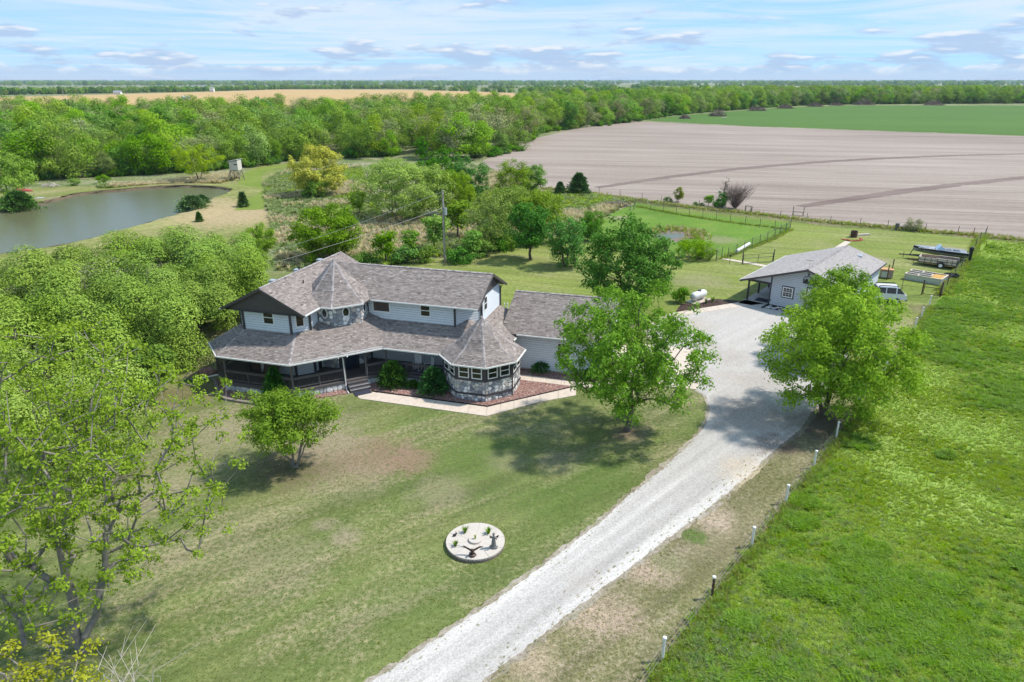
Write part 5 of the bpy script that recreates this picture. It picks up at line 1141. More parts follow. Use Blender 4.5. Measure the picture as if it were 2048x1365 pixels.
# raised garden bed: U-shaped galvanised walls, pale timber cap
a_, b_ = Vector(at(1822, 556)), Vector(at(1880, 566)); ang = math.atan2(b_.y - a_.y, b_.x - a_.x)
t = thing('raised_garden_bed', 'U-shaped raised garden bed of galvanised panels with pale timber caps', 'garden bed', ((a_.x + b_.x) / 2, (a_.y + b_.y) / 2, 0), ang)
def bed_wall(a, b_, z0=0, z1=.72):
    w = Wall(a, b_); mb = MB(); n = max(2, int(w.L / .1)); P = []
    for i in range(n + 1): P.append(w.p(w.L * i / n, 0, .012 * (1 if i % 2 else -1)))
    mb.add([p + Vector((0, 0, z)) for z in (z0, z1) for p in P], [(i, i + 1, n + 2 + i, n + 1 + i) for i in range(n)]); mb.build('metal_panel', M['steel'], t)
    mb = MB(); mb.beam((*a, z1 + .02), (*b_, z1 + .02), .16, .045); mb.build('timber_cap', M['palewood'], t)
LX, LY = 1.9, 1.35
outer = [(-LX, -LY), (LX, -LY), (LX, LY), (-LX, LY), (-LX, LY - .85), (.6, LY - .85), (.6, -LY + .85), (-LX, -LY + .85)]
for i in range(8): bed_wall(outer[i], outer[(i + 1) % 8])
for i in range(8):
    mb = MB(); x, y = outer[i]; mb.box(x - .05, x + .05, y - .05, y + .05, 0, .73); mb.build('corner_post', M['palewood'], t)
for x in (-.6,):
    for y0 in (-LY, LY - .85):
        mb = MB(); mb.beam((x, y0, .74), (x, y0 + .85, .74), .12, .04); mb.build('cross_cap', M['palewood'], t)
mb = MB(); mb.prism([(-LX + .02, -LY + .02), (LX - .02, -LY + .02), (LX - .02, LY - .02), (-LX + .02, LY - .02), (-LX + .02, LY - .83), (.58, LY - .83), (.58, -LY + .83), (-LX + .02, -LY + .83)], .02, .58); mb.build('soil', M['soil'], t)
mb = MB(); mb.prism([(.62, -LY + .1), (LX - .05, -LY + .1), (LX - .05, LY - .1), (.62, LY - .1)], .585, .66); mb.build('straw', M['straw'], t)

# cart, fire ring, barrel and small yard things
t = thing('garden_cart', 'small dark metal cart beside the raised garden bed', 'cart', (*at(1901, 560), 0), R(-12))
mb = MB(); mb.box(-.65, .65, -.45, .45, .5, .54); mb.build('tray', M['greysteel'], t)
for a, b_ in (((-.65, -.45), (.65, -.45)), ((.65, -.45), (.65, .45)), ((.65, .45), (-.65, .45)), ((-.65, .45), (-.65, -.45))):
    mb = MB(); mb.beam((*a, .62), (*b_, .62), .04, .2); mb.build('tray_side', M['darksteel'], t)
for x in (-.5, .5):
    for y in (-.42, .42): wheel(x, y, t, .22, .12, 'red')
mb = MB(); mb.tube([(-.65, 0, .4), (-1.3, 0, .15)], .025, 5); mb.build('handle', M['darksteel'], t)
fx, fy = at(1702, 479)
t = thing('fire_barrel', 'rusty steel burn barrel standing in the fire ring', 'barrel', (*at(1707, 475), 0.02))
mb = MB(); mb.lathe([(.48, 0), (.49, .45), (.52, .46), (.49, .50), (.48, .92), (.50, .95), (.44, .95), (.43, .3)], 18); mb.build('drum', M['rust'], t)
mb = MB(); mb.tube([(-.65, .1, 0), (-.65, .1, .5)], .03, 5); mb.build('handle', M['rust'], t)
t = thing('fire_ring', 'ring of red pavers around the burn barrel on the back lawn', 'fire ring', (fx, fy - .2, 0))
for k in range(9):
    a = math.pi * (1.02 + .96 * k / 8); mb = MB(); x, y = 1.35 * math.cos(a), 1.15 * math.sin(a); c, s_ = math.cos(a), math.sin(a)
    mb.prism([(x - .17 * c + .25 * s_, y - .17 * s_ - .25 * c), (x + .17 * c + .25 * s_, y + .17 * s_ - .25 * c), (x + .17 * c - .25 * s_, y + .17 * s_ + .25 * c), (x - .17 * c - .25 * s_, y - .17 * s_ + .25 * c)], 0, .12 + .05 * (k % 3)); mb.build('paver', M['brick'], t)
walk('fire_ring_path', rows(ats([(1655, 508), (1672, 494), (1690, 483)]), ats([(1672, 510), (1687, 495), (1702, 485)]), (3, 3)), z=.05)
mb = MB(); mb.beam((0, 0, .16), (2.4, .5, .16), .35, .3); o = mb.build('bench_log', M['palewood'], None, (*at(1710, 473), 0)); tag(o, 'pale squared log behind the burn barrel', 'log')
walk('gate_path', rows(ats([(1447, 517), (1490, 524), (1536, 532)]), ats([(1442, 519), (1488, 527), (1530, 535)]), (3, 3)), 'concrete', .05)
a_, b_ = Vector(at(1473, 507)), Vector(at(1498, 492)); mb = MB(); mb.tube([(0, 0, .3), (b_.x - a_.x, b_.y - a_.y, .3)], .22, 14); o = mb.build('culvert_pipe', M['white'], None, (a_.x, a_.y, 0)); tag(o, 'long white pipe lying along the green pen fence', 'pipe')
t = thing('wooden_crate', 'wooden crate with an orange lid at the workshop back corner', 'crate', (*at(1771, 556), 0), R(-20))
mb = MB(); mb.box(-.62, .62, -.5, .5, .1, 1.05); mb.build('box', M['wood'], t)
mb = MB(); mb.box(-.70, .70, -.58, .58, 1.05, 1.13); mb.build('lid', plain('orange_lid', (.55, .30, .15), .8, var=.25, scale=4), t)
mb = MB(); mb.box(-.58, .02, -.53, -.5, .16, .86); mb.build('panel', M['steel'], t)
for k in range(4):
    mb = MB(); mb.box(.63, .66, -.46 + .24 * k, -.28 + .24 * k, .14, 1.0); mb.build('slat', M['palewood'], t)
for k, (px, py, h, lb) in enumerate(((1773, 561, 1.9, 'rusty steel post standing in front of the wooden crate'), (1781, 556, 2.3, 'tall rusty steel post right of the wooden crate'))):
    mb = MB(); mb.tube([(0, 0, 0), (0, 0, h)], .06, 8); o = mb.build('steel_post', M['rust'], None, (*at(px, py), 0)); tag(o, lb, 'post')
mb = MB(); mb.tube([(0, 0, 0), (0, 0, 1.05)], .30, 10); mb.tube([(0, 0, 1.05), (0, 0, 1.1)], .32, 10); o = mb.build('stump', M['greysteel'], None, (*at(1793, 461), 0)); tag(o, 'dark grey stump at the field fence behind the workshop', 'stump')
t = thing('bench', 'small red-brown bench at the field fence near the rusty shrub', 'bench', (*at(1812, 459), 0), R(-5))
mb = MB(); mb.box(-.9, .9, -.25, .25, .42, .5); mb.build('seat', M['farbrown'], t)
for x in (-.7, .7):
    mb = MB(); mb.box(x - .06, x + .06, -.2, .2, 0, .42); mb.build('leg', M['farbrown'], t)
mb = MB(); mb.ball((0, 0, .2), (.35, .3, .25), 8, 5); mb.beam((-1.6, .3, .12), (1.2, .2, .15), .5, .2)

# white sport-utility car beside the workshop
a_ = Vector(at(1783, 608)); t = thing('parked_car', 'white car with black roof rails half hidden behind the trees', 'car', (a_.x - .9, a_.y + .9, 0), R(-14))
prof = [(-2.35, .55), (-2.38, .95), (-2.1, 1.08), (-1.15, 1.16), (2.0, 1.16), (2.32, 1.05), (2.36, .55)]
mb = MB(); P = [(x, -.93, z) for x, z in prof]; mb.slab(P, (0, 1.86, 0)); body = mb.build('body', M['carwhite'], t)
cab = [(-1.2, 1.16), (-.45, 1.74), (1.55, 1.76), (2.15, 1.16)]
mb = MB(); vs = [(x, -.90 + (.16 if z > 1.5 else 0), z) for x, z in cab] + [(x, .90 - (.16 if z > 1.5 else 0), z) for x, z in cab]
mb.add(vs, [(0, 3, 2, 1), (4, 5, 6, 7), (0, 1, 5, 4), (1, 2, 6, 5), (2, 3, 7, 6)]); mb.build('window_glass', M['glass'], t)
mb = MB(); vs = [(-.50, -.76, 1.73), (1.60, -.76, 1.75), (1.5, -.70, 1.82), (-.36, -.70, 1.81)]; mb.add(vs + [(x, -y, z) for x, y, z in vs], [(0, 1, 2, 3), (7, 6, 5, 4), (3, 2, 6, 7), (0, 3, 7, 4), (1, 5, 6, 2)]); mb.build('roof', M['carwhite'], t)
mb = MB()
for y in (-.82, .82):
    s_ = 1 if y > 0 else -1
    for x0, x1 in ((.28, .36), (1.25, 1.36)): mb.slab([(x0, s_ * .905, 1.16), (x1, s_ * .905, 1.16), (x1, s_ * .76, 1.74), (x0, s_ * .76, 1.74)], (0, s_ * .01, 0))
mb.build('pillar', M['carwhite'], t)
for y in (-.66, .66):
    mb = MB(); mb.tube([(-.45, y, 1.78), (-.3, y, 1.92), (1.35, y, 1.93), (1.5, y, 1.79)], .05, 6); mb.build('roof_rail', M['black'], t)
for x in (-1.45, 1.45):
    for y in (-.85, .85): wheel(x, y, t, .36, .24, 'steel')
for y in (-.7, .7):
    mb = MB(); mb.box(-2.40, -2.3, y - .18, y + .18, .78, .92); mb.build('headlight', M['windscreen'], t)
    mb = MB(); mb.box(2.28, 2.37, y - .10, y + .10, .75, 1.02); mb.build('tail_light', M['red'], t)
mb = MB(); mb.box(-2.42, -2.3, -.92, .92, .42, .60); mb.box(2.3, 2.42, -.92, .92, .42, .60); mb.build('bumper', M['darksteel'], t)

# ------------------------------------------------------------------ fences and gates
def fence(name, label, pts, hs, mats, wires, rad=.055, cap=None, part_labels=None, mesh=None, wire_r=.005):
    x0, y0 = pts[0]; t = thing(name, label, 'fence', (x0, y0, 0)); P = [(x - x0, y - y0) for x, y in pts]
    for i, (x, y) in enumerate(P):
        h = hs if not isinstance(hs, (list, tuple)) else hs[i]; m_ = mats if isinstance(mats, str) else mats[i]
        mb = MB(); mb.tube([(x, y, 0), (x + random.uniform(-.02, .02) * h, y, h)], rad, 8); p = mb.build('post', M[m_], t)
        if part_labels and i in part_labels: p['label'] = part_labels[i]
        if cap: mb = MB(); mb.lathe([(rad * 1.35, h - .07), (rad * 1.35, h + .01), (rad * .5, h + .035)], 8, (x, y, 0)); mb.build('post_cap', M['white'], p)
    for wz in wires:
        mb = MB(); mb.tube([(x, y, wz) for x, y in P], wire_r, 4); mb.build('wire', M['rope'], t)
    if mesh:
        mb = MB()
        for (xa, ya), (xb, yb) in zip(P, P[1:]):
            L = math.hypot(xb - xa, yb - ya); n = max(2, int(L / .30))
            for k in range(n): u = k / n; mb.beam((xa + (xb - xa) * u, ya + (yb - ya) * u, 0.03), (xa + (xb - xa) * u, ya + (yb - ya) * u, mesh), .014, .014)
        o = mb.build('mesh_wires', M[ 'greysteel'], t); o['kind'] = 'stuff'
    return t
fp = ats([(1217, 1478), (1325, 1322), (1423, 1197), (1503, 1095), (1571, 1008), (1627, 937), (1672, 877), (1713, 826), (1768, 752), (1806, 697), (1829, 660), (1842, 638), (1858, 614)])
fence('pasture_fence', 'wire fence on capped white posts between driveway verge and meadow', fp, 1.22, ['postwhite', 'postwhite', 'rust'] + ['postwhite'] * 10, (.35, .65, .95), .062, True, {2: 'rusty brown post with a white cap', 3: 'white post streaked with rust'})
fence('yard_fence', 'wire fence on dark steel posts along the meadow beside the trailers', ats([(1882, 591), (1893, 575), (1908, 556), (1921, 540), (1936, 516), (1950, 497), (1959, 483), (1971, 470)]), 1.35, ['postwood', 'rust', 'greysteel', 'greysteel', 'rust', 'rust', 'rust', 'postwood'], (.4, .8, 1.2), .05)
fence('field_fence', 'thin wire fence between the back lawn and the ploughed field', ats([(1160, 384), (1198, 387), (1240, 392), (1284, 399), (1323, 405), (1352, 410), (1398, 414), (1450, 421), (1500, 430), (1560, 437), (1613, 441), (1660, 447), (1720, 452), (1775, 456), (1850, 464), (1915, 469), (1946, 472), (1969, 474)]), 1.25,
      ['greysteel'] * 3 + ['greysteel', 'postwood'] + ['greysteel'] * 5 + ['postwood'] + ['greysteel'] * 4 + ['rust', 'rust', 'postwood'], (.45, .8, 1.15), .045)
fence('pen_fence', 'tall mesh fence on steel posts around the bright green pen', ats([(1270, 413), (1301, 421), (1326, 424), (1352, 429), (1378, 434), (1405, 438), (1432, 441), (1460, 446), (1490, 451), (1519, 456), (1549, 461), (1580, 458), (1571, 465), (1560, 471), (1549, 477), (1534, 484), (1519, 490), (1504, 497), (1487, 505), (1472, 511), (1455, 518), (1443, 517), (1432, 523)]), 1.55, 'greysteel', (.1, .5, .9, 1.3, 1.52), .045, mesh=1.5)
fence('pen_front_fence', 'low plank fence between the round shrub and the pen corner', ats([(1412, 513), (1432, 522)]), 1.4, 'postwood', (.5, 1.0), .06)
def gate(name, label, a, b_, h, m, bars=(.35, .75), tall=1.6, mids=1):
    A, B_ = Vector(a), Vector(b_); t = thing(name, label, 'gate', (A.x, A.y, 0)); d = B_ - A
    for k, p in enumerate((Vector((0, 0)), d)):
        mb = MB(); mb.tube([(p.x, p.y, 0), (p.x, p.y, tall)], .07, 8); mb.build('post', M[m], t)
    q = d.normalized() * .12; mb = MB(); s_, e = q, d - q; z0, z1 = .15, h
    for z in (z0, z1) + tuple(bars): mb.tube([(s_.x, s_.y, z), (e.x, e.y, z)], .032, 6)
    for k in range(mids + 2): p = s_ + (e - s_) * k / (mids + 1); mb.tube([(p.x, p.y, z0), (p.x, p.y, h)], .032, 6)
    mb.build('gate_frame', M[m], t); return t
gate('pipe_gate', 'grey pipe gate across the path beside the workshop roof', at(1484, 530), at(1546, 525), 1.25, 'greysteel', (.8,), 1.75)
gate('yard_gate', 'open-framed rusty gate between two posts in front of the garden bed', at(1843, 590), at(1880, 595), 1.25, 'rust', (.95,), 1.7, 0)
gate('corner_brace', 'H-shaped post brace standing at the edge of the ploughed field', at(1585, 432), at(1606, 434), .75, 'postwood', (.72,), 1.65, 0)
gate('bent_pipe_rail', 'bent grey pipe rail standing in the field edge by the bare bush', at(1490, 424), at(1503, 426), 1.1, 'greysteel', (1.05,), 1.1, 0)
gate('corner_brace', 'dark post brace at the near corner of the pen by the debris heap', at(1260, 422), at(1268, 420), 1.0, 'postwood', (.9,), 1.3, 0)
mb = MB(); mb.tube([(0, 0, 0), (0, 0, 1.0)], .025, 5); mb.box(-.1, .1, -.06, .06, .95, 1.2); o = mb.build('lamp_stake', M['darksteel'], None, (*at(1459, 528), 0)); tag(o, 'thin dark lamp stake at the start of the gate path', 'stake')
mb = MB(); mb.tube([(0, 0, 0), (0, 0, 1.25)], .035, 6); mb.lathe([(.07, 1.2), (.07, 1.3)], 8); o = mb.build('steel_post', M['greysteel'], None, (*at(1803, 579), 0)); tag(o, 'thin steel post with a white cap behind the white car', 'post')

# ------------------------------------------------------------------ trees
def unit(v): return v / np.maximum(np.linalg.norm(v, axis=-1, keepdims=True), 1e-9)
def leaves_np(rs, C, CR, n, size, flat=0.6, up=0.5, droop=0.0, tone=None, core=(0, 0, 0), shell=.5, spread=.5):
    """n leaf quads spread over clusters at C with radii CR"""
    k = rs.choice(len(C), n, p=(CR ** 2) / (CR ** 2).sum()); g = unit(rs.normal(0, 1, (n, 3)) + np.array([0, 0, .35])) * (rs.uniform(0, 1, (n, 1)) ** shell) * .95 + rs.normal(0, .06 + .12 * shell, (n, 3)); g[:, 2] *= flat
    gl = np.linalg.norm(g, axis=1, keepdims=True); g = np.where(gl > 1.3, g * 1.3 / np.maximum(gl, 1e-6), g)
    P = C[k] + g * CR[k][:, None]
    if droop: P[:, 2] -= droop * (g[:, 0] ** 2 + g[:, 1] ** 2) * CR[k]
    out = unit(P - np.array(core)); nn = unit(rs.normal(0, 1, (n, 3)) * spread + unit(g) * .75 + out * .25 + np.array([0, 0, up]))
    a = unit(np.cross(nn, rs.normal(0, 1, (n, 3)))); b_ = np.cross(nn, a)
    L = size[0] * rs.uniform(.6, 1.25, (n, 1)); Wd = size[1] * rs.uniform(.6, 1.25, (n, 1))
    V = np.stack([P - a * L / 2, P - b_ * Wd / 2 + a * L * .08, P + a * L / 2 - np.array([0, 0, 1]) * L * .12, P + b_ * Wd / 2 + a * L * .08], 1).reshape(-1, 3)
    ct = rs.uniform(0, 1, len(C)) if tone is None else tone
    r = np.clip(.30 * ct[k] + .55 * rs.uniform(0, 1, n) + .12, 0, 1)
    return V, np.arange(n * 4).reshape(-1, 4), r

def skeleton(rs, stems, C, tip=.012, fan=2.1, maxr=.3, z_first=1.2, jit=.12):
    """grow branches from the stems to every cluster centre; returns nodes, parents, radii"""
    N = []; par = []
    for st in stems:
        prev = -1
        for p in st: N.append(np.array(p, float)); par.append(prev); prev = len(N) - 1
    starts = [i for i, p in enumerate(par) if p == -1]
    cen = np.mean([N[i] for i in range(len(N))], 0); order = np.argsort(np.linalg.norm((C - np.array([cen[0], cen[1], C[:, 2].min()])) * np.array([1, 1, .55]), axis=1))
    ends = []
    for ci in order:
        c = C[ci]; A = np.array(N); d = c - A; dist = np.linalg.norm(d, axis=1); hz = np.hypot(d[:, 0], d[:, 1])
        cost = dist + np.where(A[:, 2] > c[2] - .25 * hz, 1.2 * (A[:, 2] - c[2] + .25 * hz), 0) + np.where(A[:, 2] < z_first, 6.0, 0)
        i = int(np.argmin(cost)); a = N[i]; L = dist[i]; m_ = max(1, int(L / .8)); prev = i
        side = rs.normal(0, jit, 3) * L
        for k in range(1, m_ + 1):
            u = k / m_; q = a + (c - a) * u + side * u * (1 - u) + np.array([0, 0, .10 * L * u * (1 - u)])
            N.append(q); par.append(prev); prev = len(N) - 1
        ends.append(prev)
    n = len(N); w_ = np.zeros(n)
    for e in ends: w_[e] += tip ** fan
    for i in range(n - 1, -1, -1):
        if w_[i] == 0: w_[i] = tip ** fan
        if par[i] >= 0: w_[par[i]] += w_[i]
    return N, par, np.minimum(w_ ** (1 / fan), maxr)

def wood_mesh(name, N, par, rad, m, rmin=0.0, flare=1.5):
    V = []; F = []; nv = 0
    for i, p in enumerate(par):
        if p < 0 or rad[i] < rmin: continue
        a, b_ = N[p], N[i]; d = b_ - a; L = np.linalg.norm(d)
        if L < 1e-4: continue
        d = d / L; k = 7 if rad[i] > .07 else 5 if rad[i] > .025 else 3
        u = np.array([0, 0, 1.]) if abs(d[2]) < .9 else np.array([1., 0, 0]); x = np.cross(d, u); x /= np.linalg.norm(x); y = np.cross(d, x)
        t_ = np.arange(k) * 2 * np.pi / k; ring_ = np.cos(t_)[:, None] * x + np.sin(t_)[:, None] * y
        r0 = min(rad[p], rad[i] * 1.35) * (flare if par[p] < 0 else 1); r1 = rad[i]
        V += [a - d * r0 * .3 + ring_ * r0, b_ + ring_ * r1]; F += [(nv + j, nv + (j + 1) % k, nv + k + (j + 1) % k, nv + k + j) for j in range(k)]; nv += 2 * k
    V = np.concatenate(V); return np_mesh(name, V, F, np.full(len(F), .5), m)

def crown_points(rs, n, c, r, lump=.22, inner=.35, zmin=None, power=2.0, lobes=5, cut=None):
    d = unit(rs.normal(0, 1, (n * 3, 3))); q = rs.uniform(inner ** power, 1, n * 3) ** (1 / power)
    ax = unit(rs.normal(0, 1, (lobes, 3))); l = 1 + lump * np.max(d @ ax.T, 1) - lump * .6 + rs.normal(0, .05, n * 3)
    P = np.array(c) + d * (q * l)[:, None] * np.array(r)
    if zmin is not None: P = P[P[:, 2] > zmin]
    if cut is not None: P = P[cut(P)]
    return P[:n]
def stem_line(rs, x, y, top, lean=(0, 0), n=6, wob=.06):
    return [(x + lean[0] * k / n + rs.normal(0, wob) * (k > 0), y + lean[1] * k / n + rs.normal(0, wob) * (k > 0), top * k / n) for k in range(n + 1)]

def make_tree(seed, c, r, ncl, clr, nleaf, leaf, size, bark='bark', stems=None, zmin=None, flat=.6, droop=0.0, lump=.22, inner=.35, tip=.012, maxr=.3, rmin=.0, up=.5, jit=.12, z_first=None, skirt=None, fan=2.1, power=2.0, shell=.5, spread=.5):
    rs = np.random.default_rng(seed); C = crown_points(rs, ncl, c, r, lump, inner, zmin, power)
    if skirt is not None: C = np.concatenate([C, np.array(skirt, float)])
    CR = clr * rs.uniform(.65, 1.3, len(C)); stems = stems or [stem_line(rs, 0, 0, c[2] + r[2] * .35)]
    zf = z_first if z_first is not None else max(.3, c[2] - r[2] * 1.05)
    N, par, rad = skeleton(rs, stems, C, tip, fan, maxr, zf, jit)
    wm = wood_mesh('trunk', N, par, rad, M[bark], rmin)
    V, Q, rn = leaves_np(rs, C, CR, nleaf, size, flat, up, droop, None, (c[0], c[1], c[2] - r[2] * .4), shell, spread); cm = np_mesh('crown', V, Q, rn, LV[leaf])
    return wm, cm
def plant(name, label, cat, meshes, loc, rz=0.0, group=None, scale=None):
    t = thing(name, label, cat, (loc[0], loc[1], loc[2] if len(loc) > 2 else 0.0), rz, group); link('trunk', meshes[0], t); link('crown', meshes[1], t)
    if scale is not None: t.scale = scale if isinstance(scale, (tuple, list)) else (scale,) * 3
    return t
def hgt(px, py, top):
    """height of something standing at px,py whose top is seen at row top"""
    x, y = at(px, py); k = math.cos(PITCH); s_ = math.sin(PITCH); b_ = (682.5 - top) / FPX
    # (y s + (z-H) k) = b (y k - (z-H) s)
    return CAM_H + y * (b_ * k - s_) / (k + b_ * s_)

# -- named trees of the yard
rs_ = np.random.default_rng(1)
# ash in front of the garage: one straight trunk, feathery drooping tufts
ash = make_tree(5, (-.15, 0, 5.9), (5.0, 4.6, 4.0), 300, .62, 25000, 'bright', (.28, .11), stems=[stem_line(rs_, 0, 0, 8.4, (.25, 0), 9, .08)], zmin=2.0, flat=.75, droop=.5, lump=.3, inner=.3, tip=.013, maxr=.2, z_first=1.6, up=.25)
plant('ash_tree', 'bright green ash tree on the front lawn before the garage', 'tree', ash, at(1255, 862))
crab = make_tree(8, (0, 0, 3.35), (2.75, 2.4, 1.75), 200, .52, 20000, 'crab', (.15, .10), stems=[stem_line(rs_, -.1, 0, 2.7, (-1.1, .2), 6, .05), stem_line(rs_, .0, 0, 3.0, (-.2, .3), 6, .05), stem_line(rs_, .12, 0, 2.9, (.75, 0), 6, .05), stem_line(rs_, .05, .1, 2.6, (1.3, .4), 6, .05)], bark='palebark', zmin=1.7, flat=.6, lump=.3, inner=.3, tip=.010, maxr=.10, z_first=.9)
plant('ornamental_tree', 'small multi-stemmed yellow-green tree alone on the front lawn', 'tree', crab, at(590, 935), 0, None, 1.0)
pear = make_tree(11, (0, 0, 5.3), (4.6, 4.4, 4.6), 270, .72, 19000, 'dark', (.26, .20), zmin=1.0, flat=.8, lump=.2, inner=.5, tip=.014, maxr=.25)
plant('pear_tree', 'big round dark green tree behind the garage roof', 'tree', pear, at(1252, 632), 0, None, (1.0, 1.0, 1.0))
loc2 = make_tree(14, (.3, 0, 5.4), (5.0, 4.6, 4.5), 340, .80, 36000, 'mid', (.27, .12), stems=[stem_line(rs_, 0, 0, 7.5, (.3, .3), 8, .08), stem_line(rs_, .1, .1, 6.5, (1.6, .6), 7, .08), stem_line(rs_, 0, .1, 6.0, (-1.6, .4), 7, .08)], zmin=.8, flat=.6, droop=.4, lump=.28, inner=.3, tip=.012, maxr=.2, up=.3, z_first=1.0)
for m_ in (loc2[1],): m_.materials[0] = LV['bright']
plant('ash_tree', 'wide feathery green tree overhanging the gravel court by the white posts', 'tree', loc2, at(1646, 832), 0, None, (.96, .96, .95))
asd = make_tree(17, (0, 0, 4.6), (3.9, 3.6, 3.4), 200, .74, 20000, 'mid', (.27, .13), zmin=.8, flat=.7, droop=.3, lump=.3, inner=.35, tip=.012, maxr=.2)
plant('ash_tree', 'darker green tree behind the wide feathery one, beside the white car', 'tree', asd, (26.9, 53.4), .7, None, (.88, .86, .97))
plant('ash_tree', 'green tree directly before the workshop garage door', 'tree', asd, (27.4, 56.4), 2.4, None, (.66, .66, .64))

# foreground tree with sparse young leaves on grey limbs
bl_stems = [stem_line(rs_, 0, 0, 11.8, (.4, .6), 12, .14), stem_line(rs_, -2.6, .3, 10.5, (-.8, .5), 10, .14), stem_line(rs_, .1, 0, 7.0, (2.6, .6), 9, .12)]
big = make_tree(23, (.4, .6, 8.2), (6.9, 5.4, 5.7), 900, .32, 31000, 'young', (.145, .095), 'palebark', bl_stems, zmin=3.0, flat=.75, lump=.25, inner=.25, tip=.0115, maxr=.20, z_first=2.2, up=.4, jit=.2, fan=2.25)
plant('maple_tree', 'tall foreground tree with sparse fresh leaves on grey branches', 'tree', big, at(165, 1300), 0, None, (1.0, 1.0, 1.0))
sap = make_tree(29, (0, 0, 4.7), (2.6, 2.2, 1.8), 80, .36, 2400, 'young', (.14, .10), 'palebark', zmin=2.4, lump=.3, inner=.2, tip=.014, maxr=.12, jit=.2)
for m_ in (sap[1],): m_.materials[0] = leaf_mat('golden_leaf', (.15, .165, .02), (.33, .345, .04), (.48, .48, .08), .3)
plant('young_tree', 'yellow-leaved treetop with white twigs in the bottom left corner', 'tree', sap, (-15.2, 15.6))
def bare_shrub(seed, h, r, n, m='deadwood', r0=.022):
    r_ = random.Random(seed); mb = MB()
    for k in range(n):
        a = r_.uniform(0, 6.28); q = r * math.sqrt(r_.random()); tip_ = Vector((q * math.cos(a), q * math.sin(a), h * r_.uniform(.6, 1)))
        mid = tip_ * .5 + Vector((r_.gauss(0, .1), r_.gauss(0, .1), .1)) * h; mb.tube([(r_.gauss(0, .05), r_.gauss(0, .05), 0), mid, tip_], [r0, r0 * .7, r0 * .3], 4, r_.random(), False)
        for j in range(3):
            e = mid.lerp(tip_, r_.random()) ; f = e + Vector((r_.gauss(0, .2), r_.gauss(0, .2), r_.uniform(.05, .3))) * h; mb.tube([e, f], [r0 * .5, r0 * .2], 3, r_.random(), False)
    return mb
o = bare_shrub(3, 3.6, 1.5, 16).build('bare_sapling', M['deadwood'], None, (*at(262, 1480), 0)); tag(o, 'leafless pale twigs poking up at the bottom edge beside the foreground tree', 'bare shrub')
tg = make_tree(31, (0, 0, 2.9), (2.0, 1.9, 1.7), 80, .5, 4600, 'bright', (.24, .18), zmin=.6, lump=.25, inner=.4, tip=.012, maxr=.1)
gx, gy = at(283, 695, 4.4); plant('small_tree', 'small fresh green tree in the shade edge of the willows', 'tree', tg, (gx, gy))

# willows: domed clumps of fine hanging leaves
wil = []
for sd, (r, h) in enumerate(((4.4, 8.4), (3.8, 7.4), (4.9, 9.0))):
    rsw = np.random.default_rng(60 + sd); st = [stem_line(rsw, 0, 0, h * .7, (rsw.normal(0, .8), rsw.normal(0, .8)), 6, .12), stem_line(rsw, .2, 0, h * .6, (rsw.normal(1.2, .5), rsw.normal(0, 1)), 6, .12), stem_line(rsw, -.2, 0, h * .6, (rsw.normal(-1.2, .5), rsw.normal(0, 1)), 6, .12)]
    wil.append(make_tree(41 + sd, (0, 0, h * .53), (r, r * .95, h * .47), 16, 1.72, 19000, 'willow', (.24, .10), 'bark', st, zmin=.9, flat=.75, droop=.35, lump=.3, inner=.55, tip=.03, maxr=.2, rmin=.014, up=.45, power=4.5, shell=.16, spread=.2))
wl = [(40, 500, 8, 0, 'at the water edge in the far left'), (125, 492, 8, 1, 'right of the far left one at the water edge'), (200, 458, 8.5, 2, 'with the highest crown before the pond'), (262, 462, 8, 0, 'behind the dark gap in the willow thicket'), (330, 470, 8, 1, 'above the bare inner branches'), (352, 446, 7.5, 2, 'nearest the bare bank of the pond'),
      (425, 452, 8, 0, 'behind the tallest part of the thicket'), (475, 488, 7.5, 1, 'nearest the left gable of the house'), (90, 590, 8.5, 2, 'deep in the shaded left thicket'), (20, 600, 9, 0, 'cut by the left picture edge'), (170, 560, 8.6, 1, 'in the middle of the left thicket'), (250, 555, 8.4, 2, 'with a rounded crown in mid thicket'),
      (305, 684, -7.8, 0, 'overhanging the shaded lawn behind the small tree'), (372, 535, 6.8, 1, 'hanging over the lawn by the porch'), (372, 650, -6.2, 2, 'lowest at the lawn edge near the porch'), (60, 690, 8.5, 0, 'behind the top of the foreground tree'), (110, 768, -7.5, 1, 'at the shaded lawn edge left of the small tree'), (185, 738, -6.2, 2, 'drooping right above the small green tree'), (428, 503, 6.6, 0, 'beside the bare strip left of the gable')]
for i, (px, py, z, k, lb) in enumerate(wl):
    x, y = at(px, py, max(z, 0)); z = abs(z); hs = z / (8.4, 7.4, 9.0)[k]; plant('willow_tree', 'domed light green willow ' + lb, 'willow', wil[k], (x, y), i * 1.3, 'willows between the pond and the lawn', (hs * random.uniform(.92, 1.1), hs * random.uniform(.92, 1.1), hs))
elm = make_tree(52, (0, 0, 3.0), (4.3, 3.4, 2.9), 130, .85, 17000, 'mid', (.26, .15), 'bark', [stem_line(rs_, .5 * k, 0, 3.2, (k * .9, .2), 5, .08) for k in (-2, -1, 0, 1, 2)], zmin=.3, lump=.3, inner=.35, tip=.012, maxr=.10, z_first=.2)
elm[1].materials[0] = LV['bright']
plant('elm_tree', 'spreading bushy tree directly behind the left roof peak', 'tree', elm, at(660, 522), 0, None, (1.12, 1.1, 1.22))
plant('elm_tree', 'golden green tree at the brown bank behind the left gable', 'tree', elm, at(525, 520), 1.0, None, (.5, .5, .78))

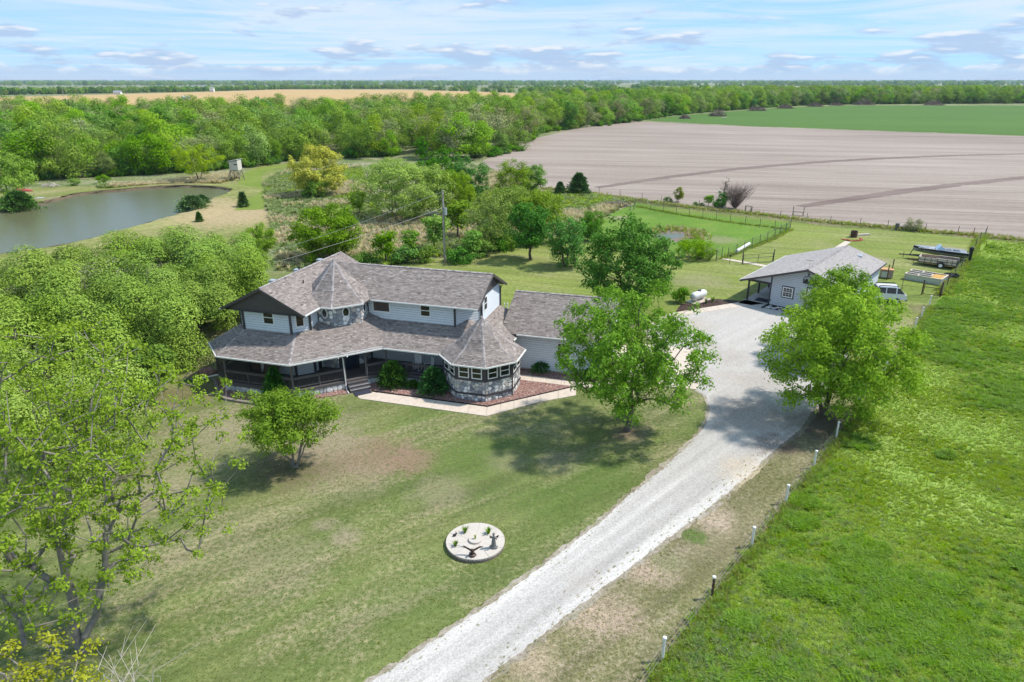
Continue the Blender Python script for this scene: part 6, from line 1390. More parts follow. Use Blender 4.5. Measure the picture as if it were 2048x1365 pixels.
# -- trees beyond the house
def proto(seed, h, w_, leaf, n=3200, ncl=70, size=(.34, .24), clr=.95, bark='bark', multi=1, zlow=.12, lump=.28, inner=.4, flat=.7, tip=.016, droop=.1):
    r = w_ / 2; rsp = np.random.default_rng(seed + 900); st = [stem_line(rsp, (k - (multi - 1) / 2) * .35, 0, h * .62, ((k - (multi - 1) / 2) * r * .5, rsp.normal(0, .3 * r / 3)), 5, .1) for k in range(multi)]
    return make_tree(seed, (0, 0, h * (.5 + zlow / 2)), (r, r, h * (.5 - zlow / 2)), ncl, clr, n, leaf, size, bark, st, zmin=h * zlow, flat=flat, lump=lump, inner=inner, tip=tip, maxr=.22, rmin=.012, droop=droop, shell=.34, spread=.38)
maple = proto(70, 7.7, 6.2, 'dark', 8500, 130, (.26, .2), .72, zlow=.2); plant('maple_tree', 'dark green maple standing alone at the far edge of the lawn', 'tree', maple, at(1061, 521))
lowd = proto(71, 6.6, 5.0, 'dark', 8000, 120, (.22, .17), .7, zlow=.02, multi=2); lowd[1].materials[0] = LV['dark']
plant('rounded_tree', 'low dark tree touching the lawn right of the maple', 'tree', lowd, at(1131, 534), .6)
yel = proto(72, 9.8, 11.0, 'yellow', 15000, 150, (.34, .22), .95, multi=4, zlow=.10, bark='bark', lump=.2, inner=.5); plant('golden_tree', 'yellow flowering tree beside the mown path', 'tree', yel, at(640, 393))
plant('bushy_tree', 'fresh green bush at the foot of the yellow tree', 'tree', proto(73, 4.5, 5.5, 'bright', 4200, 60, (.3, .2), .8, multi=3, zlow=.05), at(628, 398))
mound = proto(74, 10.0, 12.6, 'olive', 24000, 210, (.30, .15), .95, multi=6, zlow=.04, lump=.2, tip=.018); plant('thicket_tree', 'huge olive-green domed thicket tree with grey inner branches', 'tree', mound, at(808, 440), 0, None, (1.32, 1.1, 1.04))
plant('thicket_tree', 'smaller olive-green dome right beside the huge thicket tree', 'tree', mound, at(905, 430), 1.5, None, (.62, .62, .80))
dk = proto(75, 9.5, 10, 'dark', 8500, 120, (.36, .26), .95, zlow=.08); plant('dense_tree', 'dense dark green tree behind the olive dome', 'tree', dk, at(885, 395)); plant('dense_tree', 'second dense dark tree lower right behind the olive dome', 'tree', dk, at(938, 405), 2.0, None, (.85, .8, .85))
lt = proto(76, 7.9, 6.5, 'willow', 9000, 110, (.30, .10), .85, multi=3, zlow=.12, droop=.4); plant('willow_tree', 'light green drooping tree right of the utility pole', 'willow', lt, at(982, 503))
br = proto(77, 7.4, 7.4, 'bright', 9000, 120, (.28, .2), .85, zlow=.1, multi=2); plant('bright_tree', 'vivid yellow-green tree behind the dark maple', 'tree', br, at(1078, 486)); plant('bright_tree', 'bright green tree between the drooping tree and the field', 'tree', br, at(1022, 452), 1.2, None, (.95, .95, .85))
ol2 = proto(78, 8.2, 7.4, 'olive', 7000, 110, (.30, .16), .85, multi=3, zlow=.08); plant('olive_tree', 'pale olive tree at the near corner of the ploughed field', 'tree', ol2, at(1022, 408)); gr2 = proto(79, 6.4, 6.2, 'bright', 6000, 80, (.32, .22), .8, zlow=.1); plant('bright_tree', 'bright leafy tree projecting in front of the ploughed field', 'tree', gr2, at(1062, 392))
plant('dense_tree', 'dark rounded tree on the near side of the field corner', 'tree', dk, at(1175, 482), .4, None, (.42, .42, .38)); plant('bright_tree', 'yellow-green shrub tree left of the big round dark tree', 'tree', br, at(1185, 470), .9, None, (.5, .5, .50))
sapl = proto(80, 4.2, 2.6, 'bright', 1500, 30, (.28, .2), .6, multi=1, zlow=.3)
for px, py, sc, lb in ((772, 528, 1.0, 'slim bright sapling behind the house roof ridge'), (822, 512, .8, 'small green sapling in the tall grass behind the roof'), (718, 432, 1.0, 'thin young tree left of the olive dome'), (915, 478, 1.35, 'green sapling just right of the utility pole'), (872, 505, 1.2, 'yellow-green sapling left of the utility pole'), (945, 520, .9, 'sapling at the lawn edge by the guy wire'), (692, 470, .7, 'little sapling on the bright mown patch')):
    plant('sapling', lb, 'sapling', sapl, at(px, py), random.uniform(0, 6), 'saplings in the tall grass behind the house', (sc * 1.25, sc * 1.25, sc))
busht = proto(81, 1.9, 3.2, 'dark', 1500, 30, (.22, .16), .55, multi=3, zlow=.02, tip=.01); bushl = proto(82, 1.9, 3.2, 'bright', 1500, 30, (.22, .16), .55, multi=3, zlow=.02, tip=.01)
for px, py, k, sc, lb in ((735, 530, 0, .9, 'dark low bush peeping over the roof ridge'), (805, 527, 0, 1.2, 'dark bush in the hedge line behind the roof'), (850, 526, 1, 1.1, 'bright bush left of the pole foot'), (925, 527, 0, 1.1, 'dark bush right of the pole foot'), (962, 515, 1, 1.1, 'bright bush by the guy wire'), (1000, 500, 0, 1.25, 'dark bush under the drooping tree'), (1022, 500, 1, .9, 'small bright bush between drooping tree and maple'), (985, 470, 0, 1.3, 'shaded bush deep between the middle trees'), (905, 522, 0, .8, 'small dark bush at the pole')):
    plant('bush', lb, 'bush', (busht, bushl)[k], at(px, py), random.uniform(0, 6), 'bushes along the far lawn edge', (sc, sc, sc))
pn = proto(83, 3.0, 5.0, 'bright', 6500, 70, (.16, .11), .6, multi=5, zlow=.02, tip=.012); plant('round_shrub', 'round yellow-green shrub by the corner of the pen fence', 'shrub', pn, at(1388, 519))
o = bare_shrub(9, 1.7, 1.2, 40, 'postwood').build('bare_shrub', M['postwood'], None, (*at(1420, 519), 0)); tag(o, 'twiggy leafless shrub between round shrub and pen corner', 'bare shrub')
o = bare_shrub(10, 1.5, .9, 26, 'postwood').build('bare_shrub', M['postwood'], None, (*at(1332, 503), 0)); tag(o, 'small leafless shrub left of the round yellow-green shrub', 'bare shrub')
mbt = bare_shrub(12, 4.2, 3.0, 150, 'brushwood', .035); o = mbt.build('bare_bush', M['brushwood'], None, (*at(1470, 418), 0)); tag(o, 'brown leafless bush at the edge of the ploughed field', 'bare shrub')
deadt = make_tree(91, (0, 0, 3.6), (1.6, 1.6, 2.2), 18, .3, 60, 'bare', (.1, .05), 'bark', zmin=1.5, tip=.03, maxr=.14, jit=.25); plant('dead_tree', 'bare dead tree above the brown bush at the field edge', 'tree', deadt, at(1446, 413))
plant('bush', 'green leafy growth at the foot of the bare dead tree', 'bush', busht, at(1440, 416), 0, None, (1.1, 1.1, 1.5))
plant('sapling', 'yellow-green sapling on the fence line of the ploughed field', 'sapling', proto(84, 3.4, 2.0, 'young', 1300, 28, (.22, .16), .5, zlow=.12), at(1356, 405)); plant('sapling', 'pale small sapling left of the bare bush on the fence line', 'sapling', sapl, at(1416, 413), 1, None, (.7, .7, .5))
plant('bush', 'small dark bush left of the yellow-green fence sapling', 'bush', busht, at(1337, 405), 2, None, .55)
for px, py, s_, lb in ((1392, 412, .4, 'tiny dark bush on the fence line'), (1404, 413, .35, 'tiny bush beside the pale fence sapling')): plant('bush', lb, 'bush', busht, at(px, py), px, None, s_)
rt_ = proto(85, 2.0, 2.6, 'grey', 1800, 36, (.2, .08), .5, multi=5, zlow=.02); plant('round_shrub', 'rusty green round shrub by the small bench', 'shrub', rt_, at(1826, 462))
# pond side
pt = proto(86, 8.6, 11.5, 'olive', 8500, 130, (.32, .14), .9, zlow=.22, multi=2, flat=.6); plant('pond_tree', 'umbrella-shaped olive tree on the far bank of the pond', 'tree', pt, at(400, 364))
lf = proto(87, 9.9, 11.5, 'mid', 9000, 130, (.34, .2), .95, zlow=.18, multi=2); plant('pond_tree', 'leaning green tree at the left end of the pond', 'tree', lf, at(24, 405), 0, None, (1, 1, 1))
def cone_tree(seed, h, r, n, leaf, size=(.24, .12), p=.85, blunt=.12):
    rsc = np.random.default_rng(seed); u = rsc.uniform(0, 1, n) ** .8; z = h * (.04 + .96 * u); a = rsc.uniform(0, 6.283, n); bl = .86 + .14 * np.sin(a * 5 + z * 3 / h * 4)
    rr = r * (np.maximum(1 - u, 0) ** p + blunt * (1 - u) ** .3) * rsc.uniform(.35, 1.12, n) * (1 + .16 * np.sin(z / h * 19 + a * 2) + .12 * np.sin(a * 7 - z / h * 11)) * bl; C = np.stack([rr * np.cos(a), rr * np.sin(a), z], 1)
    d = unit(np.stack([np.cos(a), np.sin(a), rsc.uniform(-.1, .9, n)], 1) + rsc.normal(0, .35, (n, 3))); s_ = unit(np.cross(d, rsc.normal(0, 1, (n, 3)))); L = size[0] * rsc.uniform(.6, 1.3, (n, 1)); Wd = size[1] * rsc.uniform(.6, 1.3, (n, 1))
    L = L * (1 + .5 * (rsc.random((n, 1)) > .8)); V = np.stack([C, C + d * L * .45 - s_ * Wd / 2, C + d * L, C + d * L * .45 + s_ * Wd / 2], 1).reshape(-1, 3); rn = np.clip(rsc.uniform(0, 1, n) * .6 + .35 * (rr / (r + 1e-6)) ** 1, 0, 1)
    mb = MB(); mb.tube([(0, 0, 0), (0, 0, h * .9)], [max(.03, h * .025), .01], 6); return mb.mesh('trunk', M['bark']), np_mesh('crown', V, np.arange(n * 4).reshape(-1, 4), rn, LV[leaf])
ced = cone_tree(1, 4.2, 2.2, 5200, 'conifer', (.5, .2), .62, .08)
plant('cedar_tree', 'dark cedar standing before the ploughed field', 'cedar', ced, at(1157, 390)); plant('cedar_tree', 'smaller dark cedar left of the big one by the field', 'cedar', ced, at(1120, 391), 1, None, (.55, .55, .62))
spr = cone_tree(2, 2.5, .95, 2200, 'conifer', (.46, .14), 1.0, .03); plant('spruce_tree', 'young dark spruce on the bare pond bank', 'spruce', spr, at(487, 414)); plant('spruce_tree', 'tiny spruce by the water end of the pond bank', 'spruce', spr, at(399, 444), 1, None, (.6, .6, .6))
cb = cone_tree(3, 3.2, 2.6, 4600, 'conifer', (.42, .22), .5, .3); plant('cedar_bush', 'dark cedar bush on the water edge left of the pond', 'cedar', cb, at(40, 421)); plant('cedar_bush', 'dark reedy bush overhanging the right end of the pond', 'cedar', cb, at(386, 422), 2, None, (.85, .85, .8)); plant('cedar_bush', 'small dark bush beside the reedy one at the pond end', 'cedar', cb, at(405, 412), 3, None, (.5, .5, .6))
for px, py, s_, lb in ((148, 372, .8, 'small green bush behind the driftwood heap'), (205, 368, 1.0, 'low bush at the foot of the wood beyond the pond')): plant('bush', lb, 'bush', bushl, at(px, py), px, None, s_)

# -- clipped shrubs of the house beds
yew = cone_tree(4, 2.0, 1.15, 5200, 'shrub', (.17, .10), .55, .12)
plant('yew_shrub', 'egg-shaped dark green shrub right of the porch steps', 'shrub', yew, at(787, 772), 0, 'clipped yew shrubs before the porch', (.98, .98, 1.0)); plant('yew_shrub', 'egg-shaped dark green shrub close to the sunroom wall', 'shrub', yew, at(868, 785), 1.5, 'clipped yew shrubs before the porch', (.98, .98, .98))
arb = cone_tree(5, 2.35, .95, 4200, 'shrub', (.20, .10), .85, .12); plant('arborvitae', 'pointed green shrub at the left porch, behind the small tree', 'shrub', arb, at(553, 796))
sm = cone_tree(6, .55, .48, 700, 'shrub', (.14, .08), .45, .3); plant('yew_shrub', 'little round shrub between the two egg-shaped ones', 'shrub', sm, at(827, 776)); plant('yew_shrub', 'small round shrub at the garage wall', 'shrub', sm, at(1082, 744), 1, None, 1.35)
plant('yew_shrub', 'low dark shrub at the garage wall under the ash', 'shrub', sm, at(1183, 758), 2, None, (1.8, 1.6, 1.3)); plant('tank_shrub', 'dark bushy shrub left of the propane tank', 'shrub', proto(95, 1.55, 1.75, 'dark', 2000, 30, (.16, .1), .4, multi=3, zlow=.02, tip=.008), at(1361, 606))
def blade_tuft(seed, h, r, n, w_=.03, bend=.5):
    rs2 = np.random.default_rng(seed); V = []; Q = []; rn = []
    for k in range(n):
        a = rs2.uniform(0, 6.283); b0 = np.array([math.cos(a), math.sin(a), 0]) * rs2.uniform(0, r * .3); d = np.array([math.cos(a), math.sin(a), 0]); L = h * rs2.uniform(.6, 1.1); s_ = np.array([-d[1], d[0], 0]) * w_ / 2; q = rs2.uniform(.3, 1) * bend
        p1 = b0 + d * L * q * .35 + np.array([0, 0, L * .62]); p2 = b0 + d * L * q + np.array([0, 0, L * (1 - .3 * q)]); o_ = len(V); V += [b0 - s_, b0 + s_, p1 + s_ * .8, p1 - s_ * .8, p2 + s_ * .15, p2 - s_ * .15]; Q += [(o_, o_ + 1, o_ + 2, o_ + 3), (o_ + 3, o_ + 2, o_ + 4, o_ + 5)]; rn += [rs2.uniform(0, 1)] * 2
    return np.array(V), Q, rn
for zx, zy, h, lb in ((800, 520, .36, 'leafy daylily clump at the back left of the disc'), (1330, 540, .36, 'leafy daylily clump at the back right of the disc'), (580, 820, .30, 'leafy plant clump at the left of the disc')):
    V, Q, rn = blade_tuft(int(zx), h, .2, 70, .035, .7); o = link('daylily', np_mesh('daylily', V, Q, rn, LV['bright']), None, (*on_disc(zx, zy), .24)); tag(o, lb, 'plant', 'plants on the garden disc')
V, Q, rn = blade_tuft(4, .24, .1, 14, .045, .4); o = link('agave', np_mesh('agave', V, Q, rn, LV['olive']), None, (CX_, CY_, .34)); tag(o, 'spiky pale plant on the centre plinth of the disc', 'plant')
for px, py, lb in ((1425, 605, 'grassy green plant in the mulch behind the propane tank'), (1412, 608, 'wispy grass clump in the mulch beside the tank')):
    V, Q, rn = blade_tuft(int(px), .75, .3, 80, .03, .5); o = link('ornamental_grass', np_mesh('ornamental_grass', V, Q, rn, LV['mid']), None, (*at(px, py), 0)); tag(o, lb, 'plant')

# ------------------------------------------------------------------ woods
wp = [('leafy', proto(101, 11, 9.5, 'mid', 3600, 28, (.50, .38), 1.9, multi=2, zlow=.05)), ('bright', proto(102, 11, 9.0, 'bright', 3600, 28, (.50, .38), 1.9, multi=2, zlow=.05)), ('olive', proto(103, 12, 10, 'olive', 3600, 28, (.50, .28), 1.9, multi=3, zlow=.08, bark='palebark')),
      ('dark', proto(104, 11.5, 8.5, 'dark', 3600, 28, (.55, .42), 1.9, multi=1, zlow=.05)), ('grey', proto(105, 11.5, 9.5, 'grey', 2200, 34, (.50, .20), 1.9, multi=3, zlow=.12, bark='palebark', tip=.03)), ('willowy', proto(106, 11, 9.5, 'willow', 3600, 28, (.50, .22), 1.9, multi=3, zlow=.05))]
WLAB = {'leafy': 'mid green leafy tree', 'bright': 'fresh bright green tree', 'olive': 'pale olive tree', 'dark': 'dark dense green tree', 'grey': 'grey half-bare tree', 'willowy': 'light yellow-green tree'}
WPR = [.17, .17, .25, .09, .15, .17]
wood_l = ats([(-420, 372), (-60, 362), (60, 360), (240, 352), (330, 346), (440, 340), (560, 325), (640, 318), (760, 312), (850, 322), (920, 330), (985, 306), (1050, 288)]) + ats([(1068, 268), (1140, 258), (1268, 243), (1300, 238), (1350, 231), (1440, 223), (1560, 213), (1700, 209.5), (2120, 207)]) + ats([(2150, 196), (1700, 194), (1300, 203)]) + [(140, 640), (40, 600), (-20, 470), (-120, 392), (-260, 380), (-420, 390)]
def scatter(poly, sp, rs2, jit=.42):
    P = np.array(poly); x0, y0 = P.min(0); x1, y1 = P.max(0); gx, gy = np.meshgrid(np.arange(x0, x1, sp), np.arange(y0, y1, sp * .87)); gx[1::2] += sp / 2
    Q = np.stack([gx.ravel(), gy.ravel()], 1) + rs2.uniform(-jit, jit, (gx.size, 2)) * sp; Q = Q[inside(poly, Q)]; return Q[np.abs(Q[:, 0]) < .80 * Q[:, 1] + 14]
rw_ = np.random.default_rng(77)
P1 = scatter(wood_l, 8.3, rw_)
# keep the edge lines exact: one row of trees along the pond side and the field side
edge1 = ats([(-150, 365), (-30, 362), (30, 360), (75, 360), (120, 358), (170, 356), (215, 353), (260, 351), (305, 349), (345, 346), (390, 343), (430, 340), (470, 336), (510, 331), (548, 326), (590, 321), (715, 316), (748, 314), (780, 314), (960, 318), (1000, 305), (1035, 300)])
edge2 = ats([(1052, 286), (1072, 268), (1092, 264), (1112, 262), (1132, 259.5), (1152, 257.5), (1172, 255), (1192, 253), (1212, 250.5), (1232, 248), (1252, 245.5), (1270, 243), (1290, 239.5), (1305, 237.5), (1325, 235), (1345, 232), (1365, 230), (1385, 228), (1405, 226), (1425, 224), (1445, 222.5), (1465, 221), (1485, 219.5), (1505, 218), (1525, 216.5), (1545, 215), (1565, 213.8), (1590, 212.6), (1620, 211), (1650, 210.2), (1690, 209.4), (1730, 209), (1780, 208.6), (1830, 208.4), (1890, 208.2), (1950, 208), (2010, 208)])
P1 = P1[[min(np.hypot(*(p - np.array(q))) for q in edge1 + edge2) > 4.0 for p in P1]]
allp = np.concatenate([np.array(edge1), np.array(edge2), P1]); allp = allp[np.argsort(allp[:, 1] + np.abs(allp[:, 0]) * .0)]
dist = np.hypot(allp[:, 0], allp[:, 1])
def wood_h(x, y): return np.interp(y, [160, 260, 360, 700, 1000], [.86, 1.03, 1.06, 1.18, 1.15])
NIND = 262
ranks = np.argsort(dist + np.where(np.abs(allp[:, 0]) > .77 * allp[:, 1], 900, 0)); ind = set(ranks[:NIND].tolist()); rest = []
LM = [(20, 'behind the leaning pond tree'), (60, 'behind the red canoe'), (105, 'behind the driftwood heap'), (160, 'behind the small bush past the driftwood'), (215, 'behind the low bush at the wood foot'), (270, 'between the low bush and the umbrella tree'), (330, 'just left of the umbrella-shaped pond tree'), (395, 'directly behind the umbrella-shaped pond tree'), (440, 'between the umbrella tree and the hunting blind'),
      (480, 'directly behind the hunting blind'), (530, 'where the mown path meets the wood'), (590, 'left of the yellow tree at the wood edge'), (715, 'right of the yellow tree at the wood edge'), (760, 'behind the huge olive dome'), (800, 'behind the right half of the olive dome'), (960, 'behind the dense dark trees'), (1000, 'at the near corner of the ploughed field'), (1050, 'jutting out at the ploughed field corner')]
LN_ = ['leaning pond tree', 'red canoe', 'driftwood heap', 'small bank bush', 'low bank bush', 'umbrella tree, left side', 'umbrella tree', 'umbrella tree, right side', 'hunting blind, left side', 'hunting blind', 'mown path', 'left side of the yellow tree', 'right side of the yellow tree', 'huge olive dome', 'right half of the olive dome', 'dense dark trees', 'near field corner', 'ploughed field corner']
LX_ = [20, 60, 105, 160, 215, 270, 330, 395, 440, 480, 530, 590, 715, 760, 800, 960, 1000, 1050]
def inwood(x, y):
    px = 1024 + FPX * x / (y * math.cos(PITCH) + CAM_H * math.sin(PITCH)); k = min(range(18), key=lambda j: abs(LX_[j] - px))
    dep = 'in the near wood' if y < 205 else 'in the middle wood' if y < 265 else 'in the far wood'
    if px > 1080: return 'behind the tree row of the ploughed field' if px < 1345 else 'behind the tree row of the green field'
    return dep + ' beyond the ' + LN_[k]
def landmark(i0, q):
    px = 1024 + FPX * q[0] / (q[1] * math.cos(PITCH) + CAM_H * math.sin(PITCH)); best = min(LM, key=lambda e: abs(e[0] - px))
    if px < 1050: return best[1]
    pl_ = min(piles, key=lambda e: abs(e[0] - px))
    if px > 1345: return ('behind the ' if abs(pl_[0] - px) < 16 else 'just left of the ' if px < pl_[0] else 'just right of the ') + pl_[4].split(' along')[0].split(' on the')[0].split(' with')[0].split(' nearest')[0].split(' halfway')[0].split(' in the')[0].split(' third')[0].split(' furthest')[0].split(' beside')[0]
    return 'number %d from the corner along the ploughed field edge' % (1 + int(round((px - 1052) / 20)))
ekey = {tuple(np.round(q, 3)): landmark(k, q) for k, q in enumerate(edge1 + edge2)}
for i, (x, y) in enumerate(allp):
    k = int(rw_.choice(6, p=WPR)); s_ = float(wood_h(x, y) * rw_.uniform(.58, 1.28)); a = rw_.uniform(0, 6.28)
    if i in ind:
        nm, ms = wp[k]; zone = 'in the wood beyond the pond' if x < -25 and y < 300 else 'along the edge of the ploughed field' if (y < 460 and x > 25) else 'deep in the wood behind the yard' if y < 330 else 'in the far part of the wood'
        lm = ekey.get(tuple(np.round((x, y), 3))); t = thing('forest_tree', f'{WLAB[nm]} {lm}' if lm else f'{WLAB[nm]} {inwood(x, y)}', 'tree', (x, y, 0), a, f'{nm} trees {lm or inwood(x, y)}'); t.scale = (s_ * rw_.uniform(.8, 1.25), s_ * rw_.uniform(.8, 1.25), s_); link('trunk', ms[0], t); link('crown', ms[1], t)
    else: rest.append((x, y, 0, a, s_, k))

# node-based scatter for what nobody could count
def scatter_obj(name, pts, variants, label, kind='stuff'):
    """pts: rows x,y,z,rot,scale,variant ; variants: objects that are not linked to the scene"""
    A = np.array(pts, float); me = bpy.data.meshes.new(name); me.vertices.add(len(A)); me.vertices.foreach_set('co', A[:, :3].astype(np.float32).ravel())
    for nm, col, tp in (('rot', A[:, 3], 'FLOAT'), ('scl', A[:, 4], 'FLOAT')):
        at_ = me.attributes.new(nm, tp, 'POINT'); at_.data.foreach_set('value', col.astype(np.float32))
    at_ = me.attributes.new('kind_id', 'INT', 'POINT'); at_.data.foreach_set('value', A[:, 5].astype(np.int32))
    o = link(name, me); g = bpy.data.node_groups.new(name + '_nodes', 'GeometryNodeTree')
    g.interface.new_socket('Geometry', in_out='INPUT', socket_type='NodeSocketGeometry'); g.interface.new_socket('Geometry', in_out='OUTPUT', socket_type='NodeSocketGeometry')
    gi = g.nodes.new('NodeGroupInput'); go = g.nodes.new('NodeGroupOutput'); jn = g.nodes.new('GeometryNodeJoinGeometry')
    def named(nm, tp): n = g.nodes.new('GeometryNodeInputNamedAttribute'); n.data_type = tp; n.inputs['Name'].default_value = nm; return n.outputs['Attribute']
    rot, scl, kid = named('rot', 'FLOAT'), named('scl', 'FLOAT'), named('kind_id', 'INT')
    cx = g.nodes.new('ShaderNodeCombineXYZ'); g.links.new(rot, cx.inputs[2])
    for i, v in enumerate(variants):
        oi = g.nodes.new('GeometryNodeObjectInfo'); oi.inputs['Object'].default_value = v; oi.inputs['As Instance'].default_value = True
        cmp_ = g.nodes.new('FunctionNodeCompare'); cmp_.data_type = 'INT'; cmp_.operation = 'EQUAL'; g.links.new(kid, [s for s in cmp_.inputs if s.name == 'A' and s.type == 'INT'][0]); [s for s in cmp_.inputs if s.name == 'B' and s.type == 'INT'][0].default_value = i
        ip = g.nodes.new('GeometryNodeInstanceOnPoints'); g.links.new(gi.outputs[0], ip.inputs['Points']); g.links.new(oi.outputs['Geometry'], ip.inputs['Instance']); g.links.new(cmp_.outputs[0], ip.inputs['Selection']); g.links.new(cx.outputs[0], ip.inputs['Rotation']); g.links.new(scl, ip.inputs['Scale'])
        g.links.new(ip.outputs[0], jn.inputs[0])
    g.links.new(jn.outputs[0], go.inputs[0]); md = o.modifiers.new('scatter', 'NODES'); md.node_group = g; o['kind'] = kind; o['label'] = label; return o
def joined(wm, cm, name):
    """trunk and crown in one mesh for scattering"""
    nv = len(wm.vertices); V = np.zeros((nv + len(cm.vertices)) * 3, np.float32); wm.vertices.foreach_get('co', V[:nv * 3]); cm.vertices.foreach_get('co', V[nv * 3:])
    Q = []; 
    for me, o_ in ((wm, 0), (cm, nv)):
        L = np.zeros(len(me.loops), np.int32); me.loops.foreach_get('vertex_index', L); Q.append(L.reshape(-1, 4) + o_)
    r = []
    for me in (wm, cm):
        q = np.zeros(len(me.polygons), np.float32); me.attributes['rnd'].data.foreach_get('value', q); r.append(q)
    me = np_mesh(name, V.reshape(-1, 3), np.concatenate(Q), np.concatenate(r), wm.materials[0]); me.materials.append(cm.materials[0])
    me.polygons.foreach_set('material_index', np.concatenate([np.zeros(len(Q[0]), np.int32), np.ones(len(Q[1]), np.int32)])); me.update()
    return bpy.data.objects.new(name, me)
wv = [joined(ms[0], ms[1], 'wood_variant') for _, ms in wp]
scatter_obj('distant_wood', rest, wv, 'closed green canopy of the wood receding behind its front trees')
# undergrowth along the foot of the wood
ug = []; ru = np.random.default_rng(5)
for pts, n, sp in ((edge1, 60, 3.5), (edge2, 90, 4.0)):
    P = np.array(pts)
    for k in range(n * 3):
        i = ru.integers(0, len(P) - 1); u = ru.random(); q = P[i] * (1 - u) + P[i + 1] * u
        if np.hypot(*(P[i + 1] - P[i])) > 60: continue
        ug.append((q[0] + ru.normal(0, 2), q[1] + abs(ru.normal(0, 3)) - .5, 0, ru.uniform(0, 6), ru.uniform(.7, 1.7), ru.integers(0, 2)))
bv = [joined(busht[0], busht[1], 'bush_variant'), joined(bushl[0], bushl[1], 'bush_variant')]
scatter_obj('undergrowth', ug, bv, 'low brushy undergrowth along the foot of the wood')
# tree belts of the plain, getting lost towards the horizon
fp_ = [proto(111 + i, 11, 11, lf_, 420, 26, (1.5, 1.1), 1.7, zlow=.02, tip=.03) for i, lf_ in enumerate(('mid', 'olive', 'dark', 'bright'))]
fv = [joined(a, b_, 'far_variant') for a, b_ in fp_]
rf = np.random.default_rng(9); far = []
def belt(a, b_, n, depth, s0=.8, s1=1.25, gap=0.0):
    A, B_ = np.array(at(*a)), np.array(at(*b_))
    for k in range(n):
        u = rf.random(); q = A + (B_ - A) * u
        if gap and math.sin(u * 37 + a[0]) > 1 - gap * 2: continue
        far.append((q[0] + rf.normal(0, 6), q[1] + rf.uniform(0, depth), 0, rf.uniform(0, 6), rf.uniform(s0, s1), rf.integers(0, 4)))
belt((-120, 193), (420, 183.5), 330, 90); belt((420, 183), (560, 179), 130, 80); belt((540, 179), (860, 178.2), 360, 90); belt((850, 181), (1040, 186.5), 60, 18, .7, 1.0); belt((1040, 187), (1320, 187), 240, 60); belt((880, 178), (1300, 177.5), 260, 80, gap=.2)
belt((1300, 180), (2120, 181), 330, 120, gap=.15); belt((1180, 172.6), (2120, 172.8), 420, 160, .8, 1.3, .15)
for py in (171.5, 169.5, 167.6, 166.3, 165.4, 164.7, 164.2):
    d_ = at(1024, py)[1]; n = int(1100)
    for k in range(n):
        y = d_ * rf.uniform(.93, 1.07); x = rf.uniform(-.8, .8) * y
        if math.sin(x * .0031 + d_) + .6 * math.sin(x * .0113 + 2 * d_) < -.75: continue
        far.append((x, y, 0, rf.uniform(0, 6), rf.uniform(.9, 1.7) * (1 + y / 9000), rf.integers(0, 4)))
scatter_obj('tree_belts', far, fv, 'belts of trees across the plain towards the horizon')

# far farm buildings
def far_house(label, px, py, w_, d, h, rz, wallm='farwhite', roofm='farroof', cat='farmhouse', nm='far_house', wins=3):
    t = thing(nm, label, cat, (*at(px, py), 0), rz); mb = MB(); mb.box(-w_ / 2, w_ / 2, -d / 2, d / 2, 0, h); wl_ = mb.build('wall', M[wallm], t)
    mb = MB(); rh = d * .28; vs = [(-w_ / 2 - .4, -d / 2 - .4, h), (w_ / 2 + .4, -d / 2 - .4, h), (w_ / 2 + .4, d / 2 + .4, h), (-w_ / 2 - .4, d / 2 + .4, h), (-w_ / 2 - .4, 0, h + rh), (w_ / 2 + .4, 0, h + rh)]
    mb.add(vs, [(0, 1, 5, 4), (2, 3, 4, 5), (1, 2, 5), (3, 0, 4), (0, 3, 2, 1)]); mb.build('roof', M[roofm], t)
    for k in range(wins):
        mb = MB(); x = -w_ / 2 + w_ * (k + .5) / wins; mb.box(x - .6, x + .6, -d / 2 - .08, -d / 2, 1.0, 2.4); mb.build('window', M['glass'], t)
    return t
far_house('white farmhouse at the tree belt beyond the stubble field', 236, 189.5, 12, 8, 4.5, .1); far_house('tall narrow white house behind the stubble field', 425, 184.5, 8, 8, 8, .05, 'farwhite', 'farroof'); far_house('long low brown shed left of the tall narrow house', 398, 179, 42, 14, 6, .0, 'farbrown', 'farroof', 'shed', 'far_shed', 2)
far_house('small white shed standing out in the stubble field', 373, 201, 8, 5, 4.0, 0, 'farwhite', 'farwhite', 'shed', 'far_shed', 1)
for px, py, w_, lb in ((655, 165.6, 60, 'white barn on the left horizon'), (765, 166, 50, 'white farm shed on the middle horizon'), (328, 166.4, 60, 'large white building among the far left trees'), (345, 167.5, 50, 'pale building right of the large far left one'), (1168, 166.2, 60, 'pale barn among the trees on the centre horizon'), (1605, 167.2, 70, 'white barn on the right horizon'), (1745, 167.4, 60, 'small white farmstead on the right horizon')):
    far_house(lb, px, py, w_, 24, 13, 0, cat='barn', nm='far_barn', wins=2)
for k, (px, py, h) in enumerate(((128, 196, 13), (255, 189, 13), (516, 181.5, 13), (655, 181, 14))):
    mb = MB(); mb.tube([(0, 0, 0), (0, 0, h)], [.28, .2], 6); mb.beam((-1.1, 0, h - .8), (1.1, 0, h - .8), .2, .2); o = mb.build('roadside_pole', M['polewood'], None, (*at(px, py), 0)); tag(o, 'grey power pole at the far side of the stubble field', 'power pole', 'power poles beyond the stubble field')
for k, (px, py) in enumerate(((129, 209), (243, 205))):
    mb = MB(); mb.box(-1.6, -.3, -.5, .5, 0, 2.6); mb.box(.3, 1.6, -.5, .5, 0, 2.4); o = mb.build('field_hydrant', M['darksteel'], None, (*at(px, py), .1)); tag(o, ('dark twin box standing in the stubble field, left one', 'dark twin box standing in the stubble field, right one')[k], 'field box')
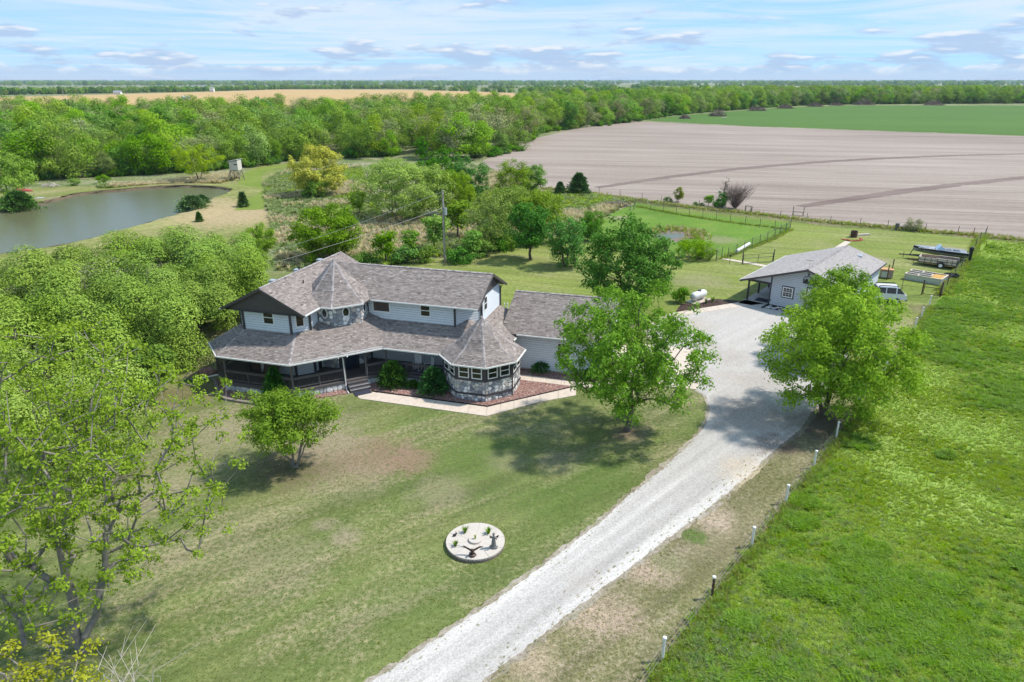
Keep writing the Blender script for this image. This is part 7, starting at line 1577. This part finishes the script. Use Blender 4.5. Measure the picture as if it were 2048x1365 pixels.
dtr = proto(120, 14, 12, 'bare', 900, 60, (.5, .1), 1.2, multi=2, zlow=.15, bark='palebark', tip=.05); plant('dead_tree', 'pinkish leafless tree rising above the far wood', 'tree', dtr, (-112, 392), 0, None, 1.15)

# ------------------------------------------------------------------ grasses
def tuft_obj(name, seed, h, r, n, w_, bend, leaf):
    V, Q, rn = blade_tuft(seed, h, r, n, w_, bend); return bpy.data.objects.new(name, np_mesh(name, V, Q, rn, leaf))
GL_ = {'lush': leaf_mat('lush_grass', (.23, .33, .050), (.33, .45, .085), (.45, .55, .14), .45, .03, .35), 'lime': leaf_mat('lime_grass', (.23, .33, .038), (.32, .43, .060), (.43, .53, .10), .45, .03, .3), 'deep': leaf_mat('deep_grass', (.14, .25, .032), (.21, .35, .052), (.29, .44, .08), .3, .02, .3),
       'straw': leaf_mat('straw_grass', (.42, .35, .24), (.60, .52, .38), (.74, .68, .53), .4, .02, .35), 'sage': leaf_mat('sage_grass', (.18, .235, .09), (.275, .34, .145), (.38, .44, .22), .35, .03, .3), 'lawn': leaf_mat('lawn_grass', (.20, .245, .065), (.28, .31, .10), (.38, .38, .14), .45, .03, .4)}
tv = [tuft_obj('tuft', 1, .22, .16, 22, .034, 1.3, GL_['lush']), tuft_obj('tuft', 2, .20, .16, 22, .034, 1.3, GL_['lime']), tuft_obj('tuft', 3, .34, .22, 30, .032, 1.1, GL_['deep']), tuft_obj('tuft', 4, .30, .16, 16, .026, .9, GL_['sage'])]
rg = np.random.default_rng(31)
def rand_in(poly, n, ymax=None, bias=None):
    P = np.array(poly); x0, y0 = P.min(0); x1, y1 = P.max(0); out = np.zeros((0, 2))
    while len(out) < n:
        Q = np.stack([rg.uniform(x0, x1, n * 3), rg.uniform(y0, y1, n * 3)], 1); Q = Q[inside(poly, Q)]; Q = Q[np.abs(Q[:, 0]) < .80 * Q[:, 1] + 6]
        if bias: Q = Q[rg.random(len(Q)) < bias(Q)]
        if len(Q) == 0: break
        out = np.concatenate([out, Q])
    return out[:n]
def fbm(P, s, seed):
    rs2 = np.random.default_rng(seed); v = np.zeros(len(P))
    for o_ in range(4):
        for k in range(3):
            a = rs2.uniform(0, 6.28); f = s * 2 ** o_ * rs2.uniform(.7, 1.3); v += np.sin((P[:, 0] * math.cos(a) + P[:, 1] * math.sin(a)) * f + rs2.uniform(0, 6.28)) / 2 ** o_
    return v / 3.4
meadow_v = [p for p in mead]; inner = ats([(1240, 1480), (1345, 1322), (1438, 1197), (1516, 1095), (1582, 1008), (1638, 937), (1684, 877), (1722, 826), (1778, 752), (1832, 672), (1866, 618), (1890, 590), (1945, 522), (1985, 480), (2048, 484)]) + [(110, 100), (60, 30), (20, 3)]
Q = rand_in(inner, 78000, bias=lambda q: np.clip((26 / np.hypot(q[:, 0], q[:, 1])) ** 1.15, .05, 1))
f1, f2 = fbm(Q, .22, 1), fbm(Q, .75, 2); kk = np.where(f1 + .35 * f2 + rg.normal(0, .32, len(f1)) > .42, 2, np.where(f2 - .3 * f1 + rg.normal(0, .2, len(f1)) > .05, 1, 0)); sc_ = np.clip(.75 + .35 * f1 + .3 * f2 + rg.normal(0, .16, len(Q)), .3, 1.6) * np.where(kk == 2, 1.0, .95)
f3 = fbm(Q, .12, 21); kk = np.where((f3 + rg.normal(0, .35, len(Q)) > .9), 3, kk); kk = np.where(rg.random(len(Q)) < .03, 3, kk)
for c, r in ((at(1610, 1008), .8), (at(1603, 1048), .9), (at(1586, 1165), 1.25), (at(1728, 1101), 1.1), (at(1890, 913), .6), (at(1665, 1190), .9), (at(1800, 1240), .7), (at(1900, 1180), .8), (at(1480, 1250), .6), (at(1720, 890), 1.2), (at(1760, 1330), .7)):
    near = np.hypot(Q[:, 0] - c[0], (Q[:, 1] - c[1]) * 1.25) < r * (.8 + .35 * rg.random(len(Q))); kk = np.where(near, 2, kk); sc_ = np.where(near, sc_ * 1.1 + .12, sc_)
bald = np.zeros(len(Q), bool)
for c, r in ((at(1425, 1318), .8), (at(1500, 1295), .7), (at(1560, 1310), .6), (at(1740, 1330), .8), (at(1640, 1290), .4)): bald |= (np.hypot(Q[:, 0] - c[0], (Q[:, 1] - c[1]) * 1.7) < r * (.4 + 1.1 * rg.random(len(Q)) + .5 * fbm(Q, 2.2, 12))) & (rg.random(len(Q)) < .85)
Q, kk, sc_ = Q[~bald], kk[~bald], sc_[~bald]
scatter_obj('meadow_grass', np.column_stack([Q, np.zeros(len(Q)), rg.uniform(0, 6.28, len(Q)), sc_, kk]), tv, 'lush tall meadow grass right of the fence')
# lawn: short tufts
lv = [tuft_obj('tuft', 7, .05, .06, 12, .014, 1.2, GL_['lawn']), tuft_obj('tuft', 8, .05, .06, 12, .014, 1.2, GL_['straw']), tuft_obj('tuft', 9, .055, .06, 12, .016, 1.2, GL_['lush'])]
front = ats([(-100, 1400), (745, 1360), (900, 1260), (1128, 1100), (1255, 993), (1340, 924), (1410, 845), (1390, 790), (1155, 796), (975, 838), (720, 803), (690, 795), (560, 815), (440, 802), (400, 760), (330, 760), (100, 1000)])
Q = rand_in(front, 20000, bias=lambda q: np.clip((30 / np.hypot(q[:, 0], q[:, 1])) ** 1.0, .05, 1)); f1 = fbm(Q, .35, 4) + .5 * fbm(Q, 1.3, 5); kk = np.where(f1 > .42, 1, np.where(f1 < -.45, 0, 0))
vq = ats([(985, 1360), (1135, 1240), (1290, 1120), (1400, 1030), (1500, 945), (1560, 900), (1625, 935), (1570, 1005), (1500, 1093), (1420, 1195), (1322, 1320), (1290, 1365)]); Q2 = rand_in(vq, 9000); k2 = np.where(fbm(Q2, .5, 6) + rg.normal(0, .3, len(Q2)) > -.1, 1, 0)
Q = np.concatenate([Q, Q2]); kk = np.concatenate([kk, k2])
scatter_obj('lawn_grass', np.column_stack([Q, np.full(len(Q), .01), rg.uniform(0, 6.28, len(Q)), rg.uniform(.4, .95, len(Q)), kk]), lv, 'short mown lawn grass and dry tufts in the front yard')
# fringe of weeds: along fence, driveway edge and house beds
fr = []
def fringe(pts, n, spread, sc0, sc1, kinds):
    P = np.array(pts)
    L = np.hypot(*(P[1:] - P[:-1]).T); pr = L / L.sum()
    for k in range(n):
        i = rg.choice(len(L), p=pr); q = P[i] + (P[i + 1] - P[i]) * rg.random(); fr.append((q[0] + rg.normal(0, spread), q[1] + rg.normal(0, spread), 0.02, rg.uniform(0, 6.28), rg.uniform(sc0, sc1), rg.choice(kinds)))
pv = [tuft_obj('tuft', 11, .30, .2, 20, .022, .8, GL_['lush']), tuft_obj('tuft', 12, .30, .2, 20, .022, .8, GL_['straw']), tuft_obj('tuft', 13, .30, .2, 20, .022, .8, GL_['lawn'])]
fringe([tuple(np.array(p) + (.35, 0)) for p in fp], 2600, .22, .5, 1.3, [0, 0, 2]); fringe(fp, 900, .2, .3, .8, [1, 2, 1]); fringe(drive[1:9], 260, .30, .12, .3, [2, 1, 1]); fringe(drive[-8:-1], 420, .5, .12, .40, [1, 2, 1])
fringe(field_edge and ats(field_edge[1:]), 2600, .7, .7, 1.8, [0, 2, 2, 1]); fringe(ats([(1270, 413), (1352, 429), (1460, 446), (1580, 460), (1534, 484), (1443, 518)]), 1400, .3, .5, 1.3, [0, 2, 0]); fringe(ats([(1300, 466), (1345, 458), (1395, 464), (1392, 478)]), 500, .8, .8, 2.2, [2, 0, 1])
fringe(ats([(1882, 591), (1921, 540), (1959, 483), (1972, 470)]), 1200, .35, .8, 1.8, [0, 2]); fringe([hw(16.1, 6.2)[:2], hw(7, 6.2)[:2]], 20, .1, .3, .6, [2])
scatter_obj('weeds', fr, pv, 'ragged weeds along fences, verge and field edge')
# tall rough grass behind the house and round the pond
rv = [tuft_obj('tuft', 21, .75, .5, 30, .07, 1.0, GL_['straw']), tuft_obj('tuft', 22, .65, .5, 30, .08, 1.1, GL_['sage']), tuft_obj('tuft', 23, .60, .55, 30, .09, 1.1, GL_['lush'])]
rough = ats([(555, 545), (548, 470), (530, 405), (528, 365), (560, 345), (640, 325), (720, 335), (760, 430), (900, 440), (960, 330), (1080, 385), (1180, 392), (1270, 405), (1240, 418), (1180, 455), (1090, 478), (1000, 498), (930, 510), (830, 520), (780, 535)])
Q = rand_in(rough, 15000); keep = ~inside(ats([(605, 437), (640, 422), (694, 414), (674, 431), (655, 446), (613, 448)]), Q); Q = Q[keep]; f1 = fbm(Q, .10, 8) + .5 * fbm(Q, .4, 9); kk = np.where(f1 > .12, 0, np.where(f1 > -.35, 1, 2)); kk = np.where(rg.random(len(Q)) < .2, 1, kk)
Q3 = rand_in(ats([(190, 372), (330, 364), (420, 352), (470, 348), (480, 356), (440, 368), (330, 372), (200, 378)]), 1500); k3 = np.where(fbm(Q3, .1, 3) > 0, 0, 1)
Q = np.concatenate([Q, Q3]); kk = np.concatenate([kk, k3])
scatter_obj('rough_grass', np.column_stack([Q, np.zeros(len(Q)), rg.uniform(0, 6.28, len(Q)), rg.uniform(.5, 1.4, len(Q)), kk]), rv, 'tall dry and grey-green grass behind the house and pond')
# white flower specks of the meadow
mb = MB(); rfw = random.Random(8)
for x, y in rand_in(inner, 130, bias=lambda q: np.clip(24 / np.hypot(q[:, 0], q[:, 1]), .05, 1)): mb.ball((x, y, rfw.uniform(.16, .28)), (.02, .02, .015), 5, 3)
o = mb.build('clover_flowers', M['white']); tag(o, 'scattered white clover heads in the meadow', kind='stuff')

# ------------------------------------------------------------------ air
m = bpy.data.materials.new('haze_air'); m.use_nodes = True; t = m.node_tree; t.nodes.clear()
HAZE = 0.00006
pv_ = nd(t, 'ShaderNodeVolumePrincipled', {'Color': (.72, .85, 1.0, 1), 'Density': HAZE, 'Anisotropy': 0.0})
ou = nd(t, 'ShaderNodeOutputMaterial', {'Volume': pv_.outputs[0]})
mb = MB(); mb.box(-BIG - 50, BIG + 50, -650, BIG + 50, -1.2, 30.0); o = mb.build('haze', m); o['kind'] = 'stuff'; o['label'] = 'thin bluish air over the plain'
